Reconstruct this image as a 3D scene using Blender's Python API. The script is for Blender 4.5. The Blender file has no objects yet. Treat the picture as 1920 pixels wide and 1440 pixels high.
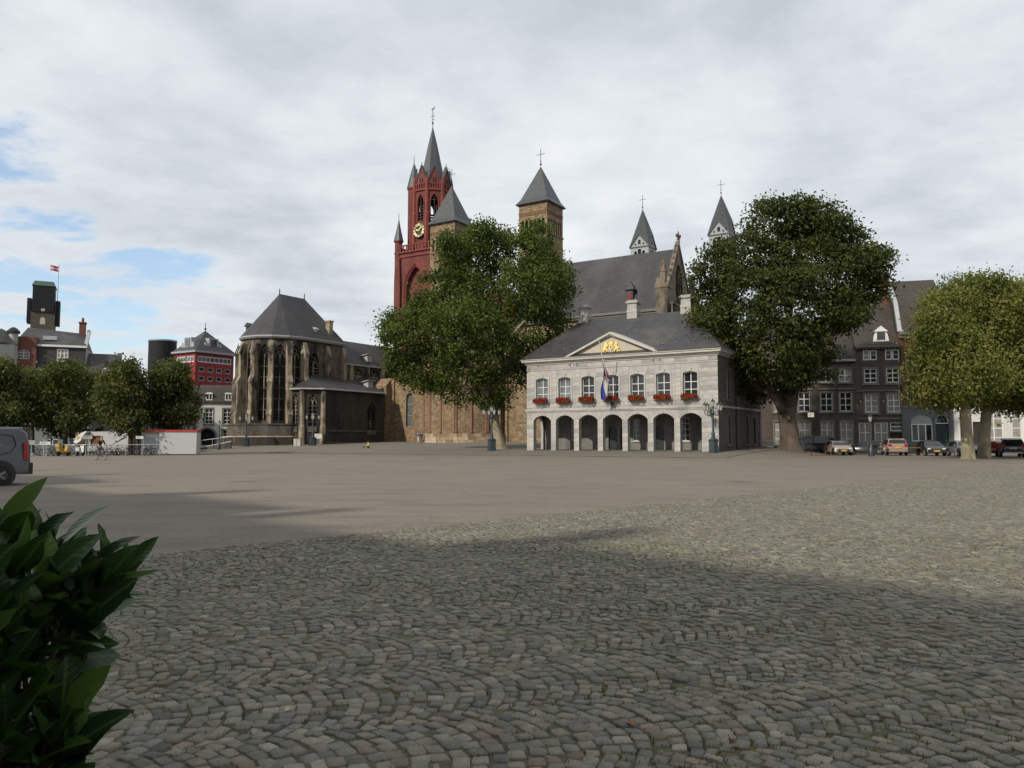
import bpy, math, random
import numpy as np
from mathutils import Matrix, Vector
R = math.radians
random.seed(7)
rng = np.random.default_rng(7)
scene = bpy.context.scene
col = scene.collection

# ------------------------------------------------------------------ camera
F = 1480.0                      # focal length in photograph pixels (1920 wide)
CAM_Z = 1.45
PITCH = math.atan(106.0 / F)
cam_data = bpy.data.cameras.new('camera')
cam = bpy.data.objects.new('camera', cam_data)
col.objects.link(cam)
cam.location = (0, 0, CAM_Z)
cam.rotation_euler = (R(90) + PITCH, 0, 0)
cam_data.sensor_width = 36.0
cam_data.lens = F / 1920.0 * 36.0
cam_data.clip_start = 0.05
cam_data.clip_end = 5000
scene.camera = cam

# ------------------------------------------------------------------ light
SUN_AZ = (-0.68, -0.73)         # horizontal direction towards the sun
SUN_EL = 35.0
world = bpy.data.worlds.new('World')
scene.world = world
world.use_nodes = True
wn = world.node_tree
for n in list(wn.nodes):
    wn.nodes.remove(n)


def N(nt, kind, props=None, **ins):
    n = nt.nodes.new(kind)
    for k, v in (props or {}).items():
        setattr(n, k, v)
    for k, v in ins.items():
        key = int(k[1:]) if k[0] == 'i' and k[1:].isdigit() else k.replace('_', ' ')
        s = n.inputs[key]
        if isinstance(v, bpy.types.NodeSocket):
            nt.links.new(v, s)
        else:
            s.default_value = v
    return n


def math_n(nt, op, a, b=0.0, clamp=False):
    n = N(nt, 'ShaderNodeMath', {'operation': op, 'use_clamp': clamp}, i0=a, i1=b)
    return n.outputs[0]


def mix_c(nt, fac, a, b, mode='MIX'):
    n = N(nt, 'ShaderNodeMix', {'data_type': 'RGBA', 'blend_type': mode})
    for idx, v in ((0, fac), (6, a), (7, b)):
        if isinstance(v, bpy.types.NodeSocket):
            nt.links.new(v, n.inputs[idx])
        else:
            n.inputs[idx].default_value = v if not (isinstance(v, tuple) and len(v) == 3) else (*v, 1)
    return n.outputs[2]


def ramp(nt, fac, stops, interp='LINEAR'):
    n = N(nt, 'ShaderNodeValToRGB', None, Fac=fac)
    cr = n.color_ramp
    cr.interpolation = interp
    while len(cr.elements) < len(stops):
        cr.elements.new(0.5)
    for e, (p, c) in zip(cr.elements, stops):
        e.position = p
        e.color = (*c, 1) if len(c) == 3 else c
    return n.outputs[0]


def cov_term(nt, dirv, d0, a0, a1):
    """how far the sky direction is from d0: 1 at d0, 0 outside"""
    d = Vector(d0).normalized()
    dt = N(nt, 'ShaderNodeVectorMath', {'operation': 'DOT_PRODUCT'}, i0=dirv, i1=tuple(d)).outputs['Value']
    m = N(nt, 'ShaderNodeMapRange', {'interpolation_type': 'SMOOTHSTEP'}, Value=dt)
    m.inputs[1].default_value = a0
    m.inputs[2].default_value = a1
    return m.outputs[0]


sky = N(wn, 'ShaderNodeTexSky', {'sky_type': 'NISHITA', 'sun_disc': False,
                                 'sun_elevation': R(SUN_EL), 'sun_rotation': math.atan2(SUN_AZ[0], SUN_AZ[1]),
                                 'altitude': 50.0, 'air_density': 1.0, 'dust_density': 1.5, 'ozone_density': 1.5})
tc = N(wn, 'ShaderNodeTexCoord')
dirv = tc.outputs['Generated']
sep = N(wn, 'ShaderNodeSeparateXYZ', None, Vector=dirv)
zz = math_n(wn, 'ADD', math_n(wn, 'MAXIMUM', sep.outputs[2], 0.0), 0.16)
pl = N(wn, 'ShaderNodeCombineXYZ', None, X=math_n(wn, 'DIVIDE', sep.outputs[0], zz),
       Y=math_n(wn, 'DIVIDE', sep.outputs[1], zz), Z=0.37).outputs[0]
pl2 = N(wn, 'ShaderNodeMapping', None, Vector=pl, Location=(3.1, 1.7, 0), Rotation=(0, 0, R(38)), Scale=(0.55, 1.5, 1)).outputs[0]
streak = N(wn, 'ShaderNodeTexNoise', None, Vector=pl2, Scale=0.9, Detail=7.0, Roughness=0.55, Distortion=0.6).outputs['Fac']
puff = N(wn, 'ShaderNodeTexNoise', None, Vector=pl, Scale=1.15, Detail=9.0, Roughness=0.58, Distortion=0.25).outputs['Fac']
fine = N(wn, 'ShaderNodeTexNoise', None, Vector=pl, Scale=3.2, Detail=8.0, Roughness=0.6).outputs['Fac']
dens = math_n(wn, 'ADD', math_n(wn, 'MULTIPLY', streak, 0.50), math_n(wn, 'ADD', math_n(wn, 'MULTIPLY', puff, 0.34), math_n(wn, 'MULTIPLY', fine, 0.36)))
# the broken cloud low in the south-west lets blue through; elsewhere the cover is closed
hole = math_n(wn, 'ADD', math_n(wn, 'MULTIPLY', cov_term(wn, dirv, (-0.56, 0.98, 0.25), 0.968, 0.997), 0.165),
              math_n(wn, 'MULTIPLY', cov_term(wn, dirv, (-0.23, 1.0, 0.52), 0.972, 0.999), 0.09))
dens = math_n(wn, 'SUBTRACT', math_n(wn, 'ADD', dens, 0.075), hole)
cover = ramp(wn, dens, [(0.455, (0.15, 0.15, 0.15)), (0.53, (1, 1, 1))], 'EASE')
shade = math_n(wn, 'ADD', math_n(wn, 'ADD', math_n(wn, 'MULTIPLY', puff, 0.5), math_n(wn, 'MULTIPLY', streak, 0.28)), math_n(wn, 'MULTIPLY', fine, 0.22))
cloud_c = ramp(wn, shade, [(0.40, (9.2, 9.45, 9.7)), (0.50, (7.6, 8.0, 8.4)), (0.61, (5.6, 6.05, 6.6))])
sky_b = mix_c(wn, 1.0, sky.outputs[0], (1.9, 1.95, 1.95), 'MULTIPLY')
skyc = mix_c(wn, cover, sky_b, cloud_c)
bg = N(wn, 'ShaderNodeBackground', None, Color=skyc, Strength=0.10)
wo = N(wn, 'ShaderNodeOutputWorld')
wn.links.new(bg.outputs[0], wo.inputs[0])

sun_d = bpy.data.lights.new('sun', 'SUN')
sun_d.energy = 4.0
sun_d.angle = R(1.4)
sun_d.color = (1.0, 0.92, 0.80)
sun = bpy.data.objects.new('sun', sun_d)
col.objects.link(sun)
_s = Vector((SUN_AZ[0], SUN_AZ[1], 0)).normalized() * math.cos(R(SUN_EL)) + Vector((0, 0, math.sin(R(SUN_EL))))
sun.rotation_euler = (-_s).to_track_quat('-Z', 'Y').to_euler()
sun.location = _s * 200

vs = scene.view_settings
vs.view_transform = 'Standard'
vs.look = 'None'
vs.exposure = 0.0
vs.gamma = 1.0
vs.use_curve_mapping = False
scene.cycles.max_bounces = 6
scene.cycles.transparent_max_bounces = 6


# ------------------------------------------------------------------ places
def zp(py, Y):                    # world height of photograph row py at distance Y
    v = (720 - py) / F
    return CAM_Z + Y * (math.sin(PITCH) + v * math.cos(PITCH)) / (math.cos(PITCH) - v * math.sin(PITCH))


def xp(px, py, Y):
    v = (720 - py) / F
    return Y * (px - 960) / F / (math.cos(PITCH) - v * math.sin(PITCH))


def at(px, py, Y):
    return Vector((xp(px, py, Y), Y, zp(py, Y)))


AX = R(-32)                       # the grid of the churches and the guard house
U = Vector((math.cos(AX), math.sin(AX), 0))
V = Vector((-math.sin(AX), math.cos(AX), 0))


def ground_h(x, y):               # the forecourt rises gently towards the churches
    w = x * V.x + y * V.y
    u = x * U.x + y * U.y
    if w < 64:
        h = 0.0
    elif w < 71:
        h = 0.4 * (w - 64) / 7
    elif w < 100:
        h = 0.4 + 0.8 * (w - 71) / 29
    else:
        h = 1.2
    k = min(1.0, max(0.0, (-15.5 - u) / 5.0))
    return h * k


# ------------------------------------------------------------------ mesh helpers
class MB:
    def __init__(self):
        self.v, self.f, self.m, self.s = [], [], [], []
        self.M = Matrix.Identity(4)
        self.mi = 0
        self.sm = False

    def av(self, pts):
        b = len(self.v)
        self.v += [tuple(self.M @ Vector(p)) for p in pts]
        return b

    def af(self, *idx):
        self.f.append(tuple(idx))
        self.m.append(self.mi)
        self.s.append(self.sm)

    def poly(self, pts):
        b = self.av(pts)
        self.af(*range(b, b + len(pts)))

    def box(self, x0, x1, y0, y1, z0, z1):
        b = self.av([(x0, y0, z0), (x1, y0, z0), (x1, y1, z0), (x0, y1, z0),
                     (x0, y0, z1), (x1, y0, z1), (x1, y1, z1), (x0, y1, z1)])
        for q in ((0, 3, 2, 1), (4, 5, 6, 7), (0, 1, 5, 4), (1, 2, 6, 5), (2, 3, 7, 6), (3, 0, 4, 7)):
            self.af(*[b + i for i in q])

    def prism(self, pts, axis, a, b):
        """outline pts (2-D) extruded along an axis from a to b; axis y: pts are (x,z); x: (y,z); z: (x,y)"""
        def p3(p, t):
            return {'y': (p[0], t, p[1]), 'x': (t, p[0], p[1]), 'z': (p[0], p[1], t)}[axis]
        n = len(pts)
        b0 = self.av([p3(p, a) for p in pts])
        b1 = self.av([p3(p, b) for p in pts])
        self.af(*[b0 + i for i in range(n)])
        self.af(*[b1 + i for i in reversed(range(n))])
        for i in range(n):
            j = (i + 1) % n
            self.af(b0 + i, b1 + i, b1 + j, b0 + j)

    def loft(self, rings, cap=True, closed=True):
        n = len(rings[0])
        bs = [self.av(r) for r in rings]
        for a, b in zip(bs[:-1], bs[1:]):
            for i in range(n if closed else n - 1):
                j = (i + 1) % n
                self.af(a + i, a + j, b + j, b + i)
        if cap:
            self.af(*[bs[0] + i for i in reversed(range(n))])
            self.af(*[bs[-1] + i for i in range(n)])

    def rev(self, prof, c=(0, 0, 0), n=12, cap=True, a0=0.0):
        """surface of revolution about z through c: prof = [(r, z)...]"""
        rings = []
        for r, z in prof:
            rings.append([(c[0] + r * math.cos(a0 + 2 * math.pi * i / n), c[1] + r * math.sin(a0 + 2 * math.pi * i / n), c[2] + z) for i in range(n)])
        self.loft(rings, cap)

    def tube(self, pts, rad, n=6, cap=True):
        pts = [Vector(p) for p in pts]
        rad = rad if isinstance(rad, (list, tuple)) else [rad] * len(pts)
        rings = []
        ref = None
        for i, p in enumerate(pts):
            d = (pts[min(i + 1, len(pts) - 1)] - pts[max(i - 1, 0)]).normalized()
            if ref is None:
                ref = d.orthogonal().normalized()
            ref = (ref - d * ref.dot(d))
            ref = ref.normalized() if ref.length > 1e-6 else d.orthogonal().normalized()
            o = d.cross(ref)
            rings.append([p + (ref * math.cos(2 * math.pi * k / n) + o * math.sin(2 * math.pi * k / n)) * rad[i] for k in range(n)])
        self.loft(rings, cap)

    def torus(self, c, axis, R0, r, n=18, k=5):
        axis = Vector(axis).normalized()
        e1 = axis.orthogonal().normalized()
        e2 = axis.cross(e1)
        c = Vector(c)
        rings = []
        for i in range(n + 1):
            a = 2 * math.pi * i / n
            rd = e1 * math.cos(a) + e2 * math.sin(a)
            rings.append([c + rd * (R0 + r * math.cos(2 * math.pi * j / k)) + axis * (r * math.sin(2 * math.pi * j / k)) for j in range(k)])
        self.loft(rings, False)

    def ell(self, c, r, n=10, k=6):
        rings = []
        for i in range(k + 1):
            t = -math.pi / 2 + math.pi * i / k
            q = max(0.02, math.cos(t))
            rings.append([(c[0] + r[0] * q * math.cos(2 * math.pi * j / n), c[1] + r[1] * q * math.sin(2 * math.pi * j / n), c[2] + r[2] * math.sin(t)) for j in range(n)])
        self.loft(rings)

    def build(self, name, mats, parent=None, smooth=None):
        me = bpy.data.meshes.new(name)
        me.from_pydata(self.v, [], self.f)
        mats = mats if isinstance(mats, (list, tuple)) else [mats]
        for m in mats:
            me.materials.append(m)
        me.polygons.foreach_set('material_index', self.m)
        if smooth is not None:
            me.polygons.foreach_set('use_smooth', [True] * len(self.f))
            me.update()
            me.set_sharp_from_angle(angle=R(smooth))
        me.update()
        return link(name, me, parent)


def link(name, me, parent=None):
    o = bpy.data.objects.new(name, me)
    col.objects.link(o)
    if parent is not None:
        o.parent = parent
    return o


def tag(o, label=None, cat=None, group=None, kind=None):
    if label:
        o['label'] = label
    if cat:
        o['category'] = cat
    if group:
        o['group'] = group
    if kind:
        o['kind'] = kind
    return o


def thing(name, label, cat, loc=(0, 0, 0), rz=0.0, group=None):
    o = bpy.data.objects.new(name, None)
    o.empty_display_size = 0.3
    col.objects.link(o)
    o.location = loc
    o.rotation_euler = (0, 0, rz)
    return tag(o, label, cat, group)


def copy_tree(o, parent=None):
    c = o.copy()
    col.objects.link(c)
    c.parent = parent
    for ch in list(o.children):
        copy_tree(ch, c)
    return c


def np_mesh(name, verts, faces, mat, parent=None, colr=None, smooth=False):
    """faces: (n,k) int array; colr: per-vertex rgb"""
    me = bpy.data.meshes.new(name)
    nv, nf, k = len(verts), len(faces), faces.shape[1]
    me.vertices.add(nv)
    me.vertices.foreach_set('co', np.ascontiguousarray(verts, dtype=np.float32).ravel())
    me.loops.add(nf * k)
    me.loops.foreach_set('vertex_index', np.ascontiguousarray(faces, dtype=np.int32).ravel())
    me.polygons.add(nf)
    me.polygons.foreach_set('loop_start', np.arange(0, nf * k, k, dtype=np.int32))
    if colr is not None:
        a = me.color_attributes.new('Col', 'FLOAT_COLOR', 'POINT')
        c4 = np.ones((nv, 4), dtype=np.float32)
        c4[:, :3] = colr
        a.data.foreach_set('color', c4.ravel())
    me.update(calc_edges=True)
    if smooth:
        me.polygons.foreach_set('use_smooth', [True] * nf)
    me.materials.append(mat)
    return link(name, me, parent)


def TR(x, y, z, rz=0.0):
    return Matrix.Translation((x, y, z)) @ Matrix.Rotation(rz, 4, 'Z')


# ------------------------------------------------------------------ materials
def new_mat(name):
    m = bpy.data.materials.new(name)
    m.use_nodes = True
    nt = m.node_tree
    for n in list(nt.nodes):
        nt.nodes.remove(n)
    out = N(nt, 'ShaderNodeOutputMaterial')
    b = N(nt, 'ShaderNodeBsdfPrincipled')
    nt.links.new(b.outputs[0], out.inputs[0])
    return m, nt, b


def setc(nt, sock, v):
    if isinstance(v, bpy.types.NodeSocket):
        nt.links.new(v, sock)
    else:
        sock.default_value = (*v, 1) if isinstance(v, tuple) and len(v) == 3 else v


def bump(nt, b, h, strength=0.4, dist=0.02):
    n = N(nt, 'ShaderNodeBump', None, Height=h, Strength=strength, Distance=dist)
    nt.links.new(n.outputs[0], b.inputs['Normal'])


KA = 0.80


def kk(c):
    return tuple(x * KA for x in c[:3])


def scl(c, k):
    return tuple(min(1.0, x * k) for x in c)


def mat(name, c, rough=0.75, var=0.15, scale=2.0, bmp=0.0, bsc=20.0, metal=0.0, c2=None, lo=0.42, hi=0.62, spec=0.5, coat=0.0):
    """plain material with noise variation and an optional second colour in patches"""
    m, nt, b = new_mat(name)
    if metal < .3:
        c = kk(c)
        c2 = kk(c2) if c2 else None
    t = N(nt, 'ShaderNodeTexCoord').outputs['Object']
    n1 = N(nt, 'ShaderNodeTexNoise', None, Vector=t, Scale=scale, Detail=6.0, Roughness=0.6).outputs['Fac']
    cc = ramp(nt, n1, [(0.3, scl(c, 1 - var)), (0.7, scl(c, 1 + var))])
    if c2:
        n2 = N(nt, 'ShaderNodeTexNoise', None, Vector=N(nt, 'ShaderNodeMapping', None, Vector=t, Scale=(1, 1, 0.35), Location=(5, 3, 1)).outputs[0],
               Scale=scale * 0.6, Detail=7.0, Roughness=0.62).outputs['Fac']
        cc = mix_c(nt, ramp(nt, n2, [(lo, (0, 0, 0)), (hi, (1, 1, 1))]), cc, c2)
    setc(nt, b.inputs['Base Color'], cc)
    b.inputs['Roughness'].default_value = rough
    b.inputs['Metallic'].default_value = metal
    b.inputs['Specular IOR Level'].default_value = spec
    if coat:
        b.inputs['Coat Weight'].default_value = coat
        b.inputs['Coat Roughness'].default_value = 0.05
    if bmp:
        n3 = N(nt, 'ShaderNodeTexNoise', None, Vector=t, Scale=bsc, Detail=5.0).outputs['Fac']
        bump(nt, b, n3, bmp, 0.02)
    return m


def mat_brick(name, c1, c2, mortar, bw, bh, ms=0.012, rough=0.85, stain=None, slo=0.45, shi=0.65, ssc=0.25, bstr=0.5, offs=0.5, zrows=True, sq=1.0):
    """coursed masonry, tiles or slates: courses run along z, joints along x+y of the object"""
    m, nt, b = new_mat(name)
    c1, c2, mortar = kk(c1), kk(c2), kk(mortar)
    stain = kk(stain) if stain else None
    t = N(nt, 'ShaderNodeTexCoord').outputs['Object']
    s = N(nt, 'ShaderNodeSeparateXYZ', None, Vector=t)
    h = math_n(nt, 'ADD', s.outputs[0], s.outputs[1])
    vec = N(nt, 'ShaderNodeCombineXYZ', None, X=h, Y=s.outputs[2], Z=0.0).outputs[0]
    br = N(nt, 'ShaderNodeTexBrick', {'offset': offs, 'squash': sq}, Vector=vec, Color1=(*c1, 1), Color2=(*c2, 1), Mortar=(*mortar, 1),
           Scale=1.0, Mortar_Size=ms, Mortar_Smooth=0.3, Bias=0.0, Brick_Width=bw, Row_Height=bh)
    n1 = N(nt, 'ShaderNodeTexNoise', None, Vector=t, Scale=1.3, Detail=8.0, Roughness=0.65).outputs['Fac']
    cc = mix_c(nt, 1.0, br.outputs[0], ramp(nt, n1, [(0.3, (0.72, 0.72, 0.72)), (0.7, (1.25, 1.22, 1.18))]), 'MULTIPLY')
    if stain:
        n2 = N(nt, 'ShaderNodeTexNoise', None, Vector=N(nt, 'ShaderNodeMapping', None, Vector=t, Scale=(1, 1, 0.4)).outputs[0], Scale=ssc,
               Detail=8.0, Roughness=0.65).outputs['Fac']
        cc = mix_c(nt, ramp(nt, n2, [(slo, (0, 0, 0)), (shi, (1, 1, 1))]), cc, stain)
    setc(nt, b.inputs['Base Color'], cc)
    b.inputs['Roughness'].default_value = rough
    n3 = N(nt, 'ShaderNodeTexNoise', None, Vector=t, Scale=14.0, Detail=5.0).outputs['Fac']
    hh = math_n(nt, 'ADD', math_n(nt, 'MULTIPLY', br.outputs[1], -0.7), math_n(nt, 'MULTIPLY', n3, 0.6))
    bump(nt, b, hh, bstr, 0.03)
    return m


def mat_leaf(name, c1, c2, c3, trans=0.35, rough=0.5):
    m, nt, b = new_mat(name)
    g = N(nt, 'ShaderNodeNewGeometry').outputs['Random Per Island']
    t = N(nt, 'ShaderNodeTexCoord').outputs['Object']
    n1 = N(nt, 'ShaderNodeTexNoise', None, Vector=t, Scale=0.5, Detail=3.0).outputs['Fac']
    n1 = math_n(nt, 'ADD', math_n(nt, 'MULTIPLY', math_n(nt, 'SUBTRACT', n1, 0.5), 1.9), 0.5)
    f = math_n(nt, 'ADD', math_n(nt, 'MULTIPLY', g, 0.42), math_n(nt, 'MULTIPLY', n1, 0.62))
    cc = ramp(nt, f, [(0.28, c1), (0.52, c2), (0.8, c3)])
    setc(nt, b.inputs['Base Color'], cc)
    b.inputs['Roughness'].default_value = rough
    b.inputs['Specular IOR Level'].default_value = 0.15
    tr = N(nt, 'ShaderNodeBsdfTranslucent', None, Color=mix_c(nt, 1.0, cc, (1.3, 1.4, 0.7), 'MULTIPLY'))
    mx = N(nt, 'ShaderNodeMixShader', None, i0=trans, i1=b.outputs[0], i2=tr.outputs[0])
    nt.links.new(mx.outputs[0], [n for n in nt.nodes if n.type == 'OUTPUT_MATERIAL'][0].inputs[0])
    return m


def mat_glass(name, c=(0.02, 0.025, 0.03), rough=0.04, spec=0.6):
    m, nt, b = new_mat(name)
    t = N(nt, 'ShaderNodeTexCoord').outputs['Object']
    n1 = N(nt, 'ShaderNodeTexNoise', None, Vector=t, Scale=0.9, Detail=2.0).outputs['Fac']
    setc(nt, b.inputs['Base Color'], ramp(nt, n1, [(0.35, scl(c, 0.6)), (0.65, scl(c, 1.5))]))
    b.inputs['Roughness'].default_value = rough
    b.inputs['Specular IOR Level'].default_value = spec
    bump(nt, b, N(nt, 'ShaderNodeTexNoise', None, Vector=t, Scale=1.7, Detail=1.0).outputs['Fac'], 0.08, 0.05)
    return m


MT = {}
MT['ashlar'] = mat('ashlar', (0.41, 0.40, 0.38), 0.85, 0.14, 1.6, 0.25, 9, c2=(0.20, 0.195, 0.19), lo=0.52, hi=0.80)
MT['ashlar2'] = mat('ashlar_block', (0.44, 0.425, 0.40), 0.85, 0.2, 0.9, 0.25, 9, c2=(0.24, 0.235, 0.23), lo=0.5, hi=0.8)
MT['ashlar_shade'] = mat_brick('shaded_side_stone', (0.125, 0.112, 0.097), (0.095, 0.086, 0.076), (0.07, 0.065, 0.06), 0.9, 0.42, 0.012, 0.9, stain=(0.07, 0.065, 0.06), slo=0.5, shi=0.75, ssc=0.4)  # darker side masonry, with the shade on that wall put into its colour
MT['joint'] = mat('joint', (0.16, 0.15, 0.14), 0.95)
MT['white'] = mat('white_paint', (0.74, 0.74, 0.70), 0.5, 0.05)
MT['cream'] = mat('cream_plaster', (0.50, 0.45, 0.355), 0.8, 0.06)
MT['slate'] = mat_brick('slate', (0.040, 0.041, 0.046), (0.058, 0.058, 0.063), (0.02, 0.02, 0.022), 0.3, 0.16, 0.008, 0.6, stain=(0.115, 0.105, 0.08), slo=0.52, shi=0.80, ssc=0.35, bstr=0.5)
MT['slate_b'] = mat_brick('slate_dark', (0.026, 0.025, 0.030), (0.040, 0.037, 0.043), (0.014, 0.013, 0.015), 0.35, 0.2, 0.008, 0.62, stain=(0.070, 0.068, 0.068), slo=0.46, shi=0.74, ssc=0.2, bstr=0.5)
MT['slate_g'] = mat_brick('slate_grey', (0.044, 0.052, 0.057), (0.060, 0.068, 0.072), (0.026, 0.03, 0.033), 0.3, 0.18, 0.006, 0.5, bstr=0.25)
MT['tile'] = mat_brick('pantile', (0.055, 0.047, 0.040), (0.085, 0.068, 0.055), (0.014, 0.012, 0.010), 0.24, 0.30, 0.035, 0.8, offs=0.0, stain=(0.10, 0.09, 0.06), slo=0.55, shi=0.8, bstr=0.9)
MT['ochre'] = mat_brick('ochre_stone', (0.33, 0.245, 0.145), (0.17, 0.118, 0.070), (0.26, 0.20, 0.13), 0.6, 0.24, 0.02, 0.9, stain=(0.15, 0.085, 0.048), slo=0.46, shi=0.72, ssc=0.7, bstr=0.7)
MT['ochre_t'] = mat_brick('tower_stone', (0.36, 0.27, 0.16), (0.19, 0.138, 0.085), (0.10, 0.075, 0.05), 0.7, 0.34, 0.03, 0.9, stain=(0.17, 0.11, 0.065), slo=0.5, shi=0.75, ssc=0.5, bstr=0.7)
MT['red_trim'] = mat('red_sandstone_trim', (0.20, 0.105, 0.065), 0.9, 0.2)
MT['pale_stone'] = mat('pale_plinth_stone', (0.46, 0.36, 0.245), 0.9, 0.2, 1.1, 0.3, 10)
MT['soot'] = mat_brick('sooty_marl', (0.165, 0.135, 0.095), (0.105, 0.088, 0.065), (0.06, 0.05, 0.04), 0.7, 0.36, 0.018, 0.92, stain=(0.020, 0.018, 0.016), slo=0.44, shi=0.56, ssc=0.42, bstr=0.6)
MT['soot_d'] = mat_brick('black_marl', (0.045, 0.037, 0.030), (0.06, 0.047, 0.034), (0.03, 0.025, 0.02), 0.6, 0.3, 0.012, 0.92, stain=(0.012, 0.011, 0.011), slo=0.42, shi=0.66, ssc=0.3, bstr=0.5)
MT['marl'] = mat('buttress_marl', (0.30, 0.25, 0.175), 0.92, 0.3, 0.9, 0.4, 7, c2=(0.035, 0.03, 0.026), lo=0.47, hi=0.60)
MT['marl_g'] = mat('gable_marl', (0.19, 0.16, 0.115), 0.92, 0.3, 0.9, 0.4, 7, c2=(0.05, 0.045, 0.04), lo=0.47, hi=0.62)
MT['podium'] = mat_brick('podium_stone', (0.14, 0.125, 0.105), (0.09, 0.08, 0.07), (0.05, 0.045, 0.04), 0.7, 0.35, 0.015, 0.92, stain=(0.03, 0.028, 0.026), slo=0.5, shi=0.7, ssc=0.4)
MT['lead'] = mat('lead_cornice', (0.36, 0.37, 0.37), 0.55, 0.12, 1.5)
MT['red_stone'] = mat_brick('red_painted_stone', (0.215, 0.052, 0.042), (0.155, 0.040, 0.034), (0.13, 0.04, 0.033), 0.8, 0.4, 0.014, 0.85, stain=(0.085, 0.024, 0.020), slo=0.42, shi=0.70, ssc=0.4, bstr=0.4)
MT['red_stone2'] = mat('red_trim_stone', (0.22, 0.040, 0.032), 0.8, 0.25, 0.8, c2=(0.09, 0.03, 0.025), lo=0.5, hi=0.75)
MT['grey_stone'] = mat('grey_tower_stone', (0.36, 0.38, 0.385), 0.85, 0.1, 0.8)
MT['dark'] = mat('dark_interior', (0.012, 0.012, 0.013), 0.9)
MT['louvre'] = mat('louvre', (0.03, 0.022, 0.02), 0.8)
MT['iron'] = mat('wrought_iron', (0.03, 0.03, 0.032), 0.5, 0.1, metal=0.6)
MT['lamp_iron'] = mat('lamp_iron', (0.035, 0.05, 0.055), 0.45, 0.15, metal=0.3)
MT['lamp_glass'] = mat('lamp_glass', (0.55, 0.53, 0.46), 0.15, 0.06)
MT['gold'] = mat('gold_leaf', (0.78, 0.56, 0.17), 0.5, 0.25, 3.0, metal=0.31)
MT['glass'] = mat_glass('window_glass')
MT['glass_s'] = mat_glass('sky_glass', (0.10, 0.11, 0.12), 0.03, 0.9)
MT['curtain'] = mat('net_curtain', (0.30, 0.29, 0.26), 0.25, 0.22, 4.0, spec=0.6)
MT['leaded'] = mat_brick('leaded_glass', (0.012, 0.014, 0.014), (0.018, 0.019, 0.018), (0.008, 0.008, 0.008), 0.25, 0.3, 0.02, 0.35)
MT['leaded'].node_tree.nodes['Principled BSDF'].inputs['Specular IOR Level'].default_value = 0.12
MT['brick_d'] = mat_brick('dark_brick', (0.105, 0.080, 0.066), (0.078, 0.063, 0.055), (0.09, 0.082, 0.074), 0.22, 0.07, 0.008, 0.9, stain=(0.045, 0.04, 0.038), slo=0.5, shi=0.8, ssc=0.4, bstr=0.4)
MT['brick_r'] = mat_brick('red_brick', (0.20, 0.060, 0.036), (0.145, 0.047, 0.032), (0.13, 0.09, 0.07), 0.22, 0.07, 0.008, 0.9, bstr=0.4)
MT['surround'] = mat('stone_surround', (0.17, 0.16, 0.145), 0.85, 0.15)
MT['grey_pl'] = mat('grey_stucco', (0.14, 0.155, 0.155), 0.8, 0.08)
MT['white_pl'] = mat('white_stucco', (0.60, 0.60, 0.56), 0.8, 0.08, 0.7)
MT['pale_pl'] = mat('pale_stucco', (0.36, 0.37, 0.365), 0.8, 0.08, 0.7)
MT['copper'] = mat('green_copper', (0.055, 0.11, 0.085), 0.7, 0.15)
MT['red_office'] = mat_brick('office_red', (0.30, 0.025, 0.028), (0.27, 0.024, 0.026), (0.2, 0.02, 0.02), 0.25, 0.08, 0.006, 0.7, bstr=0.2)
MT['zinc'] = mat('zinc', (0.33, 0.35, 0.36), 0.5, 0.1, metal=0.3)
MT['black_clad'] = mat('black_cladding', (0.022, 0.023, 0.026), 0.6, 0.2, spec=.15)
MT['dark_stone'] = mat('dark_tower_stone', (0.085, 0.075, 0.055), 0.9, 0.2)
MT['bark'] = mat('bark', (0.115, 0.088, 0.066), 0.95, 0.35, 1.4, 0.9, 6, c2=(0.055, 0.045, 0.035), lo=0.45, hi=0.62)
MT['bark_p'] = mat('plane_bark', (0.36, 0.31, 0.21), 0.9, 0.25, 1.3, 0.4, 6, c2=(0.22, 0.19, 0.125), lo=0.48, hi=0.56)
MT['bark_shade'] = mat('shaded_bark', (0.06, 0.05, 0.04), 0.95, 0.3, 1.6, 0.7, 7, c2=(0.045, 0.038, 0.03), lo=0.48, hi=0.6)  # plane bark for the left row, darkened to carry the shade there
MT['leaf_plane'] = mat_leaf('plane_leaves', (0.030, 0.049, 0.011), (0.062, 0.092, 0.019), (0.115, 0.142, 0.032))
MT['leaf_chest'] = mat_leaf('chestnut_leaves', (0.023, 0.034, 0.010), (0.049, 0.063, 0.017), (0.100, 0.104, 0.029))
MT['leaf_gold'] = mat_leaf('turning_plane_leaves', (0.058, 0.078, 0.018), (0.120, 0.138, 0.032), (0.185, 0.165, 0.050))
MT['leaf_left'] = mat_leaf('clipped_plane_leaves', (0.034, 0.048, 0.016), (0.068, 0.082, 0.026), (0.115, 0.110, 0.036))
MT['laurel'] = None
MT['petal'] = mat_leaf('red_petals', (0.24, 0.014, 0.011), (0.38, 0.028, 0.018), (0.44, 0.075, 0.035), 0.2)
MT['ger_leaf'] = mat_leaf('geranium_leaves', (0.03, 0.06, 0.015), (0.05, 0.09, 0.02), (0.09, 0.12, 0.03), 0.2)
MT['terracotta'] = mat('trough', (0.05, 0.06, 0.045), 0.7)
MT['rubber'] = mat('rubber', (0.015, 0.015, 0.016), 0.8)
MT['rim'] = mat('alloy', (0.35, 0.35, 0.36), 0.35, 0.05, metal=0.8)
MT['chrome'] = mat('chrome', (0.6, 0.6, 0.6), 0.2, 0.03, metal=0.9)
MT['car_glass'] = mat_glass('car_glass', (0.015, 0.018, 0.02), 0.03, 0.6)
MT['plate'] = mat('yellow_plate', (0.75, 0.45, 0.03), 0.5, 0.03)
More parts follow.
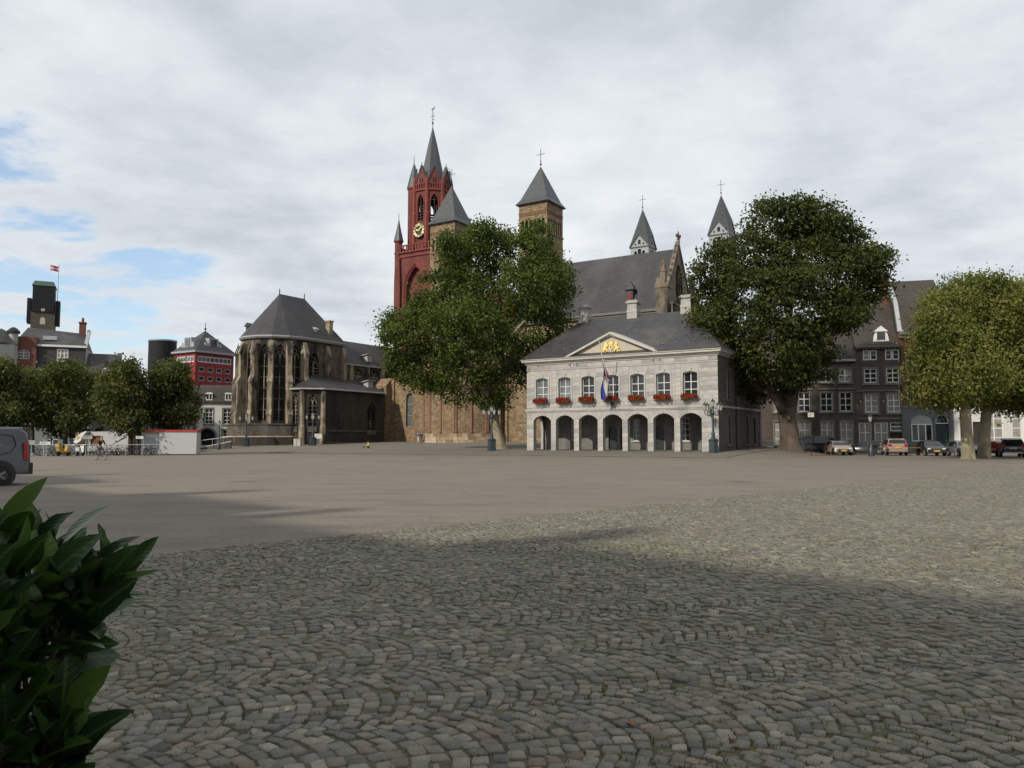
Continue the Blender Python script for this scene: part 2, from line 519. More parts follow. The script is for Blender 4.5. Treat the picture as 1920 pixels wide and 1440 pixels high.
MT['plate_w'] = mat('white_plate', (0.6, 0.6, 0.58), 0.5, 0.03)
MT['tail'] = mat('tail_light', (0.42, 0.012, 0.015), 0.2, 0.08)
MT['head'] = mat('head_light', (0.75, 0.77, 0.78), 0.12, 0.03)
MT['blackp'] = mat('black_plastic', (0.02, 0.02, 0.021), 0.6)
MT['skin'] = mat('skin', (0.52, 0.30, 0.21), 0.6, 0.05)
MT['hair'] = mat('dark_hair', (0.03, 0.022, 0.018), 0.7)
MT['hair_g'] = mat('light_hair', (0.30, 0.22, 0.15), 0.7)
MT['wood'] = mat('light_wood', (0.36, 0.20, 0.08), 0.7, 0.2, 3)


def paint(name, c, rough=0.3, metal=0.0):
    return mat(name, c, rough, 0.03, 1.0, metal=metal, coat=0.6)

# ------------------------------------------------------------------ ground
DB = Vector((0.700, 0.714, 0))      # along the edge between asphalt and cobbles
NB = Vector((-0.714, 0.700, 0))     # across it, towards the asphalt
Q0 = 10.3


def mat_asphalt(name, c, c2, c3, crack=0.0):
    m, nt, b = new_mat(name)
    c, c2, c3 = kk(c), kk(c2), kk(c3)
    t = N(nt, 'ShaderNodeTexCoord').outputs['Object']
    big = N(nt, 'ShaderNodeTexNoise', None, Vector=t, Scale=0.07, Detail=5.0, Roughness=0.6).outputs['Fac']
    med = N(nt, 'ShaderNodeTexNoise', None, Vector=N(nt, 'ShaderNodeMapping', None, Vector=t, Rotation=(0, 0, R(20)), Scale=(0.35, 1.3, 1)).outputs[0],
            Scale=0.8, Detail=8.0, Roughness=0.7).outputs['Fac']
    spk = N(nt, 'ShaderNodeTexNoise', None, Vector=t, Scale=55.0, Detail=3.0, Roughness=0.7).outputs['Fac']
    cc = ramp(nt, big, [(0.36, c), (0.64, c2)])
    cc = mix_c(nt, ramp(nt, med, [(0.46, (0, 0, 0)), (0.68, (0.85, 0.85, 0.85))]), cc, c3)
    mid_n = N(nt, 'ShaderNodeTexNoise', None, Vector=t, Scale=7.0, Detail=6.0, Roughness=0.8).outputs['Fac']
    cc = mix_c(nt, 1.0, cc, ramp(nt, mid_n, [(0.3, (0.74, 0.74, 0.74)), (0.7, (1.26, 1.26, 1.25))]), 'MULTIPLY')
    # old tyre marks: thin dark arcs
    dn = N(nt, 'ShaderNodeTexNoise', None, Vector=t, Scale=0.05, Detail=2.0).outputs['Fac']
    wv = math_n(nt, 'ABSOLUTE', math_n(nt, 'SUBTRACT', math_n(nt, 'FRACT', math_n(nt, 'MULTIPLY', dn, 14.0)), 0.5))
    tm = ramp(nt, wv, [(0.0, (1, 1, 1)), (0.022, (0, 0, 0))])
    tm = math_n(nt, 'MULTIPLY', tm, ramp(nt, med, [(0.42, (0, 0, 0)), (0.62, (0.45, 0.45, 0.45))]))
    cc = mix_c(nt, tm, cc, scl(c3, 0.55))
    # small tar and oil spots
    vo = N(nt, 'ShaderNodeTexVoronoi', None, Vector=N(nt, 'ShaderNodeMapping', None, Vector=t, Scale=(0.5, 1, 1)).outputs[0], Scale=0.33, Randomness=1.0).outputs['Distance']
    cc = mix_c(nt, ramp(nt, vo, [(0.07, (0.75, 0.75, 0.75)), (0.13, (0, 0, 0))]), cc, scl(c3, 0.5))
    cc = mix_c(nt, 1.0, cc, ramp(nt, spk, [(0.3, (0.66, 0.66, 0.66)), (0.5, (1, 1, 1)), (0.72, (1.35, 1.33, 1.3))]), 'MULTIPLY')
    setc(nt, b.inputs['Base Color'], cc)
    b.inputs['Roughness'].default_value = 0.9
    bump(nt, b, spk, 0.5, 0.008)
    return m


MT['asphalt'] = mat_asphalt('plaza_asphalt', (0.203, 0.172, 0.137), (0.176, 0.151, 0.122), (0.118, 0.103, 0.087))
MT['fore'] = mat_asphalt('forecourt_paving', (0.17, 0.152, 0.124), (0.15, 0.135, 0.112), (0.11, 0.098, 0.083))
MT['earth'] = mat('outer_ground', (0.12, 0.11, 0.095), 0.95, 0.2, 0.4)
MT['line'] = mat('worn_line', (0.42, 0.39, 0.34), 0.8, 0.2, 1.5, c2=(0.24, 0.21, 0.17), lo=0.45, hi=0.6)
MT['leaf_litter'] = mat('leaf_litter', (0.16, 0.085, 0.045), 0.95, 0.4, 3.0, 0.8, 12)


def sheet(name, e1, e2, as_, bs_, zoff, material, hf=ground_h):
    g = np.array([[(e1.x * a + e2.x * b, e1.y * a + e2.y * b, hf(e1.x * a + e2.x * b, e1.y * a + e2.y * b) + zoff) for b in bs_] for a in as_])
    na, nb = g.shape[:2]
    idx = np.arange(na * nb).reshape(na, nb)
    fc = np.stack([idx[:-1, :-1].ravel(), idx[1:, :-1].ravel(), idx[1:, 1:].ravel(), idx[:-1, 1:].ravel()], 1)
    o = np_mesh(name, g.reshape(-1, 3), fc, material)
    if o.data.polygons[0].normal.z < 0:
        o.data.flip_normals()
    return tag(o, kind='structure')


EX, EY = Vector((1, 0, 0)), Vector((0, 1, 0))
lin = [-900, -500, -300, -200] + list(np.arange(-150, 151, 4.0)) + [200, 300, 500, 900]
sheet('ground', EX, EY, lin, lin, -0.09, MT['earth'])
sheet('square', DB, NB, list(np.arange(-70, -12, 1.5)) + list(np.arange(-12, 50, .3)) + list(np.arange(50, 150, 1.5)), [Q0] + list(np.arange(Q0 + 0.7, 125, 1.5)), 0.0, MT['asphalt'])
sq = bpy.data.objects['square'].data       # ragged, feathered edge where the asphalt runs out over the setts
co = np.empty(len(sq.vertices) * 3, dtype=np.float32)
sq.vertices.foreach_get('co', co)
co = co.reshape(-1, 3)
qq = co[:, 0] * NB.x + co[:, 1] * NB.y
ed = qq < Q0 + .02
jn_ = rng.normal(0, .10, ed.sum())
co[ed, 0] += NB.x * jn_
co[ed, 1] += NB.y * jn_
co[ed, 2] = -0.003
co[(qq >= Q0 + .02) & (qq < Q0 + 1.5), 2] += .012
sq.vertices.foreach_set('co', co.ravel())
sq.update()
sheet('forecourt', U, V, list(np.arange(-135, -19, 1.5)), list(np.arange(64.0, 150, 1.0)), 0.035, MT['fore'])

# worn painted lines on the square
for px0, px1, py, w in ((745, 790, 864, 0.14), (800, 885, 861.5, 0.16), (1620, 1775, 886.5, 0.12)):
    a, b = at(px0, py, 60), at(px1, py, 60)
    ya = -CAM_Z / ((a.z - CAM_Z) / 60)
    p0, p1 = at(px0, py, ya), at(px1, py - 0.6, ya)
    d = Vector((p1.x - p0.x, p1.y - p0.y, 0))
    n = Vector((-d.y, d.x, 0)).normalized() * w
    k = MB()
    k.poly([(p0.x, p0.y, 0.004), (p1.x, p1.y, 0.004), (p1.x + n.x, p1.y + n.y, 0.004), (p0.x + n.x, p0.y + n.y, 0.004)])
    tag(k.build('road_marking', MT['line']), kind='structure')

# bed of soil and moss the cobbles are set in
m, nt, b = new_mat('joint_soil')
t = N(nt, 'ShaderNodeTexCoord').outputs['Object']
n1 = N(nt, 'ShaderNodeTexNoise', None, Vector=t, Scale=1.1, Detail=6.0, Roughness=0.65).outputs['Fac']
n2 = N(nt, 'ShaderNodeTexNoise', None, Vector=t, Scale=70.0, Detail=4.0).outputs['Fac']
cc = ramp(nt, n1, [(0.36, (0.045, 0.042, 0.032)), (0.48, (0.080, 0.076, 0.045)), (0.60, (0.105, 0.102, 0.050)), (0.72, (0.125, 0.10, 0.058))])
cc = mix_c(nt, 1.0, cc, ramp(nt, n2, [(0.3, (0.5, 0.5, 0.5)), (0.7, (1.4, 1.4, 1.4))]), 'MULTIPLY')
setc(nt, b.inputs['Base Color'], cc)
b.inputs['Roughness'].default_value = 0.95
bump(nt, b, n2, 0.9, 0.02)
MT['joint_soil'] = m
cob = MB()
cor = []
for a, q in ((-60, Q0 + .9), (130, Q0 + .9), (130, -120), (-60, -120)):
    p = DB * a + NB * q
    cor.append((p.x, p.y, -0.005))
cob.poly(cor)
pav = cob.build('cobbled_pavement', MT['joint_soil'])
if pav.data.polygons[0].normal.z < 0:
    pav.data.flip_normals()
tag(pav, kind='structure')

# stone material: colour comes per stone, with grain and moss staining on top
m, nt, b = new_mat('cobble')
t = N(nt, 'ShaderNodeTexCoord').outputs['Object']
ca = N(nt, 'ShaderNodeAttribute', {'attribute_name': 'Col'}).outputs['Color']
g1 = N(nt, 'ShaderNodeTexNoise', None, Vector=t, Scale=90.0, Detail=5.0, Roughness=0.75).outputs['Fac']
g2 = N(nt, 'ShaderNodeTexNoise', None, Vector=t, Scale=14.0, Detail=6.0, Roughness=0.65).outputs['Fac']
g3 = N(nt, 'ShaderNodeTexNoise', None, Vector=t, Scale=0.5, Detail=6.0, Roughness=0.6).outputs['Fac']
cc = mix_c(nt, 1.0, ca, ramp(nt, g1, [(0.28, (0.55, 0.55, 0.55)), (0.5, (1, 1, 1)), (0.74, (1.5, 1.5, 1.48))]), 'MULTIPLY')
cc = mix_c(nt, 1.0, cc, ramp(nt, g2, [(0.3, (0.72, 0.72, 0.72)), (0.7, (1.22, 1.22, 1.2))]), 'MULTIPLY')
mz = math_n(nt, 'ADD', math_n(nt, 'MULTIPLY', g3, 0.65), math_n(nt, 'MULTIPLY', g2, 0.35))
cc = mix_c(nt, ramp(nt, mz, [(0.50, (0, 0, 0)), (0.68, (0.55, 0.55, 0.55))]), cc, (0.105, 0.104, 0.056))
setc(nt, b.inputs['Base Color'], cc)
b.inputs['Roughness'].default_value = 0.82
b.inputs['Specular IOR Level'].default_value = 0.35
hgt = math_n(nt, 'ADD', math_n(nt, 'MULTIPLY', g1, 0.35), math_n(nt, 'MULTIPLY', g2, 0.9))
bump(nt, b, hgt, 0.55, 0.012)
MT['cobble'] = m

SA = R(20)                               # the fans run in strips, a little askew to the view
E1 = np.array([math.cos(SA), math.sin(SA)])
E2 = np.array([-math.sin(SA), math.cos(SA)])
STRIP, PITCHS, NST = 0.92, 0.091, 10
RAD = STRIP / math.sqrt(2)


def cobble_spots():
    cs = []
    half = math.pi / 4
    for j in range(-24, 68):
        t0 = j * STRIP
        ph = (j * 0.37 % 1) * PITCHS
        ks = np.arange(-330, 540)
        for i in range(NST):
            th = -half + (i + 0.5) * 2 * half / NST
            s = ks * PITCHS + ph + RAD * math.cos(th) + rng.normal(0, 0.008, len(ks))
            tt = t0 + RAD * math.sin(th) + rng.normal(0, 0.008, len(ks))
            x = s * E1[0] + tt * E2[0]
            y = s * E1[1] + tt * E2[1]
            arc = RAD * 2 * half / NST
            # radial thickness shrinks towards the ends of each arc, where the courses slide together
            rt = PITCHS * math.cos(th)
            cs.append(np.stack([x, y, np.full(len(ks), SA + th), np.full(len(ks), rt), np.full(len(ks), arc)], 1))
    c = np.concatenate(cs)
    q = c[:, 0] * NB.x + c[:, 1] * NB.y
    x, y = c[:, 0], c[:, 1]
    keep = (q < Q0 + 0.14) & (y > 1.6) & (np.abs(x) < 0.70 * y + 1.3) & (y < 44)
    return c[keep]


spots = cobble_spots()
d2 = spots[:, 0] ** 2 * 0.35 + spots[:, 1] ** 2
vis = (np.abs(spots[:, 0]) < 0.66 * spots[:, 1]) & (spots[:, 1] > 3.15)
hid = (spots[:, 0] / spots[:, 1] < -0.46)
rank = np.where(vis & ~hid, d2, 1e6)
order = np.argsort(rank)
near_idx, rest_idx = order[:300], order[300:]


def stone_geo(S, k=8):
    """rounded setts: k points per ring, three rings; returns verts (n,3k,3), faces pattern, colours"""
    n = len(S)
    x, y, a, rt, ar = S.T
    gap = rng.uniform(0.002, 0.011, (n, 2))
    hx = (rt - gap[:, 0]) / 2 * rng.normal(1, 0.03, n)
    hy = (ar - gap[:, 1]) / 2 * rng.normal(1, 0.05, n)
    a = a + rng.normal(0, 0.035, n)
    if k == 8:
        base = np.array([(-1, -.72), (-.72, -1), (.72, -1), (1, -.72), (1, .72), (.72, 1), (-.72, 1), (-1, .72)])
    else:
        base = np.array([(-1, -1), (1, -1), (1, 1), (-1, 1)], float)
    jit = rng.normal(0, 0.075, (n, k, 2))
    tilt = rng.normal(0, 0.045, (n, 2))
    zt = rng.normal(0.0, 0.0035, n)
    out = []
    for sc, z in ((1.0, -0.04), (1.0, -0.003), (0.92, 0.002)):
        p = (base[None] + jit) * sc
        lx, ly = p[..., 0] * hx[:, None], p[..., 1] * hy[:, None]
        X = x[:, None] + lx * np.cos(a)[:, None] - ly * np.sin(a)[:, None]
        Y = y[:, None] + lx * np.sin(a)[:, None] + ly * np.cos(a)[:, None]
        Z = np.full(X.shape, z) + zt[:, None] + (lx * tilt[:, :1] + ly * tilt[:, 1:] if z > -0.03 else 0)
        out.append(np.stack([X, Y, Z], -1))
    vv = np.concatenate(out, 1)
    pal = np.array([(0.185, 0.182, 0.165), (0.215, 0.21, 0.185), (0.165, 0.168, 0.165), (0.20, 0.188, 0.158), (0.26, 0.255, 0.225), (0.185, 0.155, 0.135), (0.14, 0.142, 0.138)])
    ch = rng.choice(len(pal), n, p=[.27, .24, .16, .13, .07, .05, .08])
    cc = pal[ch] * np.array([[0.785, 0.75, 0.665]]) * rng.normal(1, 0.14, (n, 1))
    return vv, np.clip(cc, 0.05, 0.5)


def stone_faces(n, k):
    per = []
    for r in range(2):
        for i in range(k):
            j = (i + 1) % k
            per.append((r * k + i, r * k + j, (r + 1) * k + j, (r + 1) * k + i))
    t = 2 * k
    if k == 8:
        per += [(t, t + 1, t + 6, t + 7), (t + 1, t + 2, t + 5, t + 6), (t + 2, t + 3, t + 4, t + 5)]
    else:
        per += [(t, t + 1, t + 2, t + 3)]
    per = np.array(per)
    return (per[None] + (np.arange(n) * 3 * k)[:, None, None]).reshape(-1, 4)


vv, cc = stone_geo(spots[near_idx], 8)
fp = stone_faces(1, 8)
for i in range(len(near_idx)):
    np_mesh('cobblestone', vv[i], fp, MT['cobble'], pav, np.repeat(cc[i:i + 1], 24, 0))
mid = rest_idx[spots[rest_idx, 1] < 13]
far = rest_idx[spots[rest_idx, 1] >= 13]
for part, k in ((mid, 8), (far, 4)):
    vv, cc = stone_geo(spots[part], k)
    o = np_mesh('cobblestones', vv.reshape(-1, 3), stone_faces(len(part), k), MT['cobble'], pav, np.repeat(cc, 3 * k, 0))
    tag(o, kind='stuff')

# weeds in the joints: tufts of short blades, thicker in mossy places
MT['weed'] = mat_leaf('joint_weeds', (0.065, 0.062, 0.022), (0.105, 0.105, 0.036), (0.165, 0.13, 0.060), 0.25, 0.7)
sel = spots[(spots[:, 1] < 12) & (spots[:, 1] > 2.2)]
pat = np.sin(sel[:, 0] * 1.3 + 0.7 * np.sin(sel[:, 1] * 1.1)) + np.sin(sel[:, 1] * 1.9 + sel[:, 0] * 0.8) + rng.normal(0, 0.7, len(sel))
sel = sel[pat > 0.0]
blades = []
for x, y, a, rt, ar in sel:
    side = random.choice((0, 1, 1))
    for k in range(random.randint(3, 9)):
        if side:
            lx, ly = rt * 0.5 + random.gauss(0, .004), random.uniform(-.5, .5) * ar
        else:
            lx, ly = random.uniform(-.5, .5) * rt, ar * 0.5 + random.gauss(0, .004)
        bx = x + lx * math.cos(a) - ly * math.sin(a)
        by = y + lx * math.sin(a) + ly * math.cos(a)
        h = random.uniform(0.006, 0.026) * (1.5 if random.random() < 0.06 else 1)
        w = random.uniform(0.002, 0.006)
        an = random.uniform(0, 6.28)
        ln = random.uniform(0.2, 1.1) * h
        dx, dy = math.cos(an), math.sin(an)
        blades.append(((bx - dy * w, by + dx * w, -0.012), (bx + dy * w, by - dx * w, -0.012), (bx + dx * ln, by + dy * ln, h)))
bv = np.array(blades)
tag(np_mesh('joint_weeds', bv.reshape(-1, 3), np.arange(len(bv) * 3).reshape(-1, 3), MT['weed']), 'low dry weeds and moss growing in the cobble joints', 'weeds', kind='stuff')

# a few fallen leaves on the cobbles
MT['fallen'] = mat('fallen_leaf', (0.24, 0.08, 0.03), 0.7, 0.2, 8)
MT['fallen_y'] = mat('fallen_leaf_pale', (0.42, 0.34, 0.18), 0.7, 0.2, 8)


def fallen_leaf(px, py, s, mt, label):
    v = (720 - py) / F
    Y = -CAM_Z * (math.cos(PITCH) - v * math.sin(PITCH)) / (math.sin(PITCH) + v * math.cos(PITCH))
    p = at(px, py, Y)
    k = MB()
    k.M = TR(p.x, p.y, 0.012, random.uniform(0, 6))
    pts = [(-1, 0, 0), (-.5, -.45, .12), (.2, -.5, .22), (1, 0, .1), (.3, .5, .3), (-.5, .4, .15)]
    b = k.av([(x * s, y * s, z * s + .002) for x, y, z in pts] + [(0, 0, .004)])
    for i in range(6):
        k.af(b + i, b + (i + 1) % 6, b + 6)
    o = k.build('fallen_leaf', mt)
    tag(o, label, 'leaf', 'fallen leaves on the cobbles')


fallen_leaf(1182, 1361, 0.035, MT['fallen'], 'curled red fallen leaf on the cobbles in the right half')
fallen_leaf(1375, 1405, 0.028, MT['fallen'], 'small red fallen leaf near the bottom edge of the cobbles')
fallen_leaf(540, 1335, 0.03, MT['fallen_y'], 'pale dry fallen leaf on the cobbles right of the laurel')

# grit washed out of the asphalt along its edge
n = 5200
pp = rng.uniform(-4, 44, n)
qq = Q0 + np.where(rng.random(n) < .6, rng.normal(-.12, .16, n), rng.normal(-.5, .5, n))
c = np.stack([pp * DB.x + qq * NB.x, pp * DB.y + qq * NB.y, np.full(n, .006)], 1)
s_ = rng.uniform(.004, .013, (n, 1))
tet = np.array([(1, 0, -.4), (-.5, .87, -.4), (-.5, -.87, -.4), (0, 0, .7)])
v = c[:, None] + tet[None] * s_[:, None] * rng.uniform(.7, 1.3, (n, 4, 1))
fc = np.array([(0, 1, 3), (1, 2, 3), (2, 0, 3)])
fc = (fc[None] + (np.arange(n) * 4)[:, None, None]).reshape(-1, 3)
tag(np_mesh('loose_grit', v.reshape(-1, 3), fc, MT['asphalt']), 'loose grit along the edge between asphalt and cobbles', 'grit', kind='stuff')
print('cobbles', len(spots))

# ------------------------------------------------------------------ walls and windows
def arc_pts(xa, xb, zs, rise, pointed=False, n=8):
    w = xb - xa
    pts = []
    if rise <= 0:
        return [(xa, zs), (xb, zs)]
    if pointed:
        r = (rise * rise + w * w / 4) / w
        a1 = math.acos(max(-1, min(1, (r - w / 2) / r)))
        for i in range(n + 1):
            a = math.pi - a1 * i / n
            pts.append((xa + r + r * math.cos(a), zs + r * math.sin(a)))
        for i in range(1, n + 1):
            a = a1 * (1 - i / n)
            pts.append((xb - r + r * math.cos(a), zs + r * math.sin(a)))
    else:
        r = (rise * rise + w * w / 4) / (2 * rise)
        a1 = math.asin(min(1, w / 2 / r))
        if rise > w / 2 - 1e-6:
            a1 = math.pi / 2
        for i in range(2 * n + 1):
            a = -a1 + a1 * i / n
            pts.append(((xa + xb) / 2 + r * math.sin(a), zs + rise - r + r * math.cos(a)))
    return pts


def outline(o, grow=0.0, n=8):
    xa, xb, za, zb = o[:4]
    rise = o[4] if len(o) > 4 else 0
    pointed = o[5] if len(o) > 5 else False
    xa, xb, za, zb = xa - grow, xb + grow, za - grow, zb + grow
    return [(xa, za)] + arc_pts(xa, xb, zb - rise, rise, pointed, n) + [(xb, za)]


def wall(k, x0, x1, z0, z1, ops=(), t=0.3, y=0.0, reveal_mi=None):
    """wall face at local y (looking towards -y) with openings (xa,xb,za,zb,rise,pointed) and reveals of depth t"""
    xs = sorted({x0, x1} | {v for o in ops for v in o[:2]})
    zs = sorted({z0, z1} | {v for o in ops for v in o[2:4]})
    for xa, xb in zip(xs[:-1], xs[1:]):
        run = None
        cells = []
        for za, zb in zip(zs[:-1], zs[1:]):
            cx, cz = (xa + xb) / 2, (za + zb) / 2
            inside = any(o[0] < cx < o[1] and o[2] < cz < o[3] for o in ops)
            if not inside:
                if run:
                    run[1] = zb
                else:
                    run = [za, zb]
            elif run:
                cells.append(run)
                run = None
        if run:
            cells.append(run)
        for za, zb in cells:
            k.poly([(xa, y, za), (xb, y, za), (xb, y, zb), (xa, y, zb)])
    for o in ops:
        xa, xb, za, zb = o[:4]
        rise = o[4] if len(o) > 4 else 0
        ol = outline(o)
        if rise:
            arc = ol[1:-1]
            xm = (xa + xb) / 2
            left = [p for p in arc if p[0] <= xm + 1e-6]
            right = [p for p in arc if p[0] >= xm - 1e-6]
            for i in range(len(left) - 1):
                k.poly([(xa, y, zb), (left[i][0], y, left[i][1]), (left[i + 1][0], y, left[i + 1][1])])
            for i in range(len(right) - 1):
                k.poly([(xb, y, zb), (right[i][0], y, right[i][1]), (right[i + 1][0], y, right[i + 1][1])])
        keep = k.mi
        if reveal_mi is not None:
            k.mi = reveal_mi
        for i in range(len(ol)):
            a, b = ol[i], ol[(i + 1) % len(ol)]
            if i == len(ol) - 1 and za <= z0 + 1e-6:
                continue
            k.poly([(a[0], y, a[1]), (b[0], y, b[1]), (b[0], y + t, b[1]), (a[0], y + t, a[1])])
        k.mi = keep


def window(parent, M, o, y, cols=2, rows=3, frame=None, glass=None, fw=0.07, bar=0.04, name='window', transom=None):
    """a window filling opening o at depth y: frame with glazing bars, and its pane as a sub-part"""
    frame = frame or MT['white']
    glass = glass or MT['glass']
    xa, xb, za, zb = o[:4]
    rise = o[4] if len(o) > 4 else 0
    k = MB()
    k.M = M
    out, inn = outline(o), outline(o, -fw)
    n = len(out)
    b0 = k.av([(p[0], y, p[1]) for p in out])
    b1 = k.av([(p[0], y, p[1]) for p in inn])
    b2 = k.av([(p[0], y + 0.06, p[1]) for p in inn])
    for i in range(n):
        j = (i + 1) % n
        k.af(b0 + i, b0 + j, b1 + j, b1 + i)
        k.af(b1 + i, b1 + j, b2 + j, b2 + i)
    zt = zb - fw - (rise * 0.35 if rise else 0)
    for c in range(1, cols):
        x = xa + (xb - xa) * c / cols
        k.box(x - bar * .8, x + bar * .8, y + 0.005, y + 0.05, za + fw * .5, zb - fw * .5)
    cuts = transom if transom else [r / rows for r in range(1, rows)]
    for q in cuts:
        z = za + (zb - za) * q
        k.box(xa + fw * .5, xb - fw * .5, y + 0.01, y + 0.045, z - bar * .7, z + bar * .7)
    w = k.build(name, frame, parent)
    g = MB()
    g.M = M
    g.poly([(p[0], y + 0.055, p[1]) for p in out])
    g.build('pane', glass, w)
    return w


def surround(k, o, wd, proud, sill=True, y=0.0):
    """raised stone band round an opening"""
    out, inn = outline(o, wd), outline(o)
    n = len(out)
    f0 = k.av([(p[0], y - proud, p[1]) for p in out])
    f1 = k.av([(p[0], y - proud, p[1]) for p in inn])
    g0 = k.av([(p[0], y + 0.004, p[1]) for p in out])
    g1 = k.av([(p[0], y + 0.1, p[1]) for p in inn])
    for i in range(n):
        j = (i + 1) % n
        k.af(f0 + i, f0 + j, f1 + j, f1 + i)
        k.af(f0 + i, g0 + i, g0 + j, f0 + j)
        k.af(f1 + i, f1 + j, g1 + j, g1 + i)
    if sill:
        k.box(o[0] - wd - .08, o[1] + wd + .08, y - proud - .1, y, o[2] - wd - .06, o[2] - .02)


def gable_roof(k, x0, x1, y0, y1, ze, zr, ov=0.3, axis='x'):
    """plain pitched roof with thickness; ridge along axis"""
    t = 0.12
    if axis == 'x':
        ym = (y0 + y1) / 2
        s = (zr - ze) / (ym - y0)
        pr = [(y0 - ov, ze - ov * s), (ym, zr), (y1 + ov, ze - ov * s), (y1 + ov, ze - ov * s - t), (y0 - ov, ze - ov * s - t)]
        k.prism(pr, 'x', x0, x1)
    else:
        xm = (x0 + x1) / 2
        s = (zr - ze) / (xm - x0)
        pr = [(x0 - ov, ze - ov * s), (xm, zr), (x1 + ov, ze - ov * s), (x1 + ov, ze - ov * s - t), (x0 - ov, ze - ov * s - t)]
        k.prism(pr, 'y', y0, y1)


def hip_roof(k, x0, x1, y0, y1, ze, zr, rx0, rx1, ry=None):
    ry = (y0 + y1) / 2 if ry is None else ry
    b = k.av([(x0, y0, ze), (x1, y0, ze), (x1, y1, ze), (x0, y1, ze), (rx0, ry, zr), (rx1, ry, zr)])
    for q in ((0, 1, 5, 4), (1, 2, 5), (2, 3, 4, 5), (3, 0, 4), (3, 2, 1, 0)):
        k.af(*[b + i for i in q])


def pyramid(k, x0, x1, y0, y1, ze, za, flare=0.0):
    cx, cy = (x0 + x1) / 2, (y0 + y1) / 2
    if flare:
        zf = ze + (za - ze) * 0.12
        q = 0.80
        r0 = [(x0, y0, ze), (x1, y0, ze), (x1, y1, ze), (x0, y1, ze)]
        r1 = [(cx + (p[0] - cx) * q, cy + (p[1] - cy) * q, zf) for p in r0]
        a, b = k.av(r0), k.av(r1)
        for i in range(4):
            j = (i + 1) % 4
            k.af(a + i, a + j, b + j, b + i)
        k.af(a + 3, a + 2, a + 1, a)
        t = k.av([(cx, cy, za)])
        for i in range(4):
            k.af(b + i, b + (i + 1) % 4, t)
    else:
        b = k.av([(x0, y0, ze), (x1, y0, ze), (x1, y1, ze), (x0, y1, ze), (cx, cy, za)])
        for i in range(4):
            k.af(b + i, b + (i + 1) % 4, b + 4)
        k.af(b + 3, b + 2, b + 1, b)


def cross(parent, p, h, name='cross', arm=0.28, r=0.05):
    k = MB()
    x, y, z = p
    k.tube([(x, y, z - .3), (x, y, z + h)], r, 5)
    k.tube([(x - h * arm, y, z + h * .68), (x + h * arm, y, z + h * .68)], r * .9, 5)
    k.ell((x, y, z + h * .12), (r * 3.4, r * 3.4, r * 4))
    k.ell((x, y, z + h * .3), (r * 2.2, r * 2.2, r * 2.4))
    return k.build(name, MT['iron'], parent)


SIDE_R = lambda xr: Matrix(((0, -1, 0, xr), (1, 0, 0, 0), (0, 0, 1, 0), (0, 0, 0, 1)))   # wall facing +x: local x runs along +y, depth inward is -x
SIDE_L = lambda xl, y1: Matrix(((0, 1, 0, xl), (-1, 0, 0, y1), (0, 0, 1, 0), (0, 0, 0, 1)))   # wall facing -x

# ------------------------------------------------------------------ guard house with arcade
GH_L, GH_D = 20.36, 14.8
gp = Vector((1.57, 82.8, 0.40))
gh = thing('guard_house', 'grey limestone guard house with seven-arched arcade, pediment and slate hip roof', 'building', gp, AX)
I4 = Matrix.Identity(4)
ax0 = [0.8 + i * 2.65 for i in range(7)]
arches = [(a, a + 2.08, -0.4, 3.62, 0.52) for a in ax0]
wins = [(a + 1.04 - .70, a + 1.04 + .70, 5.12, 7.50, 0.16) for a in ax0]
k = MB()
wall(k, 0, GH_L, -0.4, 9.1, arches + wins, 0.55)
# arcade: inner face, ceiling, floor, end walls, back wall
k.mi = 0
wall(k, 0, GH_L, -0.4, 4.0, arches, 0.0, y=0.56)
k.poly([(0.3, .55, 4.0), (GH_L - .3, .55, 4.0), (GH_L - .3, 3.2, 4.0), (0.3, 3.2, 4.0)])
k.poly([(0, .0, 0.02), (GH_L, .0, 0.02), (GH_L, 3.2, 0.02), (0, 3.2, 0.02)])
doors = [(ax0[2] + 1.75, ax0[2] + 2.7, .02, 2.5, .3), (ax0[3] - .02 + .45, ax0[3] + .95, .02, 2.5, .2), (ax0[4] + 1.5, ax0[4] + 2.45, .02, 2.5, .3)]
bw = [(ax0[1] - .4 + .4, ax0[1] + .85, 1.1, 3.2), (ax0[3] + 1.75, ax0[3] + 2.5, 1.0, 3.2), (ax0[5] + 1.55, ax0[5] + 2.4, 1.0, 3.3), (ax0[6] + 1.5, ax0[6] + 2.35, .9, 3.3)]
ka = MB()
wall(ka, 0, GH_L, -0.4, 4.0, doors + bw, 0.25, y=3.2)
ka.build('arcade_wall', mat('arcade_stone_shade', (0.21, 0.205, 0.19), .9, .2, 1.2, c2=(0.12, 0.118, 0.11), lo=.45, hi=.7), gh)  # back wall stone darkened: the gallery's shade is in the colour
# side and rear walls
rw = [(2.7, 3.6, 4.95, 7.7), (8.9, 9.8, 4.95, 7.7), (11.6, 12.5, 4.95, 7.7), (2.7, 3.6, 0.7, 3.5, .45), (8.9, 9.75, 0.7, 3.5, .42), (11.6, 12.45, 0.7, 3.5, .42)]
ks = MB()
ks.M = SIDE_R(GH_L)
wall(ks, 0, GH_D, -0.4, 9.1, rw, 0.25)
ks.build('side_wall', MT['ashlar_shade'], gh)
k.M = SIDE_L(0, GH_D)
lw = [(3.0, 3.9, 4.95, 7.7), (8.0, 8.9, 4.95, 7.7), (11.9, 14.2, -0.4, 3.6, .5)]
wall(k, 0, GH_D, -0.4, 9.1, lw[:2] + lw[2:], 0.3)
k.M = I4
k.poly([(0, GH_D, -.4), (GH_L, GH_D, -.4), (GH_L, GH_D, 9.1), (0, GH_D, 9.1)])
k.build('wall', MT['ashlar'], gh)
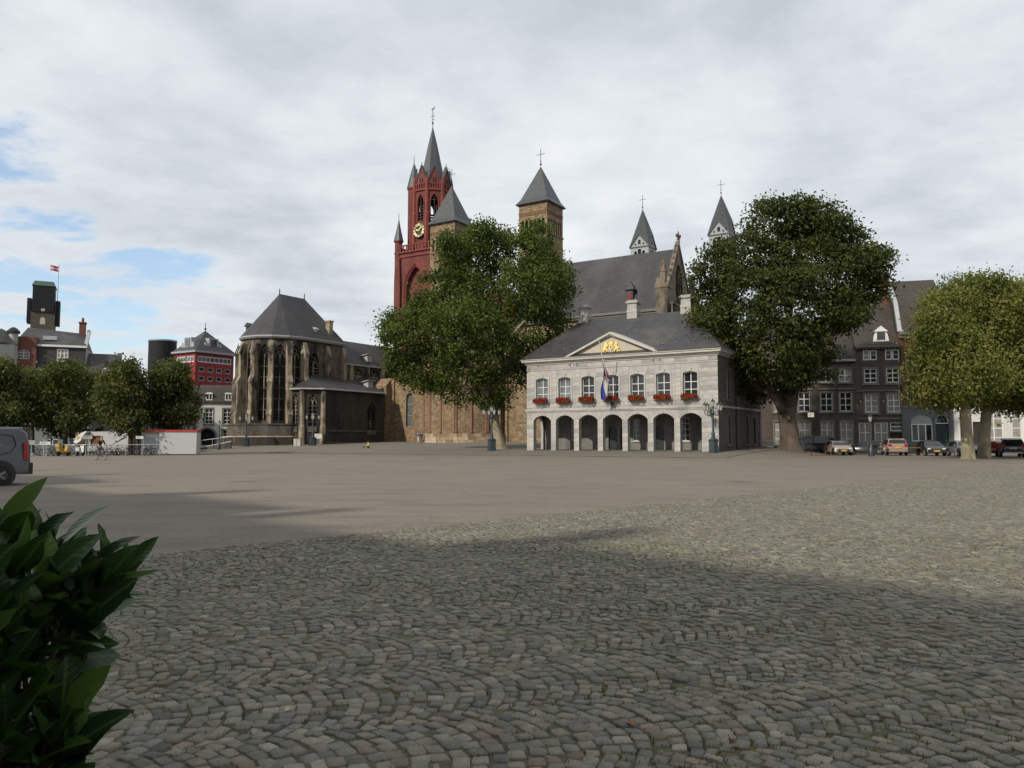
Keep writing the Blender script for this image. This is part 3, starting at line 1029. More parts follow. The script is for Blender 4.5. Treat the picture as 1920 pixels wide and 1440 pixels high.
for i, d in enumerate(doors):
    q = MB()
    q.poly([(p[0], 3.42, p[1]) for p in outline(d)])
    q.box(d[0] + .1, d[1] - .1, 3.38, 3.415, .3, 1.0)
    q.box(d[0] + .1, d[1] - .1, 3.38, 3.415, 1.2, 2.1)
    dd = q.build('door', mat('door_green', (0.018, 0.028, 0.025), 0.4) if i == 0 else bpy.data.materials['door_green'], gh)
    h = MB()
    h.ell((d[1] - .15, 3.36, 1.1), (.03, .05, .03))
    h.build('handle', MT['chrome'], dd)
for o in bw:
    window(gh, I4, o, 3.33, 2, 4, fw=.06, name='window')
    q = MB()
    q.box(o[0] - .1, o[1] + .1, 3.08, 3.2, o[2] - .12, o[2] - .01)
    q.build('sill', MT['ashlar2'], gh)
for a in (1, 3, 5, 6):
    q = MB()
    q.box(ax0[a] + .3, ax0[a] + 1.4, 3.06, 3.2, 1.55, 1.62)
    q.build('ledge', MT['joint'], gh)
gl = [MT['glass_s'], MT['glass_s'], MT['glass'], MT['glass'], MT['glass'], MT['glass'], MT['glass']]
for i, o in enumerate(wins):
    window(gh, I4, o, 0.24, 2, 3, glass=gl[i], fw=.085, bar=.045, transom=[.30, .60])
for o in rw:
    window(gh, SIDE_R(GH_L), o, 0.2, 2, 5, frame=MT['surround'] if o[2] < 2 else MT['white'], fw=.07, bar=.03)
for o in lw[:2]:
    window(gh, SIDE_L(0, GH_D), o, 0.2, 2, 5, fw=.07, bar=.03)
for o in wins:
    q = MB()
    surround(q, o, .17, .06, True)
    xm = (o[0] + o[1]) / 2
    q.prism([(xm - .10, o[3] + .0), (xm + .10, o[3] + .0), (xm + .15, o[3] + .30), (xm - .15, o[3] + .30)], 'y', -.11, 0.0)
    q.box(o[0] - .17, o[1] + .17, -.045, 0, 4.45, o[2] - .26)      # apron panel
    q.build('window_surround', MT['ashlar2'], gh)
for o in rw:
    q = MB()
    q.M = SIDE_R(GH_L)
    surround(q, o, .14, .04, True)
    q.build('window_surround', MT['surround'], gh)
# ashlar blocks: real stones standing a little proud of the wall
bm_me = None
kb = MB()
c = .012
kb.loft([[(-.5, 0, -.5), (.5, 0, -.5), (.5, 0, .5), (-.5, 0, .5)], [(-.5, -.6, -.5), (.5, -.6, -.5), (.5, -.6, .5), (-.5, -.6, .5)],
         [(-.485, -1, -.46), (.485, -1, -.46), (.485, -1, .46), (-.485, -1, .46)]])
ob0 = kb.build('ashlar_block', MT['ashlar2'], gh)
me_blk = ob0.data
first = True
ashl = [mat('ashlar_tone_%d' % i, cc, 0.85, 0.18, 1.2, 0.25, 9, c2=(0.26, 0.255, 0.245), lo=0.5, hi=0.85) for i, cc in
        enumerate(((0.46, 0.445, 0.415), (0.41, 0.40, 0.38), (0.34, 0.335, 0.32), (0.49, 0.465, 0.425)))]


def block(x0, x1, z0, z1, M=None):
    global first
    o = ob0 if first else link('ashlar_block', me_blk, gh)
    first = False
    g = .012
    o.location = ((x0 + x1) / 2, 0.0, (z0 + z1) / 2)
    o.scale = (x1 - x0 - g, random.uniform(.018, .034), z1 - z0 - g)
    o.material_slots[0].link = 'OBJECT'
    o.material_slots[0].material = random.choice(ashl)
    return o


nblk = 0
pier_x = [(0.0, wins[0][0] - .2)] + [(wins[i][1] + .2, wins[i + 1][0] - .2) for i in range(6)] + [(wins[6][1] + .2, GH_L)]
for (xa, xb) in pier_x:
    z = 4.42
    row = 0
    while z < 8.2:
        h = 0.42
        if row % 2 and xb - xa > 1.0:
            xm = xa + (xb - xa) * random.uniform(.4, .6)
            block(xa, xm, z, z + h), block(xm, xb, z, z + h)
            nblk += 2
        else:
            block(xa, xb, z, z + h)
            nblk += 1
        z += h
        row += 1
low_x = [(0, .8)] + [(ax0[i] + 2.08, ax0[i + 1]) for i in range(6)] + [(ax0[6] + 2.08, GH_L)]
for (xa, xb) in low_x:
    z = 0.0
    row = 0
    while z < 3.05:
        h = 0.445
        if xb - xa > 1.2:
            xm = xa + (xb - xa) * (.38 if row % 2 else .62)
            block(xa, xm, z, z + h), block(xm, xb, z, z + h)
            nblk += 2
        else:
            block(xa, xb, z, z + h)
        z += h
        row += 1
# frieze panels between architrave and cornice
x = 0.0
while x < GH_L - .4:
    w = random.choice((1.0, 1.3, 1.6))
    xb = min(GH_L, x + w)
    block(x, xb, 8.45, 8.86)
    x = xb
# voussoirs round each arch
for (xa, xb, za, zb, rise) in arches:
    q = MB()
    p0 = arc_pts(xa, xb, zb - rise, rise, n=5)
    p1 = arc_pts(xa - .1, xb + .1, zb - rise + .12, rise + .22, n=5)
    for i in range(len(p0) - 1):
        f = .06
        a0 = (p0[i][0] + (p0[i + 1][0] - p0[i][0]) * f, p0[i][1] + (p0[i + 1][1] - p0[i][1]) * f)
        a1 = (p1[i][0] + (p1[i + 1][0] - p1[i][0]) * f, p1[i][1] + (p1[i + 1][1] - p1[i][1]) * f)
        q.prism([a0, p0[i + 1], p1[i + 1], a1], 'y', -.035 - (.02 if i == 4 else 0), 0.002)
    q.build('arch_stones', MT['ashlar2'], gh)
# string course, architrave, cornice, brackets
q = MB()
q.box(-.12, GH_L + .12, -.13, .0, 4.10, 4.30)
q.box(-.07, GH_L + .07, -.07, .0, 3.98, 4.098)
q.box(GH_L, GH_L + .13, 0.002, GH_D, 4.10, 4.30)
q.build('string_course', MT['ashlar2'], gh)['kind'] = 'stuff'
q = MB()
q.box(-.04, GH_L + .04, -.05, 0, 8.30, 8.42)
q.build('architrave', MT['ashlar2'], gh)
q = MB()
for (o1, z0, z1) in ((.10, 8.90, 9.06), (.24, 9.062, 9.2), (.42, 9.202, 9.40), (.5, 9.402, 9.5)):
    q.box(-o1, GH_L + o1, -o1, GH_D + o1, z0, z1)
q.build('cornice', mat('cornice_paint', (0.50, 0.48, 0.43), 0.7, 0.08), gh)
CXM = ax0[3] + 1.04
PH = 5.1
for xx in (CXM - PH + .25, CXM - PH + .95, CXM + PH - 1.0, CXM + PH - .3):
    q = MB()
    q.prism([(-.0, 8.45), (-.22, 8.88), (0, 8.88)], 'x', xx, xx + .28)
    q.box(xx + .02, xx + .26, -.07, 0, 8.40, 8.6)
    q.build('bracket', MT['ashlar2'], gh)
# pediment
q = MB()
q.prism([(CXM - PH + .5, 9.502), (CXM + PH - .5, 9.502), (CXM, 11.35)], 'y', -.14, 3.4)
pd = q.build('pediment', MT['cream'], gh)
q = MB()
sl = (11.7 - 9.5) / PH
for s in (-1, 1):
    for (th, y0, d0) in ((.20, -.52, 0), (.14, -.38, .2)):
        q.prism([(CXM + s * PH, 9.505 - d0 * .0 + (0 if d0 == 0 else .0)), (CXM, 11.72 - d0), (CXM, 11.72 - d0 - th), (CXM + s * (PH - th / sl), 9.505)], 'y', y0, 3.6 if d0 == 0 else -.10)
q.build('raking_cornice', bpy.data.materials['cornice_paint'], pd)
q = MB()
q.prism([(CXM - PH, 9.62), (CXM + PH, 9.62), (CXM, 11.80)], 'y', -.1, 4.6)
q.build('pediment_roof', MT['lead'], pd)
# gilded arms in the pediment: crowned shield between two lions over a scroll
YG = -.16


def relief(name, pts, m, d=.09):
    q = MB()
    q.prism([(CXM + x * .72, 9.66 + z * .82) for x, z in pts], 'y', YG - d, YG + .015)
    return q.build(name, m, pd)


relief('shield', [(-.26, 1.02), (.26, 1.02), (.26, .62), (.12, .40), (0, .30), (-.12, .40), (-.26, .62)], MT['gold'], .07)
relief('shield_lion', [(-.06, .9), (.08, .92), (.12, .75), (.05, .66), (.1, .5), (0, .45), (-.05, .6), (-.1, .72)], mat('arms_blue', (0.12, 0.16, 0.3), 0.6), .085)
relief('crown', [(-.28, 1.06), (.28, 1.06), (.36, 1.32), (.22, 1.26), (.16, 1.42), (.05, 1.36), (.05, 1.5), (-.05, 1.5), (-.05, 1.36), (-.16, 1.42), (-.22, 1.26), (-.36, 1.32)], MT['gold'])
for s in (-1, 1):
    lion = [(.42, .98), (.58, 1.02), (.60, 1.20), (.74, 1.34), (.90, 1.30), (.96, 1.12), (.92, .92), (1.0, .70), (1.16, .62), (1.22, .74), (1.30, .70), (1.20, .52), (1.04, .50), (1.10, .34), (1.18, .22), (1.02, .20), (.92, .40), (.80, .46), (.62, .30), (.64, .20), (.48, .20), (.56, .44), (.70, .58), (.68, .76), (.44, .86)]
    relief('heraldic_lion', [(s * x, z) for x, z in lion], MT['gold'], .1)
    relief('mantle_leaf', [(s * x, z) for x, z in ((1.25, .15), (1.45, .3), (1.5, .55), (1.4, .75), (1.38, .5), (1.28, .32))], MT['gold'], .04)
relief('scroll', [(-1.35, .02), (-1.1, .14), (-.5, .08), (0, .16), (.5, .08), (1.1, .14), (1.35, .02), (1.0, .0), (.5, -.02), (0, .05), (-.5, -.02), (-1.0, .0)], MT['pale_stone'], .06)
# roof
q = MB()
RY = 6.3
hip_roof(q, -.55, GH_L + .55, -.55, GH_D + .55, 9.51, 14.3, GH_L / 2 - 6.8, GH_L / 2 + 5.6, RY)
rf = q.build('roof', MT['slate'], gh)
for i, cx in enumerate((GH_L / 2 - 6.5, GH_L / 2 - .7, GH_L / 2 + 5.2)):
    q = MB()
    q.box(cx - .56, cx + .56, RY - .56, RY + .56, 13.2, 14.9)
    q.loft([[(cx + a * .60, RY + b * .60, z) for a, b in ((-1, -1), (1, -1), (1, 1), (-1, 1))] if j == 0 else [(cx + a * 0.52, RY + b * 0.52, z) for a, b in ((-1, -1), (1, -1), (1, 1), (-1, 1))] for j, z in ((0, 14.6), (1, 14.95), (1, 15.55))])
    q.box(cx - .66, cx + .66, RY - .66, RY + .66, 15.552, 15.77)
    q.box(cx - .52, cx + .52, RY - .52, RY + .52, 15.772, 15.88)
    q.build('chimney', MT['ashlar'], rf)
for cx, zz in ((14.9, 10.3), (16.2, 10.4), (17.9, 10.55), (4.0, 10.5)):
    q = MB()
    q.ell((cx, -.55 + (zz - 9.51) * 1.43 - .05, zz + .05), (.06, .08, .06))
    q.build('roof_hook', MT['lead'], rf)
q = MB()
q.box(-.55, .9, 5.2, 7.0, 9.52, 12.05)
q.prism([(-.75, 12.05), (1.1, 12.05), (.9, 12.25), (-.55, 12.25)], 'y', 5.0, 7.2)
q.build('dormer', MT['slate'], rf)
q = MB()
q.tube([(GH_L + .1, 5.3, 9.0), (GH_L + .1, 5.3, 0)], .06, 6)
q.build('drain_pipe', MT['iron'], gh)
q = MB()
q.tube([(GH_L + .1, 14.0, 9.0), (GH_L + .1, 14.0, 0)], .06, 6)
q.build('drain_pipe', MT['zinc'], gh)


def L2W(base, rz, p):
    return Matrix.Translation(base) @ Matrix.Rotation(rz, 4, 'Z') @ Vector(p)


# notice on the arcade wall
q = MB()
q.box(-.17, .17, -.03, .02, -.22, .22)
nb = q.build('notice_board', MT['white'])
nb.location = L2W(gp, AX, (ax0[2] + 1.0, 3.17, 1.55))
nb.rotation_euler = (0, 0, AX)
tag(nb, 'small white notice board on the shaded back wall of the arcade', 'notice board')
q = MB()
for zz, w in ((.12, .12), (.05, .1), (-.02, .12), (-.09, .07)):
    q.box(-w, w, -.034, -.0305, zz - .012, zz + .012)
q.build('printed_line', MT['surround'], nb)

# geranium boxes, one under each upper window
ordn = ['leftmost', 'second from left', 'third from left', 'middle', 'third from right', 'second from right', 'rightmost']


def leaf_cloud(name, n, lo, hi, size, material, parent, flat=False, seed=0):
    r = np.random.default_rng(seed)
    c = r.uniform(lo, hi, (n, 3))
    a = r.normal(0, 1, (n, 3))
    a /= np.linalg.norm(a, axis=1, keepdims=True)
    b_ = np.cross(a, r.normal(0, 1, (n, 3)))
    b_ /= np.linalg.norm(b_, axis=1, keepdims=True)
    s = r.uniform(.6, 1.2, (n, 1)) * size
    v = np.stack([c - a * s - b_ * s * .6, c + a * s * .3 - b_ * s, c + a * s + b_ * s * .5, c - a * s * .3 + b_ * s], 1)
    return np_mesh(name, v.reshape(-1, 3), np.arange(4 * n).reshape(-1, 4), material, parent)


for i, o in enumerate(wins):
    xm = (o[0] + o[1]) / 2
    loc = L2W(gp, AX, (xm, -.36, o[2] - .12))
    fb = thing('flower_box', 'window box of red geraniums under the %s upper window of the guard house' % ordn[i], 'flower box', loc, AX, 'geranium boxes on the guard house')
    q = MB()
    q.loft([[(-.78, -.1, 0), (.78, -.1, 0), (.78, .1, 0), (-.78, .1, 0)], [(-.84, -.14, .22), (.84, -.14, .22), (.84, .14, .22), (-.84, .14, .22)]])
    q.build('trough', MT['terracotta'], fb)
    wv = random.uniform(.66, .78)
    leaf_cloud('foliage', 240, (-wv, -.26, .02), (wv, .16, .42), .06, MT['ger_leaf'], fb, seed=i)
    for j in range(9):
        cx_ = -wv + 2 * wv * (j + .5) / 9
        hh_ = random.uniform(.26, .44)
        lo_ = random.uniform(-.16, .04)
        leaf_cloud('blossom', 95, (cx_ - .14, -.36, lo_), (cx_ + .14, .1, hh_), .045, MT['petal'], fb, seed=40 + i * 20 + j)
    leaf_cloud('foliage', 60, (-wv, -.40, -.18), (wv, -.2, .2), .05, MT['ger_leaf'], fb, seed=300 + i)

# flag on a pole leaning out from the wall
fp = thing('flagpole', 'white flagpole leaning out from the guard house with a limp red white blue flag', 'flag', L2W(gp, AX, (9.83, 0, 0)), AX)
base, tip = Vector((0, -.05, 4.75)), Vector((-.05, -3.0, 10.75))
q = MB()
q.tube([base, tip], [.065, .045], 8)
q.ell(tip, (.08, .08, .1))
q.build('pole', mat('pole_paint', (0.72, 0.68, 0.6), 0.4), fp)
q = MB()
q.box(-.12, .12, -.2, 0, 4.5, 4.85)
q.build('holder', MT['iron'], fp)
NA, NBB = 24, 30
flag_m = [mat('flag_red', (0.35, 0.03, 0.035), 0.8), mat('flag_white', (0.62, 0.60, 0.58), 0.8), mat('flag_blue', (0.020, 0.045, 0.26), 0.8)]
q = MB()
grid = []
for j in range(NBB + 1):
    bq = j / NBB
    rowp = []
    for i in range(NA + 1):
        aq = i / NA
        hp = tip.lerp(base, .18 + .34 * aq)
        # cloth gathers along the pole and falls from it; the blue edge hangs lowest
        low = Vector((.16 - .2 * aq if aq < .62 else .03 - .56 * (aq - .62) / .38, -1.2 - (.35 if aq > .62 else 0), (7.3 - 1.2 * aq) if aq < .62 else 5.25 - .25 * math.sin((aq - .62) * 6)))
        e = bq ** 0.8
        p = hp.lerp(low, e)
        p += Vector((math.sin(aq * 17 + bq * 3) * .10 * bq, math.cos(aq * 15 + 1) * .22 * bq * (1.2 - bq * .5), 0))
        p.x += -.16 * math.sin(math.pi * bq)
        rowp.append(p)
    grid.append(rowp)
bs = [q.av(r) for r in grid]
for j in range(NBB):
    for i in range(NA):
        q.mi = min(2, int(i / NA * 3))
        q.af(bs[j] + i, bs[j] + i + 1, bs[j + 1] + i + 1, bs[j + 1] + i)
q.build('flag_cloth', flag_m, fp, smooth=60)

# ------------------------------------------------------------------ Romanesque basilica
bp_ = Vector((-7.1, 126.0, 1.15))
bas = thing('basilica', 'ochre stone basilica with round apse, four towers and a long slate chapel roof', 'church', bp_, AX)


def loc_of(base, px, py, Y):
    p = at(px, py, Y) - base
    return Vector((p.dot(U), p.dot(V), p.z))


# apse
RA, HA = 7.0, 15.0
NSEG = 30
k = MB()
ang = [math.pi + math.pi * i / NSEG for i in range(NSEG + 1)]
for a, b in zip(ang[:-1], ang[1:]):
    k.poly([(RA * math.cos(a), RA * math.sin(a), -.5), (RA * math.cos(b), RA * math.sin(b), -.5), (RA * math.cos(b), RA * math.sin(b), HA), (RA * math.cos(a), RA * math.sin(a), HA)])
k.build('apse', MT['ochre'], bas)
k = MB()
for a, b in zip(ang[:-1], ang[1:]):
    k.poly([((RA + .4) * math.cos(a), (RA + .4) * math.sin(a), HA), ((RA + .4) * math.cos(b), (RA + .4) * math.sin(b), HA), (0, 1.0, HA + 5.2)])
k.build('apse_roof', MT['slate_b'], bas)
k = MB()
for a, b in zip(ang[:-1], ang[1:]):
    for r0, z0, z1 in ((RA + .35, HA - .5, HA - .02), (RA + .2, HA - .9, HA - .52)):
        k.poly([(r0 * math.cos(a), r0 * math.sin(a), z0), (r0 * math.cos(b), r0 * math.sin(b), z0), (r0 * math.cos(b), r0 * math.sin(b), z1), (r0 * math.cos(a), r0 * math.sin(a), z1)])
k.build('apse_cornice', MT['ochre_t'], bas)
for i in range(9):                       # blind arcade: slender half-columns, doubled beside the windows
    a = math.pi + math.pi * (i + .5) / 9
    k = MB()
    for da in (-.022, .022) if i % 2 else (0,):
        x, y = (RA + .06) * math.cos(a + da), (RA + .06) * math.sin(a + da)
        k.rev([(.24, 1.45), (.24, 1.7), (.15, 1.8), (.14, 9.2), (.24, 9.5), (.24, 9.8)], (x, y, 0), 8)
    k.build('half_column', MT['red_trim'], bas, smooth=40)
for i in range(8):                       # arches linking the half-columns
    a0 = math.pi + math.pi * (i + .5) / 9
    a1 = math.pi + math.pi * (i + 1.5) / 9
    k = MB()
    pts = []
    for j in range(9):
        t = j / 8
        a = a0 + (a1 - a0) * t
        pts.append(((RA + .08) * math.cos(a), (RA + .08) * math.sin(a), 9.7 + 1.0 * math.sin(math.pi * t)))
    k.tube(pts, .16, 5)
    k.build('blind_arch', MT['red_trim'], bas)
pl_m = [mat('plinth_tone_%d' % i, cc, 0.9, 0.2, 1.4, 0.3, 9) for i, cc in enumerate(((0.42, 0.33, 0.22), (0.34, 0.255, 0.16), (0.48, 0.40, 0.29), (0.24, 0.17, 0.11)))]
kb = MB()
kb.box(-.5, .5, -.5, .5, 0, 1)
blk0 = kb.build('plinth_stone', pl_m[0], bas)
fst = True
for r in range(3):                       # irregular plinth stones round the foot of the apse
    a = math.pi + .02 + r * .03
    while a < 2 * math.pi - .02:
        w = random.uniform(.6, 1.5)
        da = w / (RA + .3)
        o = blk0 if fst else link('plinth_stone', blk0.data, bas)
        fst = False
        am = a + da / 2
        rr = RA + .16 - .04 * r + random.uniform(0, .05)
        o.location = (rr * math.cos(am), rr * math.sin(am), -.1 + r * .5)
        o.rotation_euler = (0, 0, am + math.pi / 2)
        o.scale = (w - .03, .5, .485)
        o.material_slots[0].link = 'OBJECT'
        o.material_slots[0].material = random.choice(pl_m)
        a += da
# flank walls left and right of the apse
lwop = [(-12.6, -11.3, 2.6, 8.2, .65)]
k = MB()
wall(k, -15.6, -6.6, -.5, 11.1, lwop, .5, y=.0)
k.poly([(-15.6, 0, 11.1), (-6.6, 0, 11.1), (-6.6, 9, 11.1), (-15.6, 9, 11.1)])
k.poly([(-15.6, 9, -.5), (-15.6, 0, -.5), (-15.6, 0, 11.1), (-15.6, 9, 11.1)])
wall(k, 6.6, 17.5, -.5, 11.1, [(10.5, 11.8, 2.6, 8.2, .65)], .5, y=.0)
k.poly([(6.6, 0, 11.1), (17.5, 0, 11.1), (17.5, 9, 11.1), (6.6, 9, 11.1)])
k.poly([(17.5, 0, -.5), (17.5, 9, -.5), (17.5, 9, 11.1), (17.5, 0, 11.1)])
k.build('flank_wall', MT['ochre'], bas)
for o in lwop + [(10.5, 11.8, 2.6, 8.2, .65)]:
    window(bas, I4, o, .3, 1, 3, frame=MT['lead'], glass=mat('lead_pane', (0.10, 0.11, 0.12), .5) if 'lead_pane' not in bpy.data.materials else bpy.data.materials['lead_pane'], fw=.05, bar=.05)
    k = MB()
    surround(k, o, .16, .03, False)
    k.build('window_surround', MT['ochre_t'], bas)
for xx in (-15.4, -8.1, 7.4, 16.5):
    k = MB()
    k.box(xx - .3, xx + .3, -.28, .01, -.4, 11.0)
    k.build('pilaster', MT['ochre_t'], bas)
k = MB()                                 # corbel table
for i in range(14):
    x = -15.0 + i * .48
    k.prism([(p[0], p[1]) for p in arc_pts(x, x + .42, 10.2, .21)] + [(x + .42, 10.6), (x, 10.6)], 'y', -.2, .0)
k.box(-15.8, -6.8, -.3, 0, 10.62, 11.0)
k.build('corbel_table', MT['red_trim'], bas)
k = MB()                                 # stepped buttress at the left end
k.prism([(0.0, -.5), (-2.2, -.5), (-2.2, 3.6), (-1.6, 4.2), (-1.6, 9.6), (0, 10.9)], 'x', -18.3, -15.7)
k.build('buttress', MT['ochre'], bas)
k = MB()
k.box(-18.2, -15.65, 0, 9, -.5, 10.0)
k.build('buttress_wall', MT['ochre'], bas)
# nave block behind the apse
k = MB()
k.box(-8.5, 8.5, 8.0, 58, -.5, 20.0)
k.build('nave', MT['ochre_t'], bas)
k = MB()
gable_roof(k, -8.5, 8.5, 7.9, 58, 20.0, 26.5, .4, 'y')
k.build('nave_roof', MT['slate_b'], bas)
k = MB()
k.prism([(-8.4, 20), (8.4, 20), (0, 26.3)], 'y', 7.4, 7.9)
k.build('nave_gable', MT['brick_r'], bas)

# the two east towers


def east_tower(cx, cy, zE, zA, ww=5.0):
    h = ww / 2
    tw = MB()
    tw.M = TR(cx, cy, 0)
    zl = zE - 5.1                        # floor of the open arcade
    wz = (zl - 5.2, zl - 2.6)
    for rot in range(4):
        tw.M = TR(cx, cy, 0, rot * math.pi / 2)
        ops = []
        n = 6
        p = (ww - .7) / n
        for i in range(n):
            xa = -h + .35 + i * p + .11
            ops.append((xa, xa + p - .22, zl + .25, zl + 2.35, (p - .22) / 2))
        wv = [(-.85, -.1, wz[0], wz[1], .37), (.1, .85, wz[0], wz[1], .37)]
        wall(tw, -h, h, -.5, zE, ops + wv, .45, y=-h)
    t = tw.build('tower', MT['ochre_t'], bas)
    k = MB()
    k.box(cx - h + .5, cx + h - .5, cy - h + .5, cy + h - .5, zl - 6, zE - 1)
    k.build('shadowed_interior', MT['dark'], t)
    k = MB()
    for rot in range(4):
        k.M = TR(cx, cy, 0, rot * math.pi / 2)
        k.box(-h - .08, h + .08, -h - .1, -h + .02, zl - .18, zl + .1)
        k.box(-h - .06, h + .06, -h - .06, -h + .02, zE - 1.55, zE - 1.4)
        for i in range(11):
            x = -h + .1 + i * (ww - .2) / 11
            k.box(x + .06, x + .3, -h - .1, -h + .01, zE - 1.95, zE - 1.56)
    k.build('frieze', MT['red_trim'], t)['kind'] = 'stuff'
    for rot in range(4):
        n = 6
        p = (ww - .7) / n
        for i in range(1, n):
            k = MB()
            k.M = TR(cx, cy, 0, rot * math.pi / 2)
            k.rev([(.13, zl + .25), (.09, zl + .35), (.09, zl + 1.65), (.16, zl + 1.9)], (-h + .35 + i * p, -h + .02, 0), 6)
            k.build('colonnette', MT['pale_stone'], t)
    k = MB()
    pyramid(k, cx - h - .45, cx + h + .45, cy - h - .45, cy + h + .45, zE, zA, .1)
    k.box(cx - h - .3, cx + h + .3, cy - h - .3, cy + h + .3, zE - .12, zE - .005)
    k.build('tower_roof', MT['slate_g'], t)
    cross(t, (cx, cy, zA), 3.0, arm=.26)
    return t


zl_ = bp_.z
a = loc_of(bp_, 847, 348, 137.6)
east_tower(a.x, a.y, zp(414, 134) - zl_, zp(348, 137.6) - zl_, 5.3)
a = loc_of(bp_, 1014, 312, 128.0)
east_tower(a.x, a.y, zp(378, 125) - zl_, zp(312, 128.0) - zl_, 5.3)


def west_tower(cx, cy, zE, zA, ww=4.3):
    h = ww / 2
    zg = zE + ww * .62                   # gable tips of the helm
    k = MB()
    for rot in range(4):
        k.M = TR(cx, cy, 0, rot * math.pi / 2)
        ops = [(-1.3, -.62, zE - 2.7, zE - 1.0, .34), (-.42, .42, zE - 2.7, zE - .55, .42), (.62, 1.3, zE - 2.7, zE - 1.0, .34)]
        wall(k, -h, h, zE - 22, zE, ops, .35, y=-h)
        k.poly([(-h, -h, zE), (h, -h, zE), (0, -h, zg)])
    t = k.build('tower', MT['grey_stone'], bas)
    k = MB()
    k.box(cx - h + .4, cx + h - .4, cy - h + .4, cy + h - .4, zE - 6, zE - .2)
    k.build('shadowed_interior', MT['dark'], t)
    for rot in range(4):
        k = MB()
        k.M = TR(cx, cy, 0, rot * math.pi / 2)
        k.box(-h - .15, h + .15, -h - .15, -h + .02, zE - .22, zE)
        for s in (-1, 1):
            k.prism([(s * (h + .25), zE - .25), (s * (h + .25), zE + .05), (0, zg + .28), (0, zg - .02)], 'y', -h - .22, -h + .05)
        k.build('gable_cornice', MT['slate_g'], t)
        k = MB()
        k.M = TR(cx, cy, 0, rot * math.pi / 2)
        k.poly([(p[0], -h - .012, p[1]) for p in outline((-.3, .3, zE + .5, zE + 1.55, .3))])
        for s in (-1, 1):
            k.poly([(s * .95 + .22 * math.cos(j * .785), -h - .012, zE + .55 + .22 * math.sin(j * .785)) for j in range(8)])
        k.build('gable_opening', MT['dark'], t)
    # helm: eight faces falling from the point to gable tips and corners
    k = MB()
    apex = (cx, cy, zA)
    ring = []
    e = h + .25
    for rot in range(4):
        c_, s_ = math.cos(rot * math.pi / 2), math.sin(rot * math.pi / 2)
        for (x, y, z) in ((-e, -e, zE - .2), (0, -e, zg + .25)):
            ring.append((cx + x * c_ - y * s_, cy + x * s_ + y * c_, z))
    b = k.av(ring + [apex])
    for i in range(8):
        k.af(b + i, b + (i + 1) % 8, b + 8)
    k.build('tower_roof', MT['slate_g'], t)
    cross(t, (cx, cy, zA), 3.2, arm=.27)
    return t


a = loc_of(bp_, 1205, 392, 175.3)
west_tower(a.x, a.y, zp(460, 172.5) - zl_, a.z)
a = loc_of(bp_, 1352, 365, 165.0)
west_tower(a.x, a.y, zp(437, 162.5) - zl_, a.z)
k = MB()
k.box(14, 36, 38, 46, -.5, 14)
k.build('westwork', MT['grey_stone'], bas)

# long chapel with steep slate roof and Gothic gable
xg, yg, hw = 34.6, 2.3, 5.4
zr = zp(466, 109.6) - zl_
ze = zp(569, 105.0) - zl_
k = MB()
k.box(11, xg, yg - hw, yg + hw, -.5, ze - .3)
k.build('chapel_wall', MT['ochre_t'], bas)
k = MB()
gable_roof(k, 11, xg - .35, yg - hw, yg + hw, ze, zr, .45, 'x')
cr_ = k.build('chapel_roof', MT['slate_b'], bas)
k = MB()
k.box(11, xg - .4, yg - hw - .62, yg - hw - .3, ze - .95, ze - .62)
k.box(11, xg - .4, yg - hw - .42, yg - hw, ze - 1.25, ze - .97)
k.build('chapel_cornice', MT['surround'], bas)
k = MB()
k.M = SIDE_R(xg)
gw = (yg - 1.35, yg + 1.35, ze + .6, ze + 6.4, 2.5, True)
b = k.av([(yg - hw, 0, ze - .3), (yg + hw, 0, ze - .3), (yg, 0, zr + .5)])
mats_g = [MT['marl_g'], MT['leaded']]
k.f, k.m, k.s = [], [], []
# gable face with pointed window cut as polygons on either side
ol = outline(gw, n=6)
nm = len(ol) // 2
left = ol[:nm + 1]
right = ol[nm:]
k.poly([(yg - hw, 0, ze - .3)] + [(yg, 0, ze - .3)] + [(yg, 0, gw[2])] + [(p[0], 0, p[1]) for p in left] + [(yg, 0, zr + .5)])
k.poly([(yg, 0, ze - .3), (yg + hw, 0, ze - .3), (yg, 0, zr + .5)] + [(p[0], 0, p[1]) for p in right] + [(yg, 0, gw[2])])
k.poly([(p[0], .3, p[1]) for p in ol])
for i in range(len(ol)):
    p, q_ = ol[i], ol[(i + 1) % len(ol)]
    k.poly([(p[0], 0, p[1]), (q_[0], 0, q_[1]), (q_[0], .3, q_[1]), (p[0], .3, p[1])])
k.m = [0, 0, 1] + [0] * len(ol)
ggab = k.build('chapel_gable', mats_g, bas)
k = MB()
k.M = SIDE_R(xg)
for x in (-.68, 0, .68):
    k.box(yg + x - .07, yg + x + .07, .05, .25, ze + .6, ze + 4.6 if x else ze + 5.2)
k.box(yg - 1.35, yg + 1.35, .06, .2, ze + 3.6, ze + 3.75)
k.tube([(yg + .55 * math.cos(j * .524), .12, ze + 5.0 + .55 * math.sin(j * .524)) for j in range(13)], .07, 5)
k.build('tracery', MT['marl_g'], ggab)
for s in (-1, 1):
    k = MB()
    k.M = SIDE_R(xg)
    k.prism([(yg + s * (hw + .35), ze - .5), (yg + s * (hw + .35), ze), (yg, zr + 1.1), (yg, zr + .5)], 'y', -.12, .45)
    k.build('coping', MT['marl_g'], ggab)
    for j in range(1, 10):
        t = j / 10
        k = MB()
        k.M = SIDE_R(xg)
        k.ell((yg + s * (hw + .35) * (1 - t), .15, ze + .15 + (zr + 1.1 - ze) * t + .1), (.2, .18, .24), 6, 4)
        k.build('crocket', MT['marl_g'], ggab)
k = MB()
zf = zp(433, 109.6) - zl_
k.M = TR(xg, yg, 0)
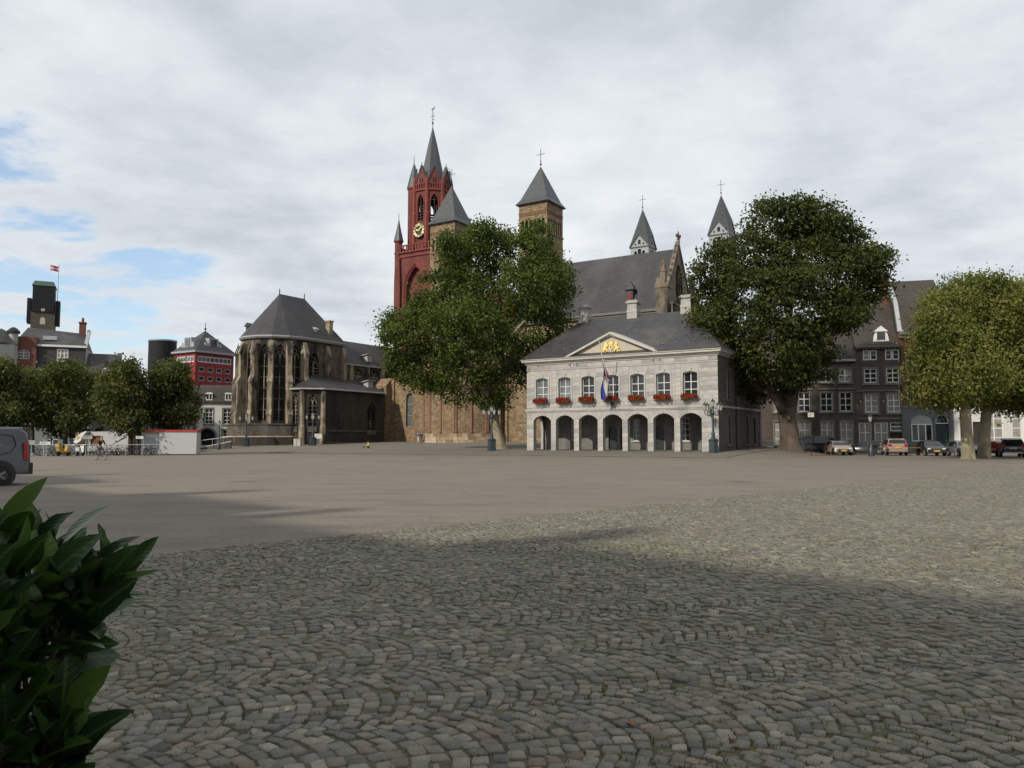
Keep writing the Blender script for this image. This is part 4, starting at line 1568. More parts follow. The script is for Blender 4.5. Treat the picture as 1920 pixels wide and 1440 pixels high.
k.rev([(.28, zr + .9), (.16, zr + 1.5), (.15, zf - 1.3), (.3, zf - 1.2), (.15, zf - 1.0), (.14, zf - .3), (.05, zf)], n=6)
k.box(-.12, .12, -.62, .62, zf - .85, zf - .55)
k.box(-.35, .35, -.12, .12, zf - .82, zf - .58)
k.ell((0, -.62, zf - .7), (.2, .2, .22), 6, 4)
k.ell((0, .62, zf - .7), (.2, .2, .22), 6, 4)
k.build('finial', MT['marl_g'], ggab)
for yy in (yg - hw - .3, yg + hw + .3):     # corner piers with pinnacles
    k = MB()
    k.M = TR(xg - .1, yy, 0)
    zpt = zp(486, 105) - zl_
    k.box(-.85, .85, -.85, .85, -.5, ze + 2.3)
    for rot in range(4):
        k.M = TR(xg - .1, yy, 0, rot * math.pi / 2)
        k.prism([(-.95, ze + 2.0), (.95, ze + 2.0), (0, ze + 3.6)], 'y', -.95, -.6)
    k.M = TR(xg - .1, yy, 0)
    k.rev([(.55, ze + 2.3), (.5, ze + 4.2), (.6, ze + 4.3), (.1, zpt - .6), (.05, zpt)], n=4, a0=math.pi / 4)
    for j in range(5):
        z = ze + 4.4 + (zpt - ze - 4.6) * j / 5
        rr = .62 - .1 * j
        for q_ in range(4):
            k.ell((rr * math.cos(q_ * 1.571 + .785) * .85, rr * math.sin(q_ * 1.571 + .785) * .85, z), (.13, .13, .16), 5, 3)
    k.build('pinnacle', MT['marl_g'], bas)
k = MB()                                    # pierced balustrade in front of the gable
zb0, zb1 = ze - 2.6, ze - .1
for j in range(16):
    y = yg - hw - 1.2 + j * .8
    k.box(xg + 1.3, xg + 1.5, y - .09, y + .09, zb0, zb1 - .25)
    k.box(xg + 1.3, xg + 1.5, y + .3, y + .42, zb0, zb1 - .25)
k.box(xg + 1.2, xg + 1.6, yg - hw - 1.4, yg + hw + 1.4, zb1 - .25, zb1)
k.box(xg + 1.2, xg + 1.6, yg - hw - 1.4, yg + hw + 1.4, zb0 - .3, zb0)
k.build('balustrade', MT['marl_g'], bas)
k = MB()
k.box(xg + .0, xg + 1.7, yg - hw - .6, yg + hw + 1.5, -.5, zb0 - .32)
k.build('porch_wall', MT['soot'], bas)
k = MB()
dx, dy = 29.2, yg - hw + 1.0
k.box(dx - .5, dx + .5, dy - .5, dy + 1.5, ze + .4, ze + 2.5)
do = k.build('roof_turret', MT['slate_b'], bas)
k = MB()
pyramid(k, dx - .75, dx + .75, dy - .75, dy + 1.2, ze + 2.5, ze + 3.7, .1)
k.ell((dx, dy + .2, ze + 3.75), (.12, .12, .2))
k.build('turret_roof', MT['slate_g'], do)
k = MB()
k.box(dx - .3, dx + .3, dy - .53, dy - .4, ze + 1.0, ze + 2.2)
for j in range(5):
    k.box(dx - .3, dx + .3, dy - .58, dy - .5, ze + 1.05 + j * .23, ze + 1.12 + j * .23)
k.build('louvre_shutter', mat('red_shutter', (0.2, 0.03, 0.035), .6), do)

# sign beside the flank wall
q = MB()
q.box(-.22, .22, -.05, 0, -.3, .3)
sg = q.build('wall_sign', MT['white'])
sg.location = L2W(bp_, AX, (-8.1, -.30, 3.1))
sg.rotation_euler = (0, 0, AX)
tag(sg, 'small white sign on the ochre pilaster beside the apse', 'sign')

# ------------------------------------------------------------------ Gothic church with black choir
jp = Vector((-37.5, 126.0, 0.62))
jn = thing('gothic_church', 'sooty Gothic choir with tall lancet windows, buttresses and steep dark roof', 'church', jp, AX)
zc = 16.9
zA = zp(551, 126) - jp.z
RJ = 5.4
NF = 5
FA = 180.0 / 7
fang = [-math.pi / 2 + (i - 3) * math.radians(FA) for i in range(7)]
side = 2 * RJ * math.tan(math.radians(FA / 2))


def facet_M(a, r):
    """frame of a wall facet with outward direction a (angle in plan): local x along the wall, -y outwards"""
    return Matrix.Rotation(a + math.pi / 2, 4, 'Z') @ Matrix.Translation((0, -r, 0))


k = MB()
lan = (-.74, .74, 3.9, 15.7, 1.8, True)
for a in fang:
    k.M = facet_M(a, RJ)
    wall(k, -side / 2, side / 2, -.6, zc, [lan], .45)
LS = 9.0
uw = (1.5, 3.7, 9.7, 14.8, 1.9, True)
k.M = SIDE_R(RJ)
wall(k, 0, LS, -.6, zc, [uw], .45)
k.M = SIDE_L(-RJ, LS)
wall(k, 0, LS, -.6, zc, [(LS - 3.7, LS - 1.5, 4, 14.8, 1.9, True)], .45)
k.M = I4
k.build('choir_wall', MT['soot'], jn)


def gothic_window(parent, M, o, y=.4):
    k = MB()
    k.M = M
    xa, xb, za, zb, rise, _ = o
    k.poly([(p[0], y, p[1]) for p in outline(o)])
    w = k.build('window', MT['leaded'], parent)
    k = MB()
    k.M = M
    xm = (xa + xb) / 2
    zs = zb - rise
    k.box(xm - .06, xm + .06, y - .22, y - .02, za, zs + .2)
    for i in range(1, 6):
        z = za + (zs - za) * i / 6
        k.box(xa, xb, y - .12, y - .05, z - .04, z + .04)
    for s in (0, 1):
        pts = arc_pts(xa + .05 + s * (xm - xa), xm - .05 + s * (xm - xa), zs - .3, .8, True, 4)
        k.tube([(p[0], y - .12, p[1]) for p in pts], .06, 4)
    k.tube([(xm + min(.42, (xb - xa) * .24) * math.cos(j * .524), y - .12, zs + .85 + min(.42, (xb - xa) * .24) * math.sin(j * .524)) for j in range(13)], .06, 4)
    k.build('tracery', MT['marl'], w)
    k = MB()
    k.M = M
    k.prism([(xa - .05, za - .9), (xa - .05, za - .02), (xb + .05, za - .02), (xb + .05, za - .9)], 'y', -.12, .0)
    k.build('sill', MT['podium'], w)
    return w


for a in fang:
    gothic_window(jn, facet_M(a, RJ), lan)
gothic_window(jn, SIDE_R(RJ), uw)


def buttress(M, h=15.7, d=1.7, w=.34):
    k = MB()
    k.M = M
    pr = [(.3, -.6), (-d, -.6), (-d, h * .30), (-d + .25, h * .34), (-d + .25, h * .62), (-d + .65, h * .68), (-d + .65, h * .90), (-d + 1.15, h), (.3, h)]
    k.prism(pr, 'x', -w, w)
    k.prism([(-d + .55, h * .90), (-d + 1.1, h * 1.0), (-d + 1.1, h * 1.03), (-d + .5, h * .92)], 'x', -w - .08, w + .08)
    k.prism([(-d - .05, h * .30 - .1), (-d - .05, h * .30 + .12), (-d + .3, h * .35 + .1), (-d + .3, h * .33)], 'x', -w - .06, w + .06)
    k.prism([(-d + .18, h * .62 - .1), (-d + .18, h * .62 + .12), (-d + .7, h * .69 + .08), (-d + .7, h * .66)], 'x', -w - .06, w + .06)
    return k.build('buttress', MT['marl'], jn)


rv = RJ / math.cos(math.radians(FA / 2))
for i in range(8):
    a = -math.pi / 2 + (i - 3.5) * math.radians(FA)
    buttress(facet_M(a, rv - .1))
for y in (5.3, 9.0):
    buttress(SIDE_R(RJ) @ Matrix.Translation((y, 0, 0)), 15.7, 1.3)
for y in (5.3, 9.0):
    buttress(SIDE_L(-RJ, 9.0) @ Matrix.Translation((9.0 - y, 0, 0)), 15.7, 1.3)
# podium
for (r, z0, z1, mt_, nm_) in ((RJ + 2.5, -.8, 1.35, MT['soot_d'], 'podium_wall'), (RJ + 2.55, 1.352, 1.5, MT['pale_stone'], 'podium_coping'), (RJ + 1.9, 1.502, 3.2, MT['podium'], 'podium'), (RJ + 2.05, 3.202, 3.4, MT['podium'], 'podium_coping')):
    k = MB()
    rr = r / math.cos(math.radians(FA / 2))
    ring = [(rr * math.cos(-math.pi / 2 + (i - 3.5) * math.radians(FA)), rr * math.sin(-math.pi / 2 + (i - 3.5) * math.radians(FA))) for i in range(8)]
    k.prism(ring, 'z', z0, z1)
    k.build(nm_, mt_, jn)
# cornice and roof
ring = lambda r, z: [(r / math.cos(math.radians(FA / 2)) * math.cos(-math.pi / 2 + (i - 3.5) * math.radians(FA)), r / math.cos(math.radians(FA / 2)) * math.sin(-math.pi / 2 + (i - 3.5) * math.radians(FA)), z) for i in range(8)] + [(r, LS + .1, z), (-r, LS + .1, z)]
k = MB()
k.loft([ring(RJ + .28, zc - .35), ring(RJ + .5, zc - .1), ring(RJ + .5, zc + .12)])
k.build('cornice', MT['lead'], jn)
k = MB()
rg = ring(RJ + .42, zc + .13)
b = k.av(rg + [(0, 0, zA), (0, 5.3, zA)])
for i in range(7):
    k.af(b + i, b + i + 1, b + 10)
k.af(b + 7, b + 8, b + 11, b + 10)
k.af(b + 8, b + 9, b + 11)
k.af(b + 9, b, b + 10, b + 11)
jr = k.build('choir_roof', MT['slate_b'], jn)
for y in (0, 5.3):
    k = MB()
    k.rev([(.12, zA - .1), (.06, zA + .3), (.1, zA + .5), (.03, zA + .9)], (0, y, 0), 6)
    k.build('ridge_finial', MT['iron'], jr)
k = MB()
k.box(4.0, 4.9, 6.3, 7.1, zc + .5, zc + 3.4)
k.box(3.9, 5.0, 6.2, 7.2, zc + 3.402, zc + 3.65)
k.build('chimney', MT['marl'], jr)
k = MB()
k.box(4.2, 4.9, 3.2, 3.8, zc + .6, zc + 1.8)
k.prism([(4.0, zc + 1.8), (5.1, zc + 1.8), (4.5, zc + 2.2)], 'y', 3.1, 3.9)
k.build('roof_hatch', MT['lead'], jr)
k = MB()
k.box(-4.4, -3.6, -2.9, -2.2, zc + 1.2, zc + 2.2)
k.prism([(-4.7, zc + 2.2), (-3.4, zc + 2.2), (-4.0, zc + 2.8)], 'y', -3.1, -2.1)
k.build('roof_hatch', MT['slate'], jr)
# nave behind
k = MB()
nv = [(y, y + 2.2, 11.6, 13.0, 1.0, True) for y in (12.0, 16.0, 20.0, 24.0)]
k.M = SIDE_R(RJ - .2)
wall(k, 9.0, 34, -.6, 13.9, nv, .4)
k.M = I4
k.build('nave_wall', MT['soot'], jn)
for o in nv:
    gothic_window(jn, SIDE_R(RJ - .2), o, .35)
k = MB()
gable_roof(k, -RJ, RJ - .2, 8.8, 34, 14.0, 18.4, .35, 'y')
k.build('nave_roof', MT['slate_b'], jn)
k = MB()
k.box(RJ - .2, RJ + .2, 9.3, 34, 13.5, 13.72)
k.build('gutter', MT['lead'], jn)
for y in (10.9, 14.9, 18.9):
    k = MB()
    k.box(RJ - .22, RJ + .3, y - .35, y + .35, 9, 13.4)
    k.build('pier', MT['marl'], jn)
for (x, y, z) in ((4.2, 16.2, 14.9), (8.3, 12.0, 9.9)):
    k = MB()
    k.box(x - .6, x + .6, y - .6, y + .6, z - .4, z + .9)
    k.prism([(x - .9, z + .55), (x + .9, z + .9), (x + .9, z + 1.0), (x - .9, z + .7)], 'y', y - .9, y + .9)
    k.build('skylight', MT['lead'], jn)
# low sacristy with lean-to roof and faceted end
xs_, zs_ = 10.6, 8.7
pl_ = [(RJ, -2.6), (8.4, -2.6), (xs_, -.4), (xs_, 13.6), (RJ, 13.6)]
k = MB()
segs = list(zip(pl_[:-1], pl_[1:]))
for i, (p, q_) in enumerate(segs[:3]):
    d = Vector((q_[0] - p[0], q_[1] - p[1], 0))
    M = Matrix.Translation((p[0], p[1], 0)) @ Matrix.Rotation(math.atan2(d.y, d.x), 4, 'Z')
    k.M = M
    ln = d.length
    ops = [(ln / 2 - .6, ln / 2 + .6, 3.0, 8.0, 1.3, True)] if i < 2 else [(9.8, 11.8, 2.6, 7.0, 1.5, True)]
    wall(k, 0, ln, -.6, zs_, ops, .4)
    for o in ops:
        gothic_window(jn, M, o, .35)
k.M = I4
k.build('sacristy_wall', MT['soot_d'], jn)
for (x, y) in ((8.4, -2.6), (xs_, -.4)):
    k = MB()
    k.rev([(.45, -.4), (.45, 3.0), (.36, 3.2), (.36, 8.4)], (x, y, 0), 8)
    k.build('sacristy_pier', MT['marl'], jn)
k = MB()
d = .4
b = k.av([(RJ, -3.0, zs_), (8.6, -3.0, zs_), (xs_ + d, -.6, zs_), (xs_ + d, 13.6, zs_), (RJ + .05, 13.6, zs_ + 2.4), (RJ + .05, 1.4, zs_ + 2.4), (RJ + .05, -2.0, zs_ + .6)])
k.af(b, b + 1, b + 5, b + 6)
k.af(b + 1, b + 2, b + 5)
k.af(b + 2, b + 3, b + 4, b + 5)
k.build('sacristy_roof', MT['slate_b'], jn)
k = MB()
for p, q_ in (((RJ, -3.05), (8.65, -3.05)), ((8.65, -3.05), (xs_ + .45, -.6)), ((xs_ + .45, -.6), (xs_ + .45, 13.6))):
    k.tube([(p[0], p[1], zs_ - .05), (q_[0], q_[1], zs_ - .05)], .13, 6)
k.build('sacristy_gutter', MT['lead'], jn)
k = MB()
k.M = SIDE_R(xs_)
k.box(-.4, 13.6, -.1, 0, 2.25, 2.45)
k.box(-.4, 13.6, -.14, 0, .35, .6)
k.build('string_course', MT['podium'], jn)

# ------------------------------------------------------------------ red Gothic tower with clock
TD = 158.0
tb = Vector((xp(811, 300, TD), TD, 1.2))
rt = thing('red_church_tower', 'red painted Gothic church tower with gold clock, balustrades and slate spire', 'tower', tb, AX)
zT = zp(468, 153) - tb.z                 # terrace of the lower stage
zO = zp(352, 154) - tb.z                 # top of the octagon
zS = zp(240, TD) - tb.z                  # tip of the spire
WL = 10.2
h = WL / 2
k = MB()
big = (-2.4, 2.4, 6, zT - 3.2, 4.6, True)
for rot in range(4):
    k.M = Matrix.Rotation(rot * math.pi / 2, 4, 'Z')
    wall(k, -h, h, -.5, zT, [big], .9, y=-h)
    k.poly([(p[0], -h + .9, p[1]) for p in outline(big)])
k.M = I4
k.poly([(-h, -h, zT), (h, -h, zT), (h, h, zT), (-h, h, zT)])
low = k.build('lower_stage', MT['red_stone'], rt)
for rot in range(4):
    k = MB()
    k.M = Matrix.Rotation(rot * math.pi / 2, 4, 'Z')
    for g, d in ((.25, .0), (.5, -.12), (.75, -.05)):
        pts = outline((big[0] - g, big[1] + g, big[2], big[3] + g, big[4] + g * .6, True))[1:-1]
        k.tube([(pts[0][0], -h + d, 6)] + [(p[0], -h + d, p[1]) for p in pts] + [(pts[-1][0], -h + d, 6)], .13, 5)
    k.box(-h - .2, h + .2, -h - .22, -h, zT - 1.1, zT - .85)
    k.box(-h - .28, h + .28, -h - .3, -h + .05, zT - .2, zT + .1)
    k.build('arch_moulding', MT['red_stone2'], low)
    for s in (-1, 1):
        k = MB()
        k.M = Matrix.Rotation(rot * math.pi / 2, 4, 'Z')
        k.prism([(s * (h - 1.5), -.5), (s * (h - .1), -.5), (s * (h - .1), zT - 6), (s * (h - .35), zT - 1.2), (s * (h - 1.3), zT - 1.2), (s * (h - 1.5), zT - 6)], 'y', -h - .55, -h + .1)
        k.build('buttress', MT['red_stone'], low)
    # pierced balustrade
    k = MB()
    k.M = Matrix.Rotation(rot * math.pi / 2, 4, 'Z')
    k.box(-h - .1, h + .1, -h - .15, -h + .15, zT + 1.25, zT + 1.45)
    for i in range(13):
        x = -h + .3 + i * (WL - .6) / 12
        k.box(x - .13, x + .13, -h - .08, -h + .08, zT + .1, zT + 1.25)
    k.build('balustrade', MT['red_stone2'], low)
for sx in (-1, 1):
    for sy in (-1, 1):
        k = MB()
        k.rev([(.75, zT - 3), (.75, zT + 2.2), (.95, zT + 2.3), (.95, zT + 2.5)], (sx * (h - .35), sy * (h - .35), 0), 8)
        pn = k.build('turret', MT['red_stone'], low)
        k = MB()
        k.rev([(1.0, zT + 2.5), (.45, zT + 4.9), (.06, zT + 7.0), (.04, zT + 8.4)], (sx * (h - .35), sy * (h - .35), 0), 8)
        k.build('turret_roof', MT['slate_g'], pn)
# octagon
RO = 3.75
so = 2 * RO * math.tan(math.pi / 8)
k = MB()
op8 = (-.72, .72, zT + 6.2, zO - 1.2, 1.5, True)
for i in range(8):
    k.M = facet_M(-math.pi / 2 + i * math.pi / 4, RO)
    wall(k, -so / 2, so / 2, zT, zO, [op8], .5)
oc = k.build('octagon', MT['red_stone'], rt)
for i in range(8):
    M = facet_M(-math.pi / 2 + i * math.pi / 4, RO)
    k = MB()
    k.M = M
    k.box(-.08, .08, .1, .3, op8[2], op8[3] - .4)
    for j in range(14):
        z = op8[2] + .2 + j * .55
        if z < op8[3] - 2.2 and i != 1:
            k.prism([(.15, z), (.45, z + .25), (.45, z + .32), (.15, z + .07)], 'x', -.72, .72)
    k.build('louvre', MT['louvre'], oc)
    k = MB()
    k.M = M
    pts = outline((op8[0] - .18, op8[1] + .18, op8[2], op8[3] + .25, 1.7, True))[1:-1]
    k.tube([(pts[0][0], -.03, zT + 1)] + [(p[0], -.03, p[1]) for p in pts] + [(pts[-1][0], -.03, zT + 1)], .1, 5)
    k.box(-so / 2, so / 2, -.16, 0, zT + 5.3, zT + 5.55)
    k.box(-so / 2 - .05, so / 2 + .05, -.25, .1, zO - .35, zO)
    k.build('moulding', MT['red_stone2'], oc)
    # gablet above each face with its own little window
    k = MB()
    k.M = M
    k.prism([(-so / 2 + .1, zO + 1.0), (so / 2 - .1, zO + 1.0), (0, zO + 4.6)], 'y', .15, .5)
    k.box(-so / 2 + .1, so / 2 - .1, .15, .5, zO, zO + 1.0)
    gb = k.build('gablet', MT['red_stone'], oc)
    k = MB()
    k.M = M
    for s in (-.38, .1):
        k.poly([(p[0], .14, p[1]) for p in outline((s, s + .3, zO + 1.0, zO + 2.3, .3, True))])
    k.build('gablet_window', MT['dark'], gb)
    k = MB()
    k.M = M
    for s in (-1, 1):
        k.prism([(s * (so / 2), zO + .9), (s * (so / 2), zO + 1.2), (0, zO + 5.0), (0, zO + 4.6)], 'y', .0, .7)
    k.tube([(0, .3, zO + 4.7), (0, .3, zO + 5.6)], .07, 4)
    k.build('gablet_coping', MT['slate_g'], gb)
    k = MB()
    k.M = M
    k.box(-so / 2, so / 2, -.2, -.05, zO + 1.0, zO + 1.18)
    for j in range(7):
        x = -so / 2 + .15 + j * (so - .3) / 6
        k.box(x - .09, x + .09, -.18, -.06, zO, zO + 1.0)
    k.build('balustrade', MT['red_stone2'], oc)
    a = -math.pi / 2 + (i + .5) * math.pi / 4
    rr = RO / math.cos(math.pi / 8)
    k = MB()
    k.rev([(.5, zT), (.5, zO - 5), (.38, zO - 4.6), (.36, zO + 1.4), (.05, zO + 3.0)], (rr * math.cos(a), rr * math.sin(a), 0), 6)
    k.build('corner_shaft', MT['red_stone2'], oc)
# stair turret on the left flank of the octagon
k = MB()
a = -math.pi / 2 - 1.5 * math.pi / 4
sx, sy = 3.9 * math.cos(a), 3.9 * math.sin(a)
k.rev([(1.2, zT), (1.2, zO + .8), (1.35, zO + .9), (1.35, zO + 1.2)], (sx, sy, 0), 8)
st = k.build('stair_turret', MT['red_stone'], rt)
k = MB()
k.rev([(1.45, zO + 1.2), (.75, zO + 4.2), (.08, zO + 6.6), (.04, zO + 8.2)], (sx, sy, 0), 8)
k.build('turret_roof', MT['slate_g'], st)
# spire
k = MB()
k.rev([(3.0, zO + .6), (2.3, zO + 4.0), (1.0, zO + 4.0 + (zS - zO - 4) * .62), (.1, zS)], n=8, a0=math.pi / 8)
sp = k.build('spire', MT['slate_g'], rt)
k = MB()
zv = zp(204, TD) - tb.z
k.tube([(0, 0, zS - .5), (0, 0, zv)], .07, 5)
k.tube([(-.55, 0, zv - 1.6), (.55, 0, zv - 1.6)], .05, 4)
k.tube([(-.35, 0, zv - 2.3), (.35, 0, zv - 2.3)], .05, 4)
k.ell((0, 0, zS + 1.0), (.2, .2, .25))
k.prism([(-.45, zv), (-.1, zv + .1), (.2, zv + .05), (.5, zv + .5), (.45, zv + .05), (.2, zv - .15), (-.2, zv - .12)], 'y', -.03, .03)
k.build('weathercock', MT['iron'], sp)
# clock: dark face, gold numerals and hands
Mc = facet_M(-math.pi / 2, RO)
zc_ = zp(432, 154.5) - tb.z
k = MB()
k.M = Mc @ Matrix.Translation((0, -.32, zc_)) @ Matrix.Rotation(math.pi / 2, 4, 'X')
k.rev([(1.5, 0), (1.5, .16), (1.42, .2), (.02, .2)], n=28)
ck = k.build('clock', mat('clock_face', (0.02, 0.018, 0.015), 0.5), rt)
NUM = mat('pale_gold', (0.85, 0.68, 0.36), .5, .08, metal=.3)
numer = ['XII', 'I', 'II', 'III', 'IIII', 'V', 'VI', 'VII', 'VIII', 'IX', 'X', 'XI']
for i in range(12):
    a = math.pi / 2 - i * math.pi / 6
    k = MB()
    k.M = Mc @ Matrix.Translation((0, -.545, zc_)) @ Matrix.Rotation(-(i * math.pi / 6), 4, Vector((0, -1, 0)))
    n = len(numer[i])
    w = .30
    for j, ch in enumerate(numer[i]):
        x = (j - (n - 1) / 2) * w / max(1, n) * 1.6
        if ch == 'I':
            k.box(x - .06, x + .06, -.02, .02, .88, 1.38)
        else:
            k.prism([(x - .12, 1.36), (x - .04, 1.36), (x + .12 if ch == 'X' else x + .02, .95), (x + .04 if ch == 'X' else x - .05, .95)], 'y', -.02, .02)
            k.prism([(x + .04, 1.36), (x + .12, 1.36), (x - .04 if ch == 'X' else x + .03, .95), (x - .12 if ch == 'X' else x - .04, .95)], 'y', -.021, .019)
    k.build('numeral', NUM, ck)
for (ang_, ln, w) in ((48, 1.15, .1), (280, .8, .12)):
    k = MB()
    k.M = Mc @ Matrix.Translation((0, -.60, zc_)) @ Matrix.Rotation(-R(ang_), 4, Vector((0, -1, 0)))
    k.prism([(-w * .5, -.2), (w * .5, -.2), (w, ln * .7), (0, ln), (-w, ln * .7)], 'y', -.015, .015)
    k.build('hand', NUM, ck)

# ------------------------------------------------------------------ a plain town house


def row_windows(parent, M, xs, w, z0, z1, yd=.18, cols=2, rows=3, glass=None, transom=None, frame=None, rise=0, bar=.05, fw=.09):
    for i, x in enumerate(xs):
        g = glass[i % len(glass)] if isinstance(glass, list) else glass
        window(parent, M, (x - w / 2, x + w / 2, z0, z1, rise), yd, cols, rows, frame=frame, glass=g, transom=transom, bar=bar, fw=fw)


def shell(k, x0, x1, depth, z0, z1, ops, t=.25):
    wall(k, x0, x1, z0, z1, ops, t)
    k.poly([(x1, 0, z0), (x1, depth, z0), (x1, depth, z1), (x1, 0, z1)])
    k.poly([(x0, depth, z0), (x0, 0, z0), (x0, 0, z1), (x0, depth, z1)])
    k.poly([(x1, depth, z0), (x0, depth, z0), (x0, depth, z1), (x1, depth, z1)])


# ------------------------------------------------------------------ row of houses on the right
RX = R(-15)
hd = Vector((math.cos(RX), math.sin(RX), 0))
hn = Vector((-math.sin(RX), math.cos(RX), 0))
h0 = Vector((xp(1690, 780, 93.0), 93.0, 0.0))        # party wall between the second and third house


def s_of(px, py=760):
    """distance along the row of photograph column px, measured from h0"""
    q = (px - 960) / F / (math.cos(PITCH) - (720 - py) / F * math.sin(PITCH))
    return (q * h0.y - h0.x) / (hd.x - q * hd.y)


def zrow(py, s):
    return zp(py, h0.y + hd.y * s)


def house(name, label, s0, group=None):
    return thing(name, label, 'house', h0 + hd * s0, RX, group)


# house A (left, partly behind the chestnut)
sA, sB = s_of(1402), s_of(1606)
wA = sB - sA
hA = house('brick_house', 'dark brick house with pantile roof half hidden behind the chestnut trunk', sA)
cxs = [s_of(p) - sA for p in (1462, 1508, 1550, 1586)]
ops = []
zg = (zrow(815, sB), zrow(792, sB))
for x in cxs:
    ops += [(x - .68, x + .68, .6, 3.75), (x - .68, x + .68, zrow(771, sB), zrow(735, sB)), (x - .66, x + .66, zrow(716, sB), zrow(691, sB))]
k = MB()
shell(k, 0, wA, 10, -.2, zrow(672, sB), ops, .22)
k.build('wall', MT['brick_d'], hA)
for i, o in enumerate(ops):
    gls = MT['curtain'] if (i % 3 == 0 or i in (1, 11)) else MT['glass']
    window(hA, I4, o, .12, 2, 3 if i % 3 != 2 else 2, glass=gls, fw=.1, bar=.06)
    q = MB()
    surround(q, o, .16, .04, True)
    if i % 3 == 1:
        q.box(o[0] - .3, o[1] + .3, -.18, 0, o[3] + .32, o[3] + .5)
    q.build('window_surround', MT['surround'], hA)
k = MB()
zE_ = zrow(672, sB)
gable_roof(k, -.1, wA - .02, 0, 10, zE_, zE_ + 5.6, .3, 'x')
k.build('roof', MT['tile'], hA)
k = MB()
k.box(-.1, wA - .02, -.42, -.02, zE_ - .35, zE_ - .1)
k.build('gutter', MT['lead'], hA)

# house B (middle)
wB = -sB
hB = house('brick_house', 'tall dark brick house with pantile roof and small white gabled dormer', sB)
xs2 = [s_of(1634) - sB, s_of(1676) - sB]
zE_ = zrow(645, 0)
opB = []
for x in xs2:
    opB += [(x - .70, x + .70, zrow(773, 0), zrow(739, 0)), (x - .70, x + .70, zrow(717, 0), zrow(690, 0)), (x - .78, x + .78, zrow(674, 0), zrow(655, 0))]
gx = [s_of(1621) - sB, s_of(1651) - sB, s_of(1680) - sB]
opG = [(gx[0] - .72, gx[0] + .72, .35, 3.6), (gx[1] - .76, gx[1] + .76, .35, 3.6), (gx[2] - .72, gx[2] + .72, 2.55, 3.6), (gx[2] - .72, gx[2] + .72, .05, 2.35)]
k = MB()
shell(k, 0, wB, 11, -.2, zE_, opB + opG, .22)
k.build('wall', MT['brick_d'], hB)
for i, o in enumerate(opB):
    if i % 3 == 2:
        xm = (o[0] + o[1]) / 2
        window(hB, I4, (o[0], xm - .02, o[2], o[3]), .05, 1, 2, fw=.13, bar=.04, glass=MT['curtain'] if i == 2 else MT['glass'])
        window(hB, I4, (xm + .02, o[1], o[2], o[3]), .05, 1, 2, fw=.13, bar=.04, glass=MT['glass'])
        continue
    window(hB, I4, o, .1, 2, 3, fw=.12, bar=.07, glass=MT['curtain'] if i % 3 == 0 else MT['glass'])
    q = MB()
    surround(q, o, .2, .04, True)
    q.build('window_surround', MT['surround'], hB)
for i, o in enumerate(opG[:3]):
    window(hB, I4, o, .1, 2 if i < 2 else 1, 2, fw=.12, bar=.07, transom=[.62] if i < 2 else None, glass=MT['curtain'] if i < 2 else MT['glass'])
q = MB()
q.poly([(p[0], .15, p[1]) for p in outline(opG[3])])
q.build('door', MT['louvre'], hB)
q = MB()
for zz in (zrow(786, 0), zrow(733, 0)):
    q.box(.1, wB - .1, -.1, 0, zz, zz + .16)
q.build('string_course', MT['surround'], hB)['kind'] = 'stuff'
k = MB()
gable_roof(k, .0, wB, 0, 11, zE_, zE_ + 6.6, .35, 'x')
rB = k.build('roof', MT['tile'], hB)
k = MB()
for i in range(14):
    x = .1 + i * (wB - .3) / 13
    k.box(x, x + .12, -.5, 0, zE_ - .55, zE_ - .36)
k.box(0, wB, -.55, -.02, zE_ - .352, zE_ - .12)
k.build('eaves', MT['surround'], hB)['kind'] = 'stuff'
dx_ = s_of(1653, 630) - sB
k = MB()
k.box(dx_ - .62, dx_ + .62, 0.35, 2.4, zE_ + .35, zE_ + 1.6)
k.prism([(dx_ - .78, zE_ + 1.6), (dx_ + .78, zE_ + 1.6), (dx_, zE_ + 2.3)], 'y', .2, 2.8)
for s in (-1, 1):
    k.prism([(dx_ + s * .62, zE_ + .35), (dx_ + s * .88, zE_ + .35), (dx_ + s * .78, zE_ + 1.1), (dx_ + s * .62, zE_ + 1.5)], 'y', .36, .6)
dm = k.build('dormer', MT['white'], rB)
k = MB()
k.box(dx_ - .45, dx_ + .45, .33, .36, zE_ + .6, zE_ + 1.5)
k.build('pane', MT['glass'], dm)
k = MB()
k.box(wB - .75, wB + .1, 4.6, 5.9, zE_ + 4.5, zE_ + 9.2)
k.box(wB - .82, wB + .17, 4.5, 6.0, zE_ + 9.202, zE_ + 9.4)
k.build('chimney', MT['brick_r'], rB)
# string of small bulbs across the facade
q = MB()
q.tube([(-1.5, -.4, zrow(744, 0)), (wB * .3, -.6, zrow(751, 0)), (wB * .75, -.5, zrow(747, 0))], .012, 4)
lamp_s = q.build('light_string', MT['iron'], hB)
for i in range(4):
    q = MB()
    q.ell((wB * (.08 + .17 * i), -.6, zrow(751, 0) - .12 + .05 * (i % 2)), (.06, .06, .08), 6, 4)
    q.build('bulb', MT['white'], lamp_s)

